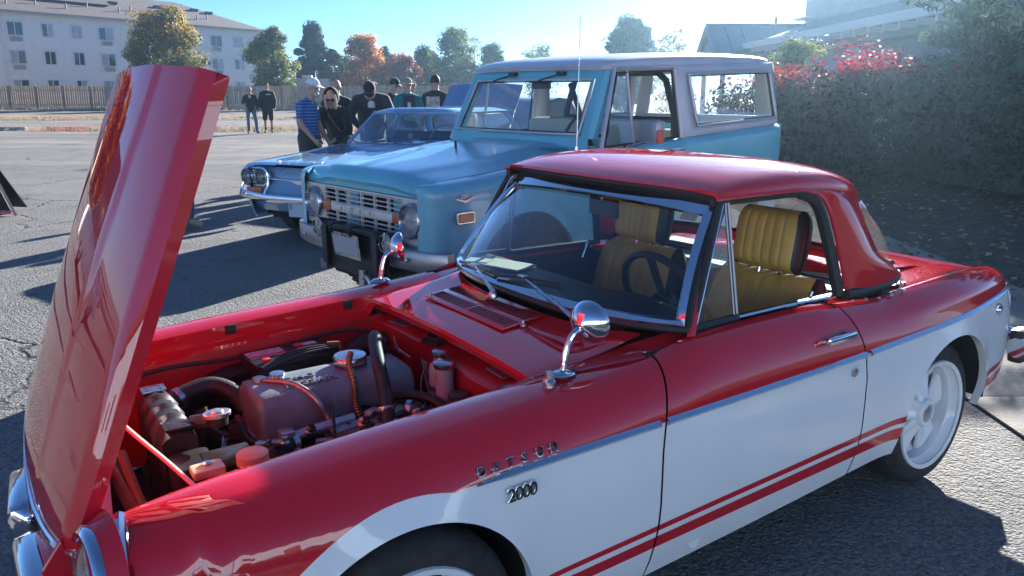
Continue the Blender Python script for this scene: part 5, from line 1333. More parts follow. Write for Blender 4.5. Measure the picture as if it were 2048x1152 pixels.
mb.tube([(1.80, -.40, 1.66), (1.80, .40, 1.66)], .026, 10); mb.tube([(1.80, -.57, 1.30), (1.80, .57, 1.30)], .024, 10); mb.build('roll_bar', MATTEBLK, suv)
mb = MB(); mb.box((.90, -.02, 1.565), (.02, .19, .065), bevel=.008); mb.build('rear_view_mirror', BLACKP, suv)
# door mirror, handle, antenna
m_ = empty('door_mirror'); m_.parent = suv
mb = MB(); mb.box((.985, -.985, 1.255), (.085, .20, .155), rz=R(-14), bevel=.03); mb.build('mirror_shell', pmat('mirror_shell', (.36, .36, .38), .35, .5), m_, 50)
mb = MB(); mb.box((.955, -1.075, 1.225), (.05, .03, .09), rz=R(-14), bevel=.01); mb.build('mirror_lamp', pmat('mirror_red', (.55, .10, .06), .4), m_)
mb = MB(); mb.tube([(.93, -.80, 1.14), (.95, -.90, 1.165), (.985, -.96, 1.19)], .012, 8); mb.tube([(1.06, -.80, 1.145), (1.03, -.92, 1.175)], .008, 8); mb.build('mirror_arm', CHROME, m_)
mb = MB(); mb.tube([(.95, .80, 1.15), (.98, .95, 1.19)], .012, 8); mb.box((1.0, .985, 1.255), (.085, .20, .155), rz=R(14), bevel=.03); mb.build('door_mirror', MATS['mirror_shell'], suv, 50)
mb = MB(); mb.box((1.47, -.855, 1.105), (.16, .02, .025), bevel=.006); mb.build('door_handle', DULLCHROME, bf[-1][1])
mb = MB(); mb.tube([(.535, -.72, 1.12), (.538, -.72, 1.16)], .012, 8); mb.tube([(.538, -.72, 1.15), (.575, -.70, 1.99)], [.0042, .0028], 6); mb.build('antenna', DULLCHROME, suv)
mb = MB(); mb.box((3.12, 0, .60), (.10, 1.66, .12), bevel=.02); mb.build('rear_bumper', MATS['silver_bumper'], suv)
# ================================================================ BLUE SEDAN BEHIND THE OFF-ROADER
BLUE = pmat('blue_paint', (0.19, 0.36, 0.60), 0.40, coat=1.0, coat_rough=0.05, vary=0.05, vscale=3, rvary=0.06)
sedan = empty('sedan', (-1.725, 8.42, 0), R(64))
tag(sedan, 'blue vintage sedan with paired round headlights, half hidden by the off-roader', 'car')
CT = [(-.80, .790), (-.7, .815), (-.4, .835), (.2, .872), (.8, .915), (2.9, .93), (3.3, .90), (3.7, .80)]
CW = [(-.80, .70), (-.74, .79), (-.6, .83), (-.2, .845), (2.8, .845), (3.4, .80), (3.7, .70)]
def c_sec(x):
    t = sinterp(CT, x); W = sinterp(CW, x)
    prof = [(0, t + .012), (.30, t + .012), (.34, t + .004), (.60, t - .004), (W - .10, t - .012), (W - .03, t - .026), (W, t - .050), (W - .012, t - .075), (W - .030, t - .11), (W - .028, .55), (W - .03, .42), (W - .05, .34), (W - .10, .26)]
    return prof
cols = sorted(set([-.80, -.785, -.76, -.73, -.70, -.66] + [round(-.6 + .1 * k, 3) for k in range(44)] + [round(xc + .36 * math.cos(math.pi * k / 20), 4) for xc in (0, 2.74) for k in range(21)]))
rows = []
for x in cols:
    r = c_sec(x)
    arch = None
    for xc in (0, 2.74):
        if abs(x - xc) <= .3601: arch = .31 + math.sqrt(max(0, .36 ** 2 - (x - xc) ** 2))
    rr = [(y, max(z, min(arch, .66)) if arch and k >= 9 else z) for k, (y, z) in enumerate(r)]
    rows.append([(x, -y, z) for y, z in reversed(rr)] + [(x, y, z) for y, z in rr[1:]])
mb = MB(); mb.grid(rows); mb.build('body', BLUE, sedan, 38)
# front face: concave band under the overhanging lip
rows = []
for j in range(-16, 17):
    v = j / 16; x0 = -.80 + .05 * v * v; y = v * .72
    rows.append([(x0, y, .775), (x0 + .05, y, .755), (x0 + .075, y, .70), (x0 + .05, y, .60), (x0 + .0, y, .55), (x0 + .02, y, .45), (x0 + .07, y, .36), (x0 + .15, y, .30)])
mb = MB(); mb.grid(rows); mb.build('front_face', BLUE, sedan, 50)
mb = MB()
for s in (-1, 1):
    for xc in (0, 2.74): mb.grid([[(xc + .365 * math.cos(math.pi * k / 16), s * .82, .31 + .365 * math.sin(math.pi * k / 16)), (xc + .365 * math.cos(math.pi * k / 16), s * .5, .31 + .365 * math.sin(math.pi * k / 16))] for k in range(-2, 19)])
mb.box((1.3, 0, .30), (3.8, 1.3, .08)); mb.build('underbody', DARK, sedan)
for x in (0, 2.74):
    for s in (-1, 1): truck_wheel(sedan, x, s * .70, .31, .18, s, DULLCHROME, .17)
for s in (-1, 1):
    pod = empty('headlight_pod'); pod.parent = sedan; yc = s * .625
    o_ = rrect(.375, .195, .095, 8, yc, .668); i_ = rrect(.345, .165, .082, 8, yc, .668); nn = len(o_)
    mb = MB(); mb.grid([[(-.755, *o_[k]), (-.785, *o_[k]), (-.79, *i_[k]), (-.74, *i_[k])] for k in range(nn)], closed_u=True); mb.build('pod_rim', CHROME, pod, 50)
    mb = MB(); mb.poly([(-.755, *p) for p in i_]); mb.build('pod_backing', pmat('pod_grey', (.12, .13, .14), .4, .5), pod)
    for dy in (-.092, .092): headlamp(pod, -.765, yc + dy, .668, .080)
    for k in range(7):
        mb = MB(); mb.box((-.778, yc, .608 + k * .02), (.012, .045, .007)); mb.build('pod_slat', CHROME, pod)
    mb = MB(); mb.box((-.79, yc, .535), (.03, .20, .052), bevel=.01); mb.build('parking_lamp', AMBER, sedan, 50)
    mb = MB(); mb.tube(curve_pts([(-.775, s * .775, .62), (-.80, s * .80, .53), (-.83, s * .79, .47)], 5), .012, 8); mb.tube(curve_pts([(-.79, s * .435, .66), (-.80, s * .44, .58), (-.83, s * .47, .50)], 5), .012, 8); mb.build('lamp_trim', CHROME, sedan)
mb = MB(); rows = []
for j in range(-20, 21):
    v = j / 20; y = v * .83; x = -.87 + .12 * abs(v) ** 3; up = .022 * max(0, (abs(v) - .5) / .5)
    rows.append([(x + .03, y, .505 + up), (x - .01, y, .505 + up), (x - .022, y, .485 + up), (x - .012, y, .440), (x + .02, y, .425)])
mb.grid(rows); mb.build('front_bumper', CHROME, sedan, 50)
mb = MB(); mb.tube([(-.815 + .03 * (j / 8) ** 2, j / 8 * .43, .655) for j in range(-8, 9)], .009, 8); mb.build('front_strip', CHROME, sedan)
mb = MB(); mb.prism([(-.12, .655), (.12, .655), (.0, .615)], 'x', -.845, -.825); mb.build('vee_emblem', CHROME, sedan)
mb = MB(); mb.lathe([(.016, 0), (.010, .02), (0, .03)], (-.80, .22, .712), (-.6, 0, .3), 12); mb.build('washer_jet', CHROME, sedan)
for k, ch in enumerate('CORVAIR'):
    text('hood_letter', ch, .05, CHROME, sedan, basis((-.735, .36 - k * .11, .828), (0, -1, 0), (.97, 0, .2)), extrude=.003)
pl = empty('licence_plate'); pl.parent = sedan; PM = basis((-.86, -.03, .375), (0, -1, 0), (.0, 0, 1))
mb = MB(); mb.prism(rrect(.31, .155, .01), 'z', 0, .004); mb.xf(PM); mb.build('plate_face', pmat('plate_pale', (.42, .47, .56), .5), pl)
text('plate_digit', '8', .085, pmat('plate_ink', (.03, .04, .09), .5), pl, PM @ Matrix.Translation((-.145, -.005, .0045)), extrude=.0006)
# greenhouse
def sw_(y, t): return (lerp(.70 + .22 * y * y, 1.24 + .06 * y * y, t), y * lerp(.72, .585, t), lerp(.925, 1.268 + .012 * (1 - y * y), t))
mb = MB(); mb.grid([[sw_(j / 10, i / 6) for j in range(-10, 11)] for i in range(7)]); mb.build('windshield', glassmat('sedan_glass', (.62, .74, .80), .95, dust=.04), sedan, 80)
lp = [sw_(j / 12, 0) for j in range(-12, 13)] + [sw_(1, i / 6) for i in range(1, 6)] + [sw_(-j / 12, 1) for j in range(-12, 13)] + [sw_(-1, 1 - i / 6) for i in range(1, 6)]
mb = MB(); strip_loop(mb, lp, .022, .008); mb.build('windshield_moulding', CHROME, sedan, 50)
mb = MB(); rows = []
for i in range(25):
    x = 1.22 + 1.42 * i / 24; k = min(1, (x - 1.22) / .12, (2.64 - x) / .12) ** .5 if 1.22 < x < 2.64 else 0
    rows.append([(x + .06 * v * v * (1 - i / 24), v * .62, 1.272 + .05 * k * (1 - abs(v) ** 4)) for v in [-1 + j / 10 for j in range(21)]])
mb.grid(rows); mb.grid([[(p[0], p[1] * .99, p[2] - .035) for p in rows_] for rows_ in rows]); mb.grid([[r[0], (r[0][0], r[0][1] * .99, r[0][2] - .035)] for r in rows]); mb.grid([[r[-1], (r[-1][0], r[-1][1] * .99, r[-1][2] - .035)] for r in rows]); mb.grid([rows[0], [(p[0], p[1] * .99, p[2] - .035) for p in rows[0]]]); mb.build('roof', BLUE, sedan, 40)
mb = MB(); mb.grid([[(lerp(2.56, 2.98 - .12 * v * v, t), v * lerp(.57, .68, t), lerp(1.245, .935, t)) for v in [-1 + j / 8 for j in range(17)]] for t in (0, .25, .5, .75, 1)]); mb.build('rear_window', MATS['sedan_glass'], sedan, 80)
for s in (-1, 1):
    mb = MB(); mb.tube([sw_(s, -.02), sw_(s, 1.0)], .022, 8); mb.tube([(2.52, s * .59, 1.25), (2.80, s * .72, .92)], .035, 8); mb.tube([(1.86, s * .60, 1.25), (1.83, s * .735, .92)], .018, 8); mb.build('roof_pillar', BLUE, sedan)
    mb = MB(); mb.poly([(.95, s * .735, .925), (1.32, s * .60, 1.245), (2.50, s * .60, 1.245), (2.78, s * .725, .925)]); mb.build('side_window', MATS['sedan_glass'], sedan, 0)
    mb = MB(); mb.tube([(.98, s * .742, .93), (1.30, s * .612, 1.25), (2.52, s * .612, 1.25)], .010, 6); mb.build('window_trim', CHROME, sedan)
mb = MB(); mb.box((1.05, 0, .86), (.30, 1.3, .10), bevel=.03); mb.box((1.85, 0, .50), (2.0, 1.3, .06)); mb.build('dashboard', pmat('dark_blue_trim', (.03, .05, .09), .6), sedan)
mb = MB(); mb.box((1.75, 0, .80), (.16, 1.25, .45), bevel=.06); mb.box((2.55, 0, .80), (.16, 1.2, .40), bevel=.06); mb.build('bench_seat', pmat('blue_seat', (.09, .14, .22), .7), sedan, 50)
mb = MB(); mb.tube([(1.32 + .07 * math.sin(2 * math.pi * k / 24), -.36 + .19 * math.cos(2 * math.pi * k / 24), .95 + .17 * math.sin(2 * math.pi * k / 24)) for k in range(24)], .011, 6, closed=True); mb.build('steering_wheel', PLASTIC_W, sedan)
mb = MB(); mb.box((1.16, 0, 1.20), (.02, .18, .05), bevel=.008); mb.tube([(1.17, 0, 1.17), (1.17, 0, 1.02)], .003, 5); mb.ell((1.17, 0, .99), (.02, .04, .04)); mb.build('rear_view_mirror', PLASTIC_W, sedan)
for y in (.36, -.10):
    w = empty('wiper'); w.parent = sedan; a = Vector(sw_(y / .72, 0)) + Vector((-.05, 0, .01)); b = Vector(sw_((y - .28) / .72, .13)) + Vector((-.03, 0, .01))
    mb = MB(); mb.tube([a, b], .006, 6); mb.build('arm', DULLCHROME, w); mb = MB(); mb.tube([b + Vector((0, .2, -.03)), b + Vector((.01, -.2, .02))], .005, 6); mb.build('blade', BLACKP, w)
# ================================================================ PEOPLE
def cmat(name, col, rough=0.85): return pmat(name, col, rough, vary=.12, vscale=14, bump=.25, bscale=35, sheen=.2)
SKIN = pmat('skin', (.50, .29, .21), .5, vary=.08, vscale=20); SKIN2 = pmat('skin_tan', (.42, .23, .16), .5, vary=.08, vscale=20)
JEANS = cmat('denim', (.085, .15, .25)); BLACKC = cmat('black_cloth', (.012, .013, .016)); NAVY = cmat('navy_cloth', (.018, .026, .050)); GREYH = pmat('grey_hair', (.45, .43, .40), .8, vary=.3, vscale=90)
KHAKI = cmat('khaki_cloth', (.30, .25, .17)); TEAL = cmat('teal_cloth', (.0, .19, .21)); DGREY = cmat('charcoal_cloth', (.035, .038, .045)); SHOE = cmat('dark_shoe', (.03, .025, .02)); WHITEC = cmat('white_cloth', (.72, .73, .74)); BROWNH = pmat('dark_hair', (.03, .02, .015), .7)
TANSHOE = cmat('tan_shoe', (.42, .31, .19)); DSHORT = cmat('dark_shorts', (.06, .06, .055)); BLOND = pmat('pale_hair', (.55, .45, .30), .7, vary=.3, vscale=90)
def polo_mat():
    m = cmat('striped_polo', (.03, .16, .42)); n, l = nodes_of(m); p = n['Principled BSDF']
    tc = n.new('ShaderNodeTexCoord'); sp = n.new('ShaderNodeSeparateXYZ'); l.new(tc.outputs['Object'], sp.inputs[0])
    a = n.new('ShaderNodeMath'); a.operation = 'MULTIPLY'; a.inputs[1].default_value = 24; l.new(sp.outputs['Z'], a.inputs[0])
    f = n.new('ShaderNodeMath'); f.operation = 'FRACT'; l.new(a.outputs[0], f.inputs[0])
    g = n.new('ShaderNodeMath'); g.operation = 'GREATER_THAN'; g.inputs[1].default_value = .68; l.new(f.outputs[0], g.inputs[0])
    mx = n.new('ShaderNodeMix'); mx.data_type = 'RGBA'; mx.inputs[6].default_value = (.018, .085, .30, 1); mx.inputs[7].default_value = (.16, .30, .50, 1); l.new(g.outputs[0], mx.inputs[0])
    l.new(mx.outputs[2], p.inputs['Base Color']); return m
POLO = polo_mat()
BASEJ = dict(pelvis=(0, 0, .96), waist=(0, .01, 1.08), chest=(0, .0, 1.28), neck=(0, .01, 1.445), head=(0, -.015, 1.605))
for s, n in ((1, 'L'), (-1, 'R')):
    BASEJ.update({'sh' + n: (s * .172, .01, 1.392), 'el' + n: (s * .245, .03, 1.13), 'wr' + n: (s * .25, -.06, .90), 'hp' + n: (s * .09, 0, .93), 'kn' + n: (s * .105, -.02, .51), 'an' + n: (s * .11, .03, .085), 'to' + n: (s * .125, -.14, .045)})
def person(label, loc, yaw, H=1.75, pose=None, top=BLACKC, bottom=JEANS, shoe=SHOE, skin=SKIN, sleeve='long', shorts=False, bulk=1.0, coat=0.0, hair=None, cap=None, group='people at the car show', extras=None, head_dir=(0, -1, -.05), vox=.0125, hemdrop=.03):
    J = {k: Vector(v) for k, v in BASEJ.items()}
    for k, v in (pose or {}).items(): J[k] = Vector(v)
    S = H / 1.75
    bones = []     # (a, b, ra, rb, part)
    b_ = bulk
    mb = MB()
    def cap_(a, b, ra, rb, part, sx=1.0):
        a, b = Vector(a), Vector(b); d = b - a; L = d.length; pts = []; rr = []
        for k in range(5): t = math.pi / 2 * k / 5; pts.append(a - d.normalized() * ra * math.cos(t)); rr.append(max(.002, ra * math.sin(t)))
        for k in range(5): pts.append(a.lerp(b, k / 4)); rr.append(lerp(ra, rb, k / 4))
        for k in range(1, 6): t = math.pi / 2 * k / 5; pts.append(b + d.normalized() * rb * math.sin(t)); rr.append(max(.002, rb * math.cos(t)))
        i0 = len(mb.v); mb.tube(pts, rr, 12)
        if sx != 1.0:
            ax = (J['shL'] - J['shR']).normalized()
            for i in range(i0, len(mb.v)):
                p = Vector(mb.v[i]); m = a + d * max(0, min(1, (p - a).dot(d) / d.length_squared)); w = (p - m).dot(ax); mb.v[i] = tuple(p + ax * w * (sx - 1))
        bones.append((a, b, ra, rb, part))
    c = coat
    cap_(J['pelvis'] - Vector((0, 0, hemdrop)), J['waist'], .118 * b_ + c, .112 * b_ + c, 'hips', 1.30)
    cap_(J['waist'], J['chest'], .112 * b_ + c, .118 * b_ + c, 'torso', 1.38)
    cap_(J['chest'], J['neck'] - (J['neck'] - J['chest']) * .50, .112 * b_ + c, .075 + c, 'torso', 1.42)
    cap_(J['neck'] - (J['neck'] - J['chest']) * .2, J['neck'].lerp(J['head'], .55), .062, .056, 'neck')
    for n in 'LR':
        cap_(J['neck'].lerp(J['chest'], .08), J['sh' + n] + Vector((0, 0, -.022)), .060 + c * .6, .058 + c * .7, 'torso')
        cap_(J['sh' + n] + Vector((0, 0, -.03)), J['el' + n], .058 * b_ ** .5 + c * .8, .046 + c * .8, 'uarm'); cap_(J['el' + n], J['wr' + n], .044 + c * .8 * (sleeve == 'long'), .029 + c * .5 * (sleeve == 'long'), 'farm')
        # hand: palm, four fingers and a thumb, slightly curled
        w, e = J['wr' + n], J['el' + n]; d = (w - e).normalized(); sd = Vector((1 if n == 'L' else -1, 0, 0)); sd = (sd - d * sd.dot(d)).normalized(); fw = d.cross(sd).normalized()
        if fw.y > 0: fw = -fw
        cap_(w, w + d * .075, .026, .032, 'hand')
        for q in range(4):
            o = fw * (-.026 + .0175 * q) ; a = w + d * .085 + o; ln = (.058, .068, .064, .050)[q]; k1 = a + d * ln * .55 - sd * .010; cap_(a, k1, .0095, .009, 'hand'); cap_(k1, k1 + (d * .7 - sd * .6).normalized() * ln * .5, .009, .0075, 'hand')
        a = w + d * .03 + fw * .03; cap_(a, a + (d * .7 + fw * .55).normalized() * .055, .011, .009, 'hand')
        cap_(J['hp' + n], J['kn' + n], .088 * b_ ** .4 + (.022 if shorts else .006), .056 + (.030 if shorts else .006), 'thigh'); cap_(J['kn' + n], J['an' + n], .054 + (0 if shorts else .012), .040 + (0 if shorts else .018), 'shin')
        cap_(J['an' + n] - Vector((0, 0, .025)), J['to' + n], .046, .040, 'foot')
    # head: skull, jaw, nose, ears, brow
    hd = J['head']; f = Vector(head_dir).normalized(); up = Vector((0, 0, 1)); rt = f.cross(up).normalized() * -1; up2 = rt.cross(f) * -1
    if up2.z < 0: up2 = -up2
    T = Matrix((rt, -f, up2)).transposed().to_4x4(); T.translation = hd          # local: x left, -y forward, z up
    mb.ell((0, .012, .028), (.075, .094, .096), 18, 12, T); mb.ell((0, -.018, -.048), (.056, .066, .066), 16, 10, T); mb.ell((0, -.095, -.018), (.014, .020, .024), 10, 8, T); mb.ell((0, -.068, .022), (.052, .022, .014), 12, 8, T)
    for s in (-1, 1): mb.ell((s * .077, .012, -.008), (.010, .020, .030), 10, 8, T)
    mb.ell((0, -.068, -.088), (.024, .018, .018), 10, 8, T)
    bones.append((T @ Vector((0, 0, -.07)), T @ Vector((0, 0, .08)), .085, .1, 'head'))
    me = bpy.data.meshes.new('person_raw'); me.from_pydata(mb.v, [], mb.f)
    tmp = bpy.data.objects.new('person_raw', me); COL.objects.link(tmp)
    m = tmp.modifiers.new('r', 'REMESH'); m.mode = 'VOXEL'; m.voxel_size = vox
    m = tmp.modifiers.new('s', 'SMOOTH'); m.iterations = 3; m.factor = .5
    dg = bpy.context.evaluated_depsgraph_get(); dg.update()
    body = bpy.data.meshes.new_from_object(tmp.evaluated_get(dg)); bpy.data.objects.remove(tmp); bpy.data.meshes.remove(me)
    body.materials.clear()
    for mm in (top, bottom, shoe, skin): body.materials.append(mm)
    idx = []
    for poly in body.polygons:
        p = poly.center; best = None
        for a, b, ra, rb, part in bones:
            d = b - a; t = max(0, min(1, (p - a).dot(d) / d.length_squared)); q = (p - a - d * t).length - lerp(ra, rb, t)
            if best is None or q < best[0]: best = (q, part, t)
        part, t = best[1], best[2]
        if part == 'torso': i = 0
        elif part == 'hips': i = 0 if (t > .05 or coat > .01) else 1
        elif part == 'uarm': i = 0 if (sleeve == 'long' or t < .80) else 3
        elif part == 'farm': i = 0 if sleeve == 'long' else 3
        elif part == 'thigh': i = 1
        elif part == 'shin': i = 3 if shorts and t > .06 else 1
        elif part == 'foot': i = 2
        else: i = 3
        if shorts and part == 'shin' and t > .74: i = 2
        if part == 'shin' and t > .93 and not shorts: i = 1
        idx.append(i)
    body.polygons.foreach_set('material_index', idx); body.shade_smooth(); body.transform(Matrix.Scale(S, 4))
    root = empty('person', loc, yaw); tag(root, label, 'person', group)
    o = bpy.data.objects.new('body', body); COL.objects.link(o); o.parent = root
    SM = Matrix.Scale(S, 4) @ T
    def child(nm, mbx, mat, ang=50): mbx.xf(SM); return mbx.build(nm, mat, root, ang)
    e = MB()
    for s in (-1, 1): e.ell((s * .032, -.080, .006), (.013, .008, .007), 10, 6)
    child('eyes', e, pmat('eye_dark', (.03, .025, .02), .3))
    e = MB(); e.ell((0, -.083, -.056), (.024, .006, .006), 10, 6); child('mouth', e, pmat('lips', (.28, .10, .09), .5))
    if hair is not None:
        hm = MB(); rows = []
        for i in range(9):
            t = math.pi * .62 * i / 8
            row = []
            for j in range(20):
                a = 2 * math.pi * j / 20; fr = max(0, -math.sin(a)); tt = t * (1 - .42 * fr); row.append((.083 * math.sin(tt) * math.cos(a), .016 + .102 * math.sin(tt) * math.sin(a), .028 + .106 * math.cos(tt)))
            rows.append(row)
        hm.grid(rows, closed_v=True); child('hair', hm, hair)
    if cap is not None:
        cm, brimdir = cap; hm = MB(); rows = []
        for i in range(8):
            t = math.pi * .5 * i / 7
            rows.append([(.088 * math.sin(t) * math.cos(2 * math.pi * j / 22), .010 + .106 * math.sin(t) * math.sin(2 * math.pi * j / 22), .046 + .090 * math.cos(t)) for j in range(22)])
        hm.grid(rows, closed_v=True); child('cap_crown', hm, cm)
        hm = MB(); rows = []
        for i in range(6):
            r = i / 5; rows.append([((.084 - .012 * r) * math.sin(a), -.060 - .085 * r * math.cos(a) ** .8 - .035 * math.cos(a), .048 - .020 * r + .012 * math.cos(a * 1.6) * r) for a in [R(-72 + 12 * k) for k in range(13)]])
        hm.grid(rows); b = child('cap_brim', hm, cm); solid(b, .005, 0)
    if extras: extras(root, J, T, S)
    return root
def torso_print(x, z, w, h, y, mat, name='shirt_print'):
    def f(root, J, T, S):
        b = MB(); b.grid([[(x + w * (i - 4) / 8, y + .10 * ((i - 4) / 8) ** 2 * (1 if y < 0 else -1), z + h * (k - 2) / 4) for i in range(9)] for k in range(5)]); b.xf(Matrix.Scale(S, 4)); b.build(name, mat, root)
    return f
PRINT = pmat('shirt_print', (.52, .48, .40), .8, vary=.6, vscale=22)
# man in a white cap and striped polo, in profile, looking at the sedan
def white_cap_extras(root, J, T, S):
    b = MB(); b.lathe([(.0, -.09), (.05, -.07), (.045, -.05)], (0, 0, 0), (0, 0, 1), 12); 
    e = MB(); e.ell((0, -.075, -.075), (.045, .030, .040), 12, 8); e.xf(Matrix.Scale(S, 4) @ T); e.build('beard', GREYH, root)
person('bearded man in white cap and blue striped polo beside the blue sedan', (-2.76, 10.75, 0), R(72), 1.70, dict(neck=(0, -.04, 1.45), head=(0, -.10, 1.61), wrL=(.26, -.16, .84), elL=(.25, 0, 1.12), wrR=(-.20, -.20, .92), elR=(-.24, -.02, 1.13)), top=POLO, bottom=DSHORT, sleeve='short', shorts=True, bulk=1.12, hair=GREYH, cap=(WHITEC, 0), skin=SKIN, extras=white_cap_extras, head_dir=(0, -1, -.25), vox=.011)
# bald man behind him
person('bald man in a black jacket standing behind the leaning woman', (-2.80, 12.75, 0), R(8), 1.72, dict(wrL=(.15, -.22, 1.05)), top=BLACKC, bottom=DGREY, coat=.02, bulk=1.1, skin=SKIN)
# woman leaning forward, hood up, sunglasses, shoulder bag
def woman_extras(root, J, T, S):
    e = MB()
    for s in (-1, 1): e.box((s * .034, -.088, .004), (.056, .012, .040), bevel=.005)
    e.box((0, -.092, .010), (.02, .008, .008)); e.xf(Matrix.Scale(S, 4) @ T); e.build('sunglasses', BLACKP, root, 50)
    e = MB(); rows = []
    for i in range(9):
        t = math.pi * .80 * i / 8; rows.append([(.112 * math.sin(t) * math.cos(a), .035 + .115 * math.sin(t) * math.sin(a), .030 + .125 * math.cos(t) - .02 * (i / 8)) for a in [R(-38 + 256 * j / 20) for j in range(21)]])
    e.grid(rows); e.xf(Matrix.Scale(S, 4) @ T); o = e.build('hood', BLACKC, root, 60); solid(o, .012, 0)
    e = MB()
    for s in (-1, 1): e.tube([(s * .062, -.055, .07), (s * .070, -.062, -.01), (s * .066, -.060, -.10), (s * .060, -.05, -.15)], [.022, .026, .024, .012], 8)
    e.xf(Matrix.Scale(S, 4) @ T); e.build('pale_hair', BLOND, root, 60)
    e = MB(); e.tube([(-.10, -.20, 1.40), (-.02, -.36, 1.24), (.14, -.36, 1.02), (.20, -.30, .95)], .018, 6); e.xf(Matrix.Scale(S, 4)); e.build('bag_strap', pmat('bag_leather', (.16, .07, .045), .6), root)
    e = MB(); e.box((.20, -.30, .86), (.20, .09, .20), bevel=.03); e.xf(Matrix.Scale(S, 4)); e.build('bag', pmat('bag_pattern', (.10, .09, .09), .7, vary=.9, vscale=40), root, 50)
person('woman in a black hoodie and sunglasses leaning forward with a shoulder bag', (-2.48, 11.35, 0), R(-6), 1.66, dict(pelvis=(0, .12, .94), waist=(0, .02, 1.06), chest=(0, -.16, 1.22), neck=(0, -.28, 1.36), head=(.02, -.36, 1.50), shL=(.19, -.24, 1.32), shR=(-.19, -.24, 1.32), elL=(.25, -.30, 1.04), elR=(-.27, -.30, 1.05), wrL=(.12, -.48, .92), wrR=(-.14, -.50, .93), hpL=(.09, .12, .92), hpR=(-.09, .12, .92)), top=BLACKC, bottom=BLACKC, coat=.022, extras=woman_extras, head_dir=(.18, -1, -.35), vox=.011)
person('man in a black cap and dark jacket bending over beside the blue sedan', (-2.10, 11.9, 0), R(10), 1.78, dict(pelvis=(0, .16, .95), waist=(0, .05, 1.10), chest=(0, -.12, 1.30), neck=(0, -.27, 1.43), head=(-.02, -.38, 1.50), shL=(.20, -.20, 1.40), shR=(-.20, -.20, 1.40), elL=(.30, -.28, 1.14), elR=(-.30, -.28, 1.14), wrL=(.18, -.46, 1.0), wrR=(-.18, -.46, 1.0), hpL=(.09, .16, .93), hpR=(-.09, .16, .93)), top=DGREY, bottom=DGREY, coat=.022, bulk=1.15, cap=(BLACKC, 0), head_dir=(0, -.75, -.62), extras=torso_print(0, 1.34, .10, .16, -.30, WHITEC, 'undershirt'))
person('man in a navy cap and navy jacket looking down to the right', (-2.25, 15.0, 0), R(55), 1.76, dict(head=(0, -.07, 1.62)), top=NAVY, bottom=JEANS, coat=.015, cap=(NAVY, 0), head_dir=(0, -1, -.4), hair=BROWNH)
person('man in a dark cap mostly hidden behind the teal jacket', (-2.02, 16.0, 0), R(50), 1.74, None, top=DGREY, bottom=JEANS, cap=(BLACKC, 0), hair=BROWNH)
def teal_extras(root, J, T, S):
    torso_print(0, 1.22, .20, .44, -.158, DGREY, 'grey_shirt')(root, J, T, S); torso_print(.0, 1.26, .085, .13, -.168, WHITEC, 'shirt_print')(root, J, T, S)
    e = MB(); e.lathe([(.034, 0), (.04, .10), (.042, .11)], (.19, -.31, 1.10), (0, 0, 1), 14); e.xf(Matrix.Scale(S, 4)); e.build('paper_cup', WHITEC, root)
    e = MB(); e.ell((0, -.07, -.080), (.040, .026, .035), 12, 8); e.xf(Matrix.Scale(S, 4) @ T); e.build('beard', GREYH, root)
person('man in a teal jacket and khaki cap holding a cup', (-1.80, 13.75, 0), R(18), 1.76, dict(elL=(.27, .0, 1.15), wrL=(.20, -.24, 1.10)), top=TEAL, bottom=JEANS, coat=.022, cap=(KHAKI, 0), hair=GREYH, extras=teal_extras, head_dir=(.2, -1, -.1))
person('man seen from behind in a black shirt with a printed back', (-1.36, 14.2, 0), R(168), 1.82, None, top=BLACKC, bottom=JEANS, bulk=1.15, coat=.012, hair=BROWNH, extras=torso_print(.02, 1.24, .24, .28, -.175, PRINT, 'back_print') if False else torso_print(.0, 1.24, .24, .26, .168, PRINT, 'back_print'))
person('person in a pale top seen through the off-roader windshield', (-.42, 14.0, 0), R(-20), 1.70, None, top=cmat('pale_top', (.50, .40, .36)), bottom=JEANS, hair=BLOND)
person('man in a black zip jacket and blue jeans, hand at his chin, by the weeds', (-9.52, 29.0, 0), R(16), 1.68, dict(elR=(-.26, -.10, 1.16), wrR=(-.06, -.20, 1.42), anL=(.20, -.02, .085), toL=(.24, -.18, .045), knL=(.16, -.03, .51)), top=BLACKC, bottom=JEANS, coat=.02, hair=GREYH, extras=torso_print(0, 1.38, .07, .10, -.140, WHITEC, 'collar'))
person('man in a black hoodie and black shorts standing by the weeds', (-9.05, 29.5, 0), R(14), 1.83, None, top=BLACKC, bottom=BLACKC, shorts=True, coat=.035, bulk=1.15, hair=BROWNH, extras=torso_print(.06, 1.34, .16, .025, -.190, WHITEC, 'chest_print'), hemdrop=.10)
person('person in blue jeans and tan shoes hidden behind the raised red hood', (-3.72, 8.75, 0), R(60), 1.62, None, top=DGREY, bottom=JEANS, shoe=TANSHOE)
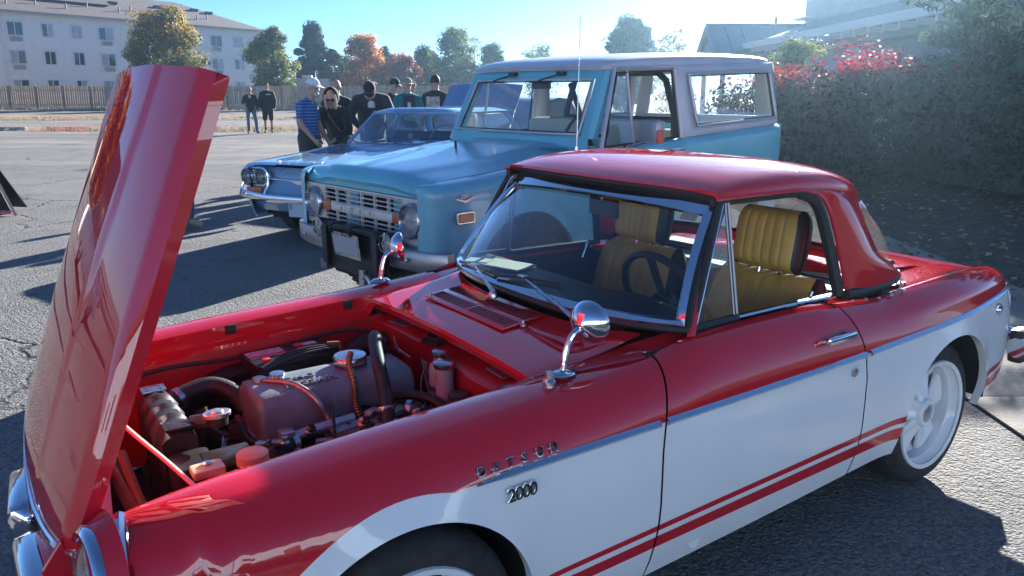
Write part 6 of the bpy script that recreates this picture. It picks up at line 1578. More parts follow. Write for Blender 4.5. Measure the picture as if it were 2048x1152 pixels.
# ================================================================ FENCE, APARTMENTS, TREES
WOOD = pmat('weathered_cedar', (.58, .40, .25), .85, vary=.25, vscale=3); WOOD2 = pmat('grey_cedar', (.48, .35, .23), .85, vary=.25, vscale=3); WOOD3 = pmat('warm_cedar', (.62, .42, .25), .85, vary=.2, vscale=3)
NEWWOOD = pmat('orange_cedar', (.46, .21, .08), .8, vary=.15, vscale=4)
def picket_me(w, h, mat):
    mb = MB(); mb.prism([(-w / 2, .04), (w / 2, .04), (w / 2, h - .05), (w * .28, h), (-w * .28, h), (-w / 2, h - .05)], 'y', -.011, .011); return mb.mesh('picket', mat, 0)
def fence(name, a, b, h, label, mats, pitch=.2, w=.155):
    root = empty(name, (a[0], a[1], 0), math.atan2(b[1] - a[1], b[0] - a[0])); tag(root, label, 'fence'); L = math.hypot(b[0] - a[0], b[1] - a[1])
    ms = [picket_me(w, h, m) for m in mats]; rg = random.Random(int(L * 10)); n = int(L / pitch)
    for k in range(n):
        o = bpy.data.objects.new('picket', rg.choice(ms)); COL.objects.link(o); o.parent = root
        o.location = ((k + .5) * pitch, rg.uniform(0, .012), rg.uniform(-.04, .03)); o.rotation_euler = (0, R(rg.uniform(-1, 1)), 0)
    for z in (.35, h - .38):
        mb = MB(); mb.box((L / 2, -.045, z), (L, .05, .10)); mb.build('rail', mats[0], root)
    for k in range(int(L / 2.4) + 1):
        mb = MB(); mb.box((min(L, k * 2.4), -.06, h * .5), (.10, .10, h)); mb.build('post', mats[1], root)
fence('wooden_fence', (-61, 70.3), (-5.6, 70.0), 2.0, 'long weathered cedar picket fence across the back of the lot', [WOOD, WOOD2, WOOD3])
fence('wooden_fence', (-5.5, 69.8), (-3.6, 52), 2.1, 'short orange cedar fence catching the sun beyond the onlookers', [NEWWOOD, NEWWOOD], .22, .2)
# ---- apartment block
SIDING = pmat('pale_siding', (.80, .78, .74), .75, vary=.05, vscale=2); ROOFS = pmat('brown_shingle', (.15, .125, .115), .95, vary=.25, vscale=5, bump=.5, bscale=12)
TRIMW = pmat('white_trim', (.70, .70, .70), .6); WGLASS = pmat('window_glass', (.045, .055, .065), .06, coat=.5, spec=.8, vary=.5, vscale=1.2); BLIND = pmat('window_blind', (.36, .41, .46), .25, coat=.6, vary=.2, vscale=2)
apt = empty('apartment_block', (-50.8, 77.6, 0), math.atan2(.849, .529)); tag(apt, 'three-storey pale apartment block with brown hipped roof behind the fence', 'building')
# local: x along the facade, y away behind it
mb = MB(); L0, L1, DP, EZ = -14, 34.3, 15, 9.15
mb.poly([(L0, 0, 0), (L1, 0, 0), (L1, 0, EZ), (L0, 0, EZ)]); mb.poly([(L1, 0, 0), (L1, DP, 0), (L1, DP, EZ), (L1, 0, EZ)]); mb.poly([(L0, DP, 0), (L1, DP, 0), (L1, DP, EZ), (L0, DP, EZ)]); mb.poly([(L0, 0, 0), (L0, DP, 0), (L0, DP, EZ), (L0, 0, EZ)])
mb.build('wall', SIDING, apt, 0)
for k in range(38):     # lap siding courses
    mb = MB(); z = .25 + k * .24
    mb.prism([(-.028, z), (0, z + .235), (0, z)], 'x', L0, L1 + .03); mb.build('siding_course', SIDING, apt, 0)
ov = .7; rz = 12.6
E_ = [(L0 - ov, -ov, EZ), (L1 + ov, -ov, EZ), (L1 + ov, DP + ov, EZ), (L0 - ov, DP + ov, EZ)]; r0, r1 = (L0 + 7, DP / 2, rz), (L1 - 7.5, DP / 2, rz)
mb = MB(); mb.poly([E_[0], E_[1], r1, r0]); mb.poly([E_[1], E_[2], r1]); mb.poly([E_[2], E_[3], r0, r1]); mb.poly([E_[3], E_[0], r0]); mb.poly(E_); roof = mb.build('roof', ROOFS, apt, 0)
mb = MB(); mb.poly([(L0 - ov, 3, 11.0), (15.5, 3, 11.0), (13.5, DP / 2 + .6, 13.5), (L0 + 7, DP / 2 + .6, 13.5)]); mb.poly([(15.5, 3, 11.0), (15.5, DP - 2, 11.0), (13.5, DP / 2 + .6, 13.5)]); mb.build('upper_roof', ROOFS, roof, 0)
mb = MB(); mb.box(((L0 + L1) / 2, -ov - .03, EZ + .02), (L1 - L0 + 2 * ov, .06, .22)); mb.build('gutter', pmat('gutter_tan', (.36, .32, .30), .6), apt)
mb = MB(); mb.box((1.95, -.07, EZ / 2), (.12, .1, EZ)); mb.build('downpipe', TRIMW, apt)
rg = random.Random(8)
for k, (s, y) in enumerate([(3.4, 1.5), (6.5, 2.0), (9.3, 1.4), (12.3, 2.6), (15.5, 1.8), (17.4, 2.6), (20.5, 2.0), (25.5, 1.6), (27.3, 2.1)]):
    z = EZ + (y + ov) * (rz - EZ) / (DP / 2 + ov); mb = MB(); mb.cyl((s, y, z - .1), (s, y, z + .55), .09, 8); mb.build('vent_pipe', pmat('vent_grey', (.25, .24, .24), .6), roof)
for (s, y) in [(8.2, 4.2), (16.4, 4.4), (22.3, 4.6), (24.4, 4.6), (27.5, 4.8), (29.2, 4.2)]:
    z = EZ + (y + ov) * (rz - EZ) / (DP / 2 + ov); mb = MB(); mb.box((s, y, z + .12), (.9, .6, .3)); mb.build('roof_vent', pmat('roof_vent', (.05, .045, .045), .8), roof)
for z in (7.60, 4.86, 2.0):
    for k, (s, w) in enumerate([(-8.5, 1.7), (-4.2, 1.2), (-1.0, 1.2), (3.15, 1.6), (6.31, 1.25), (9.31, 1.25), (12.55, 1.75), (16.1, 1.75), (19.6, 1.25), (23.8, 1.75), (26.75, 1.75), (30.05, 1.5)]):
        w_ = empty('window'); w_.parent = apt; w_.location = (s, -.03, z); h = 1.40
        mb = MB()
        for a, b, c2, d2 in ((0, h / 2 - .04, w, .10), (0, -h / 2 + .04, w, .10), (-w / 2 + .05, 0, .10, h - .16), (w / 2 - .05, 0, .10, h - .16)): mb.box((a, -.03, b), (c2, .09, d2))
        mb.build('frame', TRIMW, w_, 0)
        mb = MB(); mb.box((0, -.02, 0), (.07, .06, h - .2)); mb.build('mullion', TRIMW, w_, 0)
        op = rg.random()
        for sd in (-1, 1):
            mb = MB(); mb.box((sd * w / 4, .005, 0), (w / 2 - .1, .02, h - .2)); mb.build('pane', BLIND if (rg.random() < .40) else WGLASS, w_, 0)
        if k in (0, 3, 6, 7, 10):
            mb = MB(); mb.box((s - .02, -.16, z - 1.02), (1.05, .30, .42), bevel=.02); ac = mb.build('air_conditioner', pmat('ac_grey', (.42, .42, .42), .6), apt)
            mb = MB()
            for q in range(5): mb.box((s - .02, -.315, z - 1.16 + q * .07), (.95, .012, .025))
            mb.build('ac_grille', pmat('ac_dark', (.22, .22, .23), .7), ac)
for s, z in ((2.1, 6.0), (2.4, 3.2), (14.7, 6.1), (15.6, 6.1), (14.4, 3.4), (22.0, 6.0)):
    mb = MB(); mb.box((s, -.07, z), (.28, .14, .2), bevel=.03); mb.build('dryer_vent', TRIMW, apt)
# ---- trees
BARK = pmat('bark', (.085, .065, .05), .95, vary=.3, vscale=8, bump=.6, bscale=14)
def G(*c): return list(c)
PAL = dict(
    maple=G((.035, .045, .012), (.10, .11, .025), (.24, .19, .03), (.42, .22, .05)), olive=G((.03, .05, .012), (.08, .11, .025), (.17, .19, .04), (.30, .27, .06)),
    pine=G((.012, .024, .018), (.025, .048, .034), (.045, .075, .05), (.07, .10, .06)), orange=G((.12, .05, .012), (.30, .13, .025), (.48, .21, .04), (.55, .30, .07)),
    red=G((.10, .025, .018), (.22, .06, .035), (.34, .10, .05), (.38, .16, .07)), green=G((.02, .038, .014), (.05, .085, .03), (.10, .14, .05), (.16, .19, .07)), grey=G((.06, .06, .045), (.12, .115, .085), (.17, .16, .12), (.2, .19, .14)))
def tree(name, label, x, y, h, rw, pal, n, leaf=.16, shape='round', base=.18, seed=0, sparse=1.0, group='trees beyond the fence', trunk=.22, mix=None, top_tone=0.0):
    rg = random.Random(seed + int(abs(x) * 7) + int(y)); root = empty(name, (x, y, 0)); tag(root, label, 'tree', group)
    mb = MB(); mb.tube(curve_pts([(0, 0, 0), (rg.uniform(-.1, .1), 0, h * .25), (rg.uniform(-.15, .15), rg.uniform(-.1, .1), h * .55), (0, 0, h * .93)], 5), [trunk * lerp(1, .12, k / 15) for k in range(16)], 7)
    cl = []; nb = 85
    for k in range(nb):
        t = (k + rg.random()) / nb; z = lerp(base * h, h * .98, t)
        if shape == 'cone': r = rw * (1 - t) ** .8 * 1.02 + .12
        elif shape == 'column': r = rw * math.sin(math.pi * min(.98, max(.08, t * .9 + .08))) ** .5
        else: r = rw * math.sin(math.pi * min(.97, max(.12, t * .82 + .14))) ** .62
        a = rg.uniform(0, 6.283) + k * 2.4; q = math.sqrt(rg.random()) * .82 + .12; q *= 1.22 if rg.random() < .22 else 1.0; p = Vector((r * q * math.cos(a), r * q * math.sin(a), z - (.25 * r * q if shape == 'cone' else 0) + rg.uniform(-.04, .05) * h))
        cl.append((p, rg.uniform(.6, 1.2) * rw * (.36 if shape != 'cone' else .26), rg.random()))
        if k % 3 == 0:
            s0 = Vector((0, 0, max(.12 * h, z - (.5 * r * q if shape != 'cone' else -.05)))); mb.tube([s0, s0.lerp(p, .6) + Vector((0, 0, .05)), p], [trunk * .22 * (1.1 - t), trunk * .14 * (1.1 - t), .012], 5)
    mb.build('trunk', BARK, root, 60)
    it = []
    for k in range(int(n * 1.7)):
        c, r, tn = rg.choice(cl); d = rdir(rg); q = rg.random() ** .4 * r; p = c + Vector((d.x * q * 1.15, d.y * q * 1.15, d.z * q * .8))
        if rg.random() > sparse: continue
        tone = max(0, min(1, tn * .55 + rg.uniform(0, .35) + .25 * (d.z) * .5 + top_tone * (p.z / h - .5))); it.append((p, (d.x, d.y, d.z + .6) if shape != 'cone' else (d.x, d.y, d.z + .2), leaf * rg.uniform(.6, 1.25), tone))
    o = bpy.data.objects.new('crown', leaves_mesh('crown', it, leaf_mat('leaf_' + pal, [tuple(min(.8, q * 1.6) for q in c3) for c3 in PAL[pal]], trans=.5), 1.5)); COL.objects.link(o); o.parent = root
    return root
def wx(u, d): return (u - 1024) / 1565 * d
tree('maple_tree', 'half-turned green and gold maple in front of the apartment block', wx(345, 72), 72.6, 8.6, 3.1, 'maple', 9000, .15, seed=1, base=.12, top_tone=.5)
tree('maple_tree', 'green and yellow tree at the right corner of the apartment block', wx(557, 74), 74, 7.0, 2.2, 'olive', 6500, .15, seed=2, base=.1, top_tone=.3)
tree('pine_tree', 'tall dark pine behind the parked trailer', wx(637, 86), 86, 8.4, 2.9, 'pine', 9500, .20, 'cone', .06, 3)
tree('pine_tree', 'shorter dark pine right of the tall pine', wx(676, 88), 88, 6.0, 2.1, 'pine', 5500, .19, 'cone', .04, 4)
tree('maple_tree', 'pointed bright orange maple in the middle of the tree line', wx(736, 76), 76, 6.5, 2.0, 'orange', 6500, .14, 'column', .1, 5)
tree('round_tree', 'dark green tree between the pine and the orange maple', wx(694, 92), 92, 5.2, 2.0, 'green', 3500, .17, seed=6)
tree('pine_tree', 'small dark pine right of the orange maple', wx(777, 90), 90, 6.2, 1.7, 'pine', 4000, .18, 'cone', .04, 7)
tree('maple_tree', 'low orange tree right of the orange maple', wx(792, 84), 84, 5.0, 1.5, 'orange', 2600, .15, seed=8)
tree('maple_tree', 'rounded red maple behind the onlookers', wx(816, 78), 78, 4.9, 1.5, 'red', 4200, .13, seed=9, base=.08)
tree('round_tree', 'olive green round tree right of the red maple', wx(861, 84), 84, 5.7, 2.0, 'green', 5200, .16, seed=10, base=.06)
tree('poplar_tree', 'tall loose grey-green poplar behind the off-roader', wx(915, 80), 80, 7.5, 2.3, 'olive', 6200, .15, 'column', .08, 11, .8)
tree('bare_tree', 'thin half-bare tree right of the poplar', wx(952, 86), 86, 7.2, 1.3, 'grey', 1100, .10, 'column', .2, 12, .7, trunk=.14)
tree('round_tree', 'dark olive tree at the right end of the tree line', wx(984, 82), 82, 6.0, 1.7, 'green', 4200, .16, seed=13, base=.06)
tree('shrub_tree', 'low wispy tree tops just above the off-roader roof', wx(1080, 95), 95, 6.7, 2.2, 'olive', 2600, .16, seed=14, sparse=.6)
tree('pine_tree', 'dense rounded dark evergreen above the off-roader roof', wx(1253, 60), 60, 6.6, 1.9, 'pine', 8500, .15, 'round', .1, 15)
tree('shrub_tree', 'sparse leafy shrub tops beside the metal-roofed gable', wx(1337, 46), 46, 4.8, 1.4, 'grey', 2600, .07, 'column', .1, 16, .7, trunk=.1)
tree('shrub_tree', 'wispy green shrub beside the grey building above the off-roader', 5.85, 16.4, 2.55, .75, 'olive', 5200, .035, 'round', .1, 17, trunk=.06)
tree('round_tree', 'dark green tree far left behind the fence posts', wx(760, 96), 97, 5.0, 2.4, 'green', 3000, .18, seed=18)
tree('round_tree', 'dark hedge-like tree far behind the onlookers', wx(900, 98), 98, 4.6, 2.8, 'green', 3200, .18, seed=19, base=.03)
# ---- trailer, canopy, shed beyond the fence
tr = empty('travel_trailer', (wx(632, 80), 80, 0), R(4)); tag(tr, 'white travel trailer showing above the fence', 'trailer')
TW = pmat('trailer_white', (.66, .64, .60), .5, vary=.05, vscale=2)
mb = MB(); mb.prism([(-2.0, .5), (2.0, .5), (2.05, 2.3), (1.75, 2.72), (-1.7, 2.78), (-2.0, 2.4)], 'y', -1.1, 1.1); o = mb.build('trailer_body', TW, tr); bev(o, .08)
mb = MB(); mb.box((-.35, 0, 2.92), (.95, .7, .28), bevel=.06); mb.build('roof_unit', TW, tr)
mb = MB(); mb.box((-.9, -1.11, 1.75), (.9, .03, .55)); mb.box((.9, -1.11, 1.75), (.7, .03, .55)); mb.build('trailer_window', WGLASS, tr)
mb = MB(); mb.box((0, -1.112, 1.25), (3.9, .02, .10)); mb.build('stripe', pmat('trailer_stripe', (.3, .25, .2), .5), tr)
for x in (-.5, .5): mb = MB(); mb.lathe([(.34, -.1), (.36, 0), (.34, .1)], (x, -.9, .36), (0, 1, 0), 20); mb.build('wheel', TYRE, tr)
cn = empty('canopy_tent', (wx(552, 73.5), 73.5, 0)); tag(cn, 'dark pop-up canopy with a peaked top just behind the fence', 'canopy')
mb = MB()
for k in range(4):
    a, b = R(45 + 90 * k), R(135 + 90 * k); mb.poly([(1.9 * math.cos(a), 1.9 * math.sin(a), 1.95), (1.9 * math.cos(b), 1.9 * math.sin(b), 1.95), (0, 0, 2.62)])
mb.build('canopy_top', NAVY, cn, 0)
for k in range(4): a = R(45 + 90 * k); mb = MB(); mb.cyl((1.88 * math.cos(a), 1.88 * math.sin(a), 0), (1.88 * math.cos(a), 1.88 * math.sin(a), 1.95), .03, 8); mb.build('canopy_leg', TRIMW, cn)
for k, (u, d, w, h, lab) in enumerate(((705, 84, 2.2, 3.4, 'dark blue shed roof left of the orange maple'), (938, 84, 3.8, 3.5, 'dark blue low house behind the black-shirted man'))):
    hs = empty('low_house', (wx(u, d), d, 0)); tag(hs, lab, 'building')
    mb = MB(); mb.box((0, 0, h * .35), (w * 2, 5, h * .7)); mb.build('wall', pmat('navy_wall', (.035, .045, .085), .8), hs)
    mb = MB(); mb.prism([(-w - .3, h * .7), (w + .3, h * .7), (w * .6, h), (-w * .6, h)], 'y', -2.8, 2.8); mb.build('roof', pmat('dark_roof', (.04, .045, .06), .9), hs)
    mb = MB(); mb.box((-w * .3, -2.52, h * .45), (.8, .06, .6)); mb.build('window', WGLASS, hs)
# ---- other show cars behind the off-roader, only partly in view
def show_car(label, loc, yaw, col, lid):
    r = empty('parked_car', (*loc, 0), R(yaw)); tag(r, label, 'car'); P = pmat('paint_' + label[:10].replace(' ', '_'), col, .35, coat=1, vary=.04, vscale=3)
    T = [(-.9, .62), (-.8, .74), (-.3, .82), (.9, .92), (2.6, .95), (3.2, .92), (3.7, .80), (3.8, .6)]; rows = []
    for i in range(40):
        x = -.9 + 4.7 * i / 39; t = sinterp(T, x); W = .86 * min(1, (.55 + (x + .9) * 1.2), (.6 + (3.8 - x) * 1.2)); rows.append([(x, s * y, z) for s, y, z in ((-1, W - .08, .26), (-1, W, .5), (-1, W - .02, t - .12), (-1, W - .12, t), (1, 0, t + .02), (1, W - .12, t), (1, W - .02, t - .12), (1, W, .5), (1, W - .08, .26))])
    mb = MB(); mb.grid(rows); mb.poly(rows[0]); mb.poly(rows[-1]); mb.build('body', P, r, 40)
    mb = MB(); rows = [[(x, y * .66 * (1 - .12 * (z - .93) / .4), z) for y in (-1, -.5, 0, .5, 1)] for x, z in ((.85, .92), (1.35, 1.34), (1.9, 1.40), (2.5, 1.37), (3.05, .94))]; mb.grid(rows); mb.build('roof', P, r, 50)
    for s in (-1, 1): mb = MB(); mb.poly([(.9, s * .66, .93), (1.38, s * .60, 1.33), (2.5, s * .60, 1.34), (3.0, s * .66, .95)]); mb.build('side_window', GLASS, r, 0)
    for x in (0, 2.7):
        for s in (-1, 1): truck_wheel(r, x, s * .74, .32, .19, s, DULLCHROME, .18)
    a = R(lid); mb = MB()
    rows = [[(-.75 + .0 + L * math.cos(a), v * .68, .76 + L * math.sin(a) + .03 * (1 - v * v)) for v in (-1, -.6, 0, .6, 1)] for L in (0, .4, .8, 1.05, 1.12)]
    mb.grid(rows); o = mb.build('raised_hood', P, r, 50); solid(o, .02, 0)
    for s in (-1, 1): headlamp(r, -.88, s * .6, .62, .09)
show_car('light blue car with its hood up, behind the off-roader windshield', (-.42, 13.5), 66, (.13, .26, .48), 50)
show_car('maroon car with its hood up behind the teal jacket', (-1.55, 17.5), 75, (.09, .02, .02), 32)
# ---- sandwich board at the left edge
sb = empty('sandwich_board', (-6.19, 9.66, 0)); tag(sb, 'black sandwich board with pale wooden edge at the left edge of the lot', 'sign')
def sbp(u, v, o=0): return (-u * .95 - v * .40, u * .18 + o, v)
mb = MB(); mb.grid([[sbp(u, v) for u in (.03, .57)] for v in (.06, 1.0)]); o = mb.build('board_face', pmat('chalk_black', (.012, .016, .02), .35), sb, 0); solid(o, .015, 0)
mb = MB(); mb.grid([[sbp(u, v, .35 - .30 * v) for u in (.03, .57)] for v in (.06, 1.0)]); o = mb.build('back_face', MATS['chalk_black'], sb, 0); solid(o, .015, 0)
for a, b in (((0, 0), (0, 1.04)), ((.6, 0), (.6, 1.04)), ((0, 1.03), (.6, 1.03))):
    mb = MB(); mb.tube([sbp(*a), sbp(*b)], .02, 4); mb.build('board_edge', pmat('pale_wood', (.45, .36, .26), .7), sb)
mb = MB(); mb.tube([sbp(.03, .04, -.02), sbp(.57, .04, -.02)], .022, 4); mb.build('chalk_ledge', pmat('pink_ledge', (.5, .16, .2), .6), sb)
# ================================================================ GREY BUILDING, SHRUBS AND CONIFER ON THE RIGHT
LAV = pmat('grey_clapboard', (.34, .35, .38), .8, vary=.06, vscale=2); LROOF = pmat('grey_shingle', (.20, .195, .20), .9, vary=.2, vscale=8, bump=.4, bscale=25); METAL = pmat('metal_roof', (.40, .42, .44), .35, .6, vary=.05, vscale=2)
gb = empty('clapboard_building', (0, 0, 0)); tag(gb, 'grey clapboard building with long eaves behind the red-topped shrub', 'building')
mb = MB(); mb.box((12.1, 19, 1.4), (8.0, 15, 2.8)); mb.build('wall', LAV, gb)
for k in range(16):
    mb = MB(); z = .1 + k * .17; mb.prism([(8.1 - .022, z), (8.1, z + .165), (8.1, z)], 'y', 11.5, 26.5)
    o = mb.build('siding_course', LAV, gb, 0)
def rfz(x): return 3.0 + (x - 7.5) * .30
mb = MB(); mb.poly([(7.5, 11.0, 3.0), (7.5, 29.5, 3.0), (14.0, 29.5, rfz(14)), (14.0, 11.0, rfz(14))]); o = mb.build('roof', LROOF, gb, 0); solid(o, .12, -1)
mb = MB(); mb.box((7.47, 20.2, 2.93), (.12, 18.6, .18)); mb.build('gutter', TRIMW, gb)
for k in range(26):
    mb = MB(); mb.box((7.62, 11.6 + k * .68, 2.78), (.34, .07, .12)); mb.build('rafter_tail', TRIMW, gb)
mb = MB(); mb.box((7.85, 20, 2.60), (.5, 18, .04)); mb.build('soffit', LAV, gb)
mb = MB(); mb.box((13.9, 25, 4.45), (6.2, 10, 1.75)); ub = mb.build('upper_storey', LAV, gb)
for k in range(10):
    mb = MB(); z = 3.6 + k * .17; mb.prism([(10.8 - .02, z), (10.8, z + .165), (10.8, z)], 'y', 19.98, 30.02); mb.build('siding_course', LAV, ub, 0)
mb = MB(); mb.box((10.5, 29.2, 4.05), (.5, .8, .08)); mb.build('skylight', TRIMW, gb)
mb = MB(); mb.cyl((9.4, 29.0, 3.5), (9.4, 29.0, 4.1), .05, 8); mb.build('flue', BLACKP, gb)
for y in (14.0, 17.5, 21.0):
    w_ = empty('window'); w_.parent = gb; mb = MB(); mb.box((8.07, y, 1.5), (.06, 1.2, 1.3)); mb.build('frame', TRIMW, w_); mb = MB(); mb.box((8.04, y, 1.5), (.05, 1.04, 1.14)); mb.build('pane', WGLASS, w_)
# porch gable with standing-seam roof
gy, gx0, gx1, pk, ez, hw = 27.0, 6.45, 10.2, 3.66, 2.62, 1.45
pg = empty('porch_gable', (0, 0, 0)); pg.parent = gb
mb = MB()
for s in (-1, 1): mb.poly([(gx0, gy, pk), (gx1, gy, pk), (gx1, gy + s * hw, ez), (gx0, gy + s * hw, ez)])
o = mb.build('gable_roof', METAL, pg, 0); solid(o, .05, -1)
for s in (-1, 1):
    for k in range(8):
        x = gx0 + .06 + k * (gx1 - gx0 - .12) / 7; mb = MB(); mb.tube([(x, gy, pk + .03), (x, gy + s * hw, ez + .03)], .022, 4); mb.build('seam', METAL, pg)
mb = MB(); mb.tube([(gx0 - .02, gy, pk + .02), (gx1, gy, pk + .02)], .04, 6); mb.build('ridge_cap', METAL, pg)
mb = MB(); mb.prism([(gy - hw + .2, ez), (gy + hw - .2, ez), (gy, pk - .12)], 'x', gx0 + .15, gx0 + .2); mb.build('gable_face', LAV, pg)
for s in (-1, 1):
    mb = MB(); mb.tube([(gx0 + .02, gy, pk - .06), (gx0 + .02, gy + s * hw, ez - .06)], .08, 4); mb.build('barge_board', LAV, pg)
    mb = MB(); mb.box((gx0 + .3, gy + s * (hw - .2), 1.3), (.14, .14, 2.6)); mb.build('porch_post', TRIMW, pg)
# ---- red-topped shrub
def shrub(name, label, c, rx, ry, h, n, leaf, cols, matn, seed, top=0.0, lumps=36, low=.0):
    rg = random.Random(seed); root = empty(name, (c[0], c[1], 0)); tag(root, label, 'shrub')
    it = []; cl = []
    for k in range(lumps):
        a = rg.uniform(0, 6.283); q = math.sqrt(rg.random()); z = rg.random() ** .8 * h; f = math.sqrt(max(.05, 1 - (max(0, z / h - .35) / .72) ** 2)); cl.append((Vector((rx * q * f * math.cos(a), ry * q * f * math.sin(a), z * .92)), rg.uniform(.22, .42) * min(rx, h), rg.random()))
    for k in range(n):
        p0, r, tn = rg.choice(cl); d = rdir(rg); q = r * rg.random() ** .35; p = p0 + d * q
        if p.z < low: continue
        t = max(0, min(1, tn * .3 + rg.uniform(0, .3) + top * max(0, (p.z / h - .86)) * 6.0)); it.append((p, d + Vector((0, 0, .3)), leaf * rg.uniform(.6, 1.3), t))
    o = bpy.data.objects.new('foliage', leaves_mesh('foliage', it, leaf_mat(matn, cols))); COL.objects.link(o); o.parent = root
    mb = MB()
    for k in range(9):
        a = k * .7; mb.tube([(.08 * math.cos(a), .08 * math.sin(a), 0), (rx * .3 * math.cos(a), ry * .3 * math.sin(a), h * .5), (rx * .55 * math.cos(a), ry * .55 * math.sin(a), h * .85)], [.035, .022, .008], 5)
    mb.build('stems', BARK, root)
shrub('burning_bush', 'rounded dark shrub with bright red leaf tips behind the off-roader', (5.35, 12.5), 1.75, 1.5, 1.95, 15000, .045, [(.022, .030, .026), (.040, .044, .040), (.13, .022, .030), (.45, .030, .06)], 'burning_leaf', 3, top=1.0)
shrub('burning_bush', 'darker lower shrub with few red tips left of the rounded one', (4.45, 13.6), 1.2, 1.1, 1.75, 7000, .045, [(.022, .030, .026), (.040, .044, .040), (.13, .022, .030), (.45, .030, .06)], 'burning_leaf', 4, top=1.1)
shrub('burning_bush', 'dark leafy shrub with dull red tips merging into the conifer', (6.75, 12.6), 1.2, 1.1, 1.85, 8000, .045, [(.022, .030, .026), (.040, .044, .040), (.13, .022, .030), (.45, .030, .06)], 'burning_leaf', 9, top=.6)
# ---- big spreading conifer at the right edge
def conifer(label, c, R0, H, n, leaf, seed):
    rg = random.Random(seed); root = empty('juniper_tree', (c[0], c[1], 0)); tag(root, label, 'tree'); it = []; mb = MB()
    mb.tube([(0, 0, 0), (.1, 0, H * .5), (0, 0, H)], [.22, .14, .02], 8)
    boughs = []
    for k in range(150):
        t = rg.random() ** .9; z = .25 + t * (H - .4); r = R0 * ((.93 if z < 2.35 else 1.28) if t < .55 else 1.28 * ((1 - t) / .45) ** .6) * rg.uniform(.75, 1.04); a = rg.uniform(0, 6.283); tip = Vector((r * math.cos(a), r * math.sin(a), z + .12)); root_ = Vector((0, 0, max(.1, z - .35 * r)))  # upper boughs flared to throw shade on the asphalt by the red car's tail
        boughs.append((root_, tip, rg.random()))
        if k % 2 == 0: mb.tube([root_, root_.lerp(tip, .6) + Vector((0, 0, -.05)), tip], [.045, .025, .006], 5)
    mb.build('trunk', BARK, root, 60)
    for k in range(n):
        a, b, tn = rg.choice(boughs); s = .30 + .72 * rg.random() ** .6; p = a.lerp(b, s); d = rdir(rg); sp = .26 * (1.05 - s * .5); p = p + Vector((d.x * sp, d.y * sp, d.z * sp * .55 - .10 * s * s)) 
        if p.z < .03: continue
        dr = (b - a).normalized(); it.append((p, d + Vector((0, 0, .5)), leaf * rg.uniform(.6, 1.4), max(0, min(1, tn * .5 + rg.uniform(0, .5)))))
    o = bpy.data.objects.new('foliage', leaves_mesh('foliage', it, leaf_mat('juniper_leaf', [(.03, .055, .045), (.05, .09, .072), (.09, .135, .105), (.14, .18, .14)]), 3.0)); COL.objects.link(o); o.parent = root
conifer('large spreading grey-green conifer filling the right edge of the view', (7.7, 9.6), 2.2, 6.2, 52000, .055, 5)
conifer('smaller grey-green conifer between the red-topped shrub and the large one', (7.5, 12.2), 1.15, 3.4, 16000, .055, 6)
# ---- across the lot to the left, out of view but mirrored in the raised hood: house, trees and a parked car
hs = empty('beige_house', (-42, 41, 0), R(35)); tag(hs, 'beige house with gabled roof mirrored in the raised red hood', 'building')
mb = MB(); mb.box((0, 0, 1.6), (14, 9, 3.2)); mb.prism([(-4.5, 3.2), (4.5, 3.2), (0, 6.0)], 'x', -7, 7); mb.build('wall', pmat('beige_wall', (.50, .38, .27), .8), hs, 0)
mb = MB()
for s in (-1, 1): mb.poly([(-7.4, 0, 6.1), (7.4, 0, 6.1), (7.4, s * 5.1, 2.95), (-7.4, s * 5.1, 2.95)])
mb.build('roof', ROOFS, hs, 0)
for x in (-4, 0, 4):
    for s in (-1, 1): mb = MB(); mb.box((x, s * 4.52, 1.7), (1.4, .06, 1.2)); mb.build('window', WGLASS, hs)
tree('maple_tree', 'brown autumn maple mirrored in the raised red hood', -27.5, 31.5, 6.5, 2.0, 'red', 4000, .16, seed=31, group='trees left of the lot', base=.15)
tree('maple_tree', 'golden autumn maple mirrored in the raised red hood', -33, 33.5, 7.0, 2.2, 'orange', 4000, .17, seed=32, group='trees left of the lot', base=.15)
show_car('white car parked left of the lot, mirrored in the raised red hood', (-13.2, 9.4), 50, (.72, .72, .70), 8)
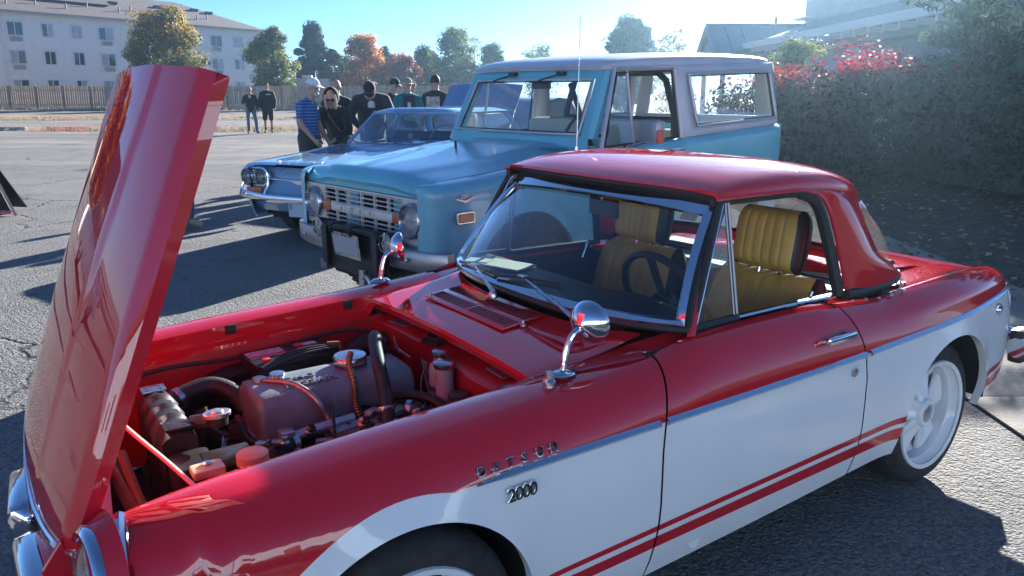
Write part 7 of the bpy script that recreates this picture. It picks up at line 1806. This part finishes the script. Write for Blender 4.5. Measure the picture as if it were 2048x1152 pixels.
# ---- pale houses added behind the camera to bounce sun onto shaded car sides (also mirrored)
def fill_house(label, x, y, w, d, h, rise, col, yaw=0):
    r = empty('fill_house', (x, y, 0), R(yaw)); tag(r, label, 'building', 'pale houses added across the street for bounce light'); m = pmat('siding_%d' % int(x * 10), (col[0] * .74, col[1] * .92, min(.84, col[2] * 1.12)), .75, vary=.04, vscale=1.5)  # siding tinted blue to cool the light it bounces
    mb = MB(); mb.box((0, 0, h / 2), (w, d, h)); mb.prism([(-d / 2, h), (d / 2, h), (0, h + rise)], 'x', -w / 2, w / 2); mb.build('wall', m, r, 0)
    for s in (-1, 1):
        mb = MB(); mb.poly([(-w / 2 - .4, 0, h + rise + .06), (w / 2 + .4, 0, h + rise + .06), (w / 2 + .4, s * (d / 2 + .5), h - .2), (-w / 2 - .4, s * (d / 2 + .5), h - .2)]); o = mb.build('roof_slope', ROOFS, r, 0); solid(o, .12, 0)
    for k in range(1):
        for q in (-.3, .3):
            mb = MB(); mb.box((q * w, d / 2 + .01, 1.5 + 2.7 * k), (1.5, .08, 1.3)); f = mb.build('window', TRIMW, r); mb = MB(); mb.box((q * w, d / 2 + .04, 1.5 + 2.7 * k), (1.3, .06, 1.1)); mb.build('pane', WGLASS, f)
    mb = MB(); mb.box((0, d / 2 + .01, 1.05), (1.0, .08, 2.1)); mb.build('door', pmat('street_door', (.2, .07, .05), .6), r)
for k, (x, w, h, rise, col, nm) in enumerate(((-30, 13, 4.3, 1.7, (.74, .72, .68), 'pale blue house at the left end of the street'), (-15.5, 13, 4.3, 1.6, (.74, .75, .77), 'white house left of the blue-grey one'), (-1.5, 12.5, 4.3, 1.7, (.66, .71, .77), 'pale blue-grey house straight across the street'), (12, 12.5, 4.3, 1.6, (.76, .76, .75), 'white house right of the blue-grey one'), (25.5, 12.5, 4.3, 1.7, (.74, .72, .66), 'pale blue house at the right end of the street'))):
    fill_house(nm + ', unseen, added for bounce light', x, -17 - abs(k - 2) * .5, w, 9, h, rise, col, (2 - k) * -4)
# ================================================================ VEILING GLARE: thin haze added in place of lens glare, glows towards the sun
hm_ = bpy.data.materials.new('glare_haze'); hm_.use_nodes = True
n_, l_ = nodes_of(hm_); n_.remove(n_['Principled BSDF']); pv = n_.new('ShaderNodeVolumePrincipled')
pv.inputs['Color'].default_value = (.46, .76, 1.0, 1); pv.inputs['Density'].default_value = 0.0012; pv.inputs['Anisotropy'].default_value = 0.84
l_.new(pv.outputs[0], n_['Material Output'].inputs['Volume'])
mb = MB(); mb.box((0, 105, 6.6), (604, 454, 15.2)); hz = mb.build('haze', hm_, None, 0); tag(hz, 'thin haze added over the lot in place of lens glare', 'haze', kind='stuff')
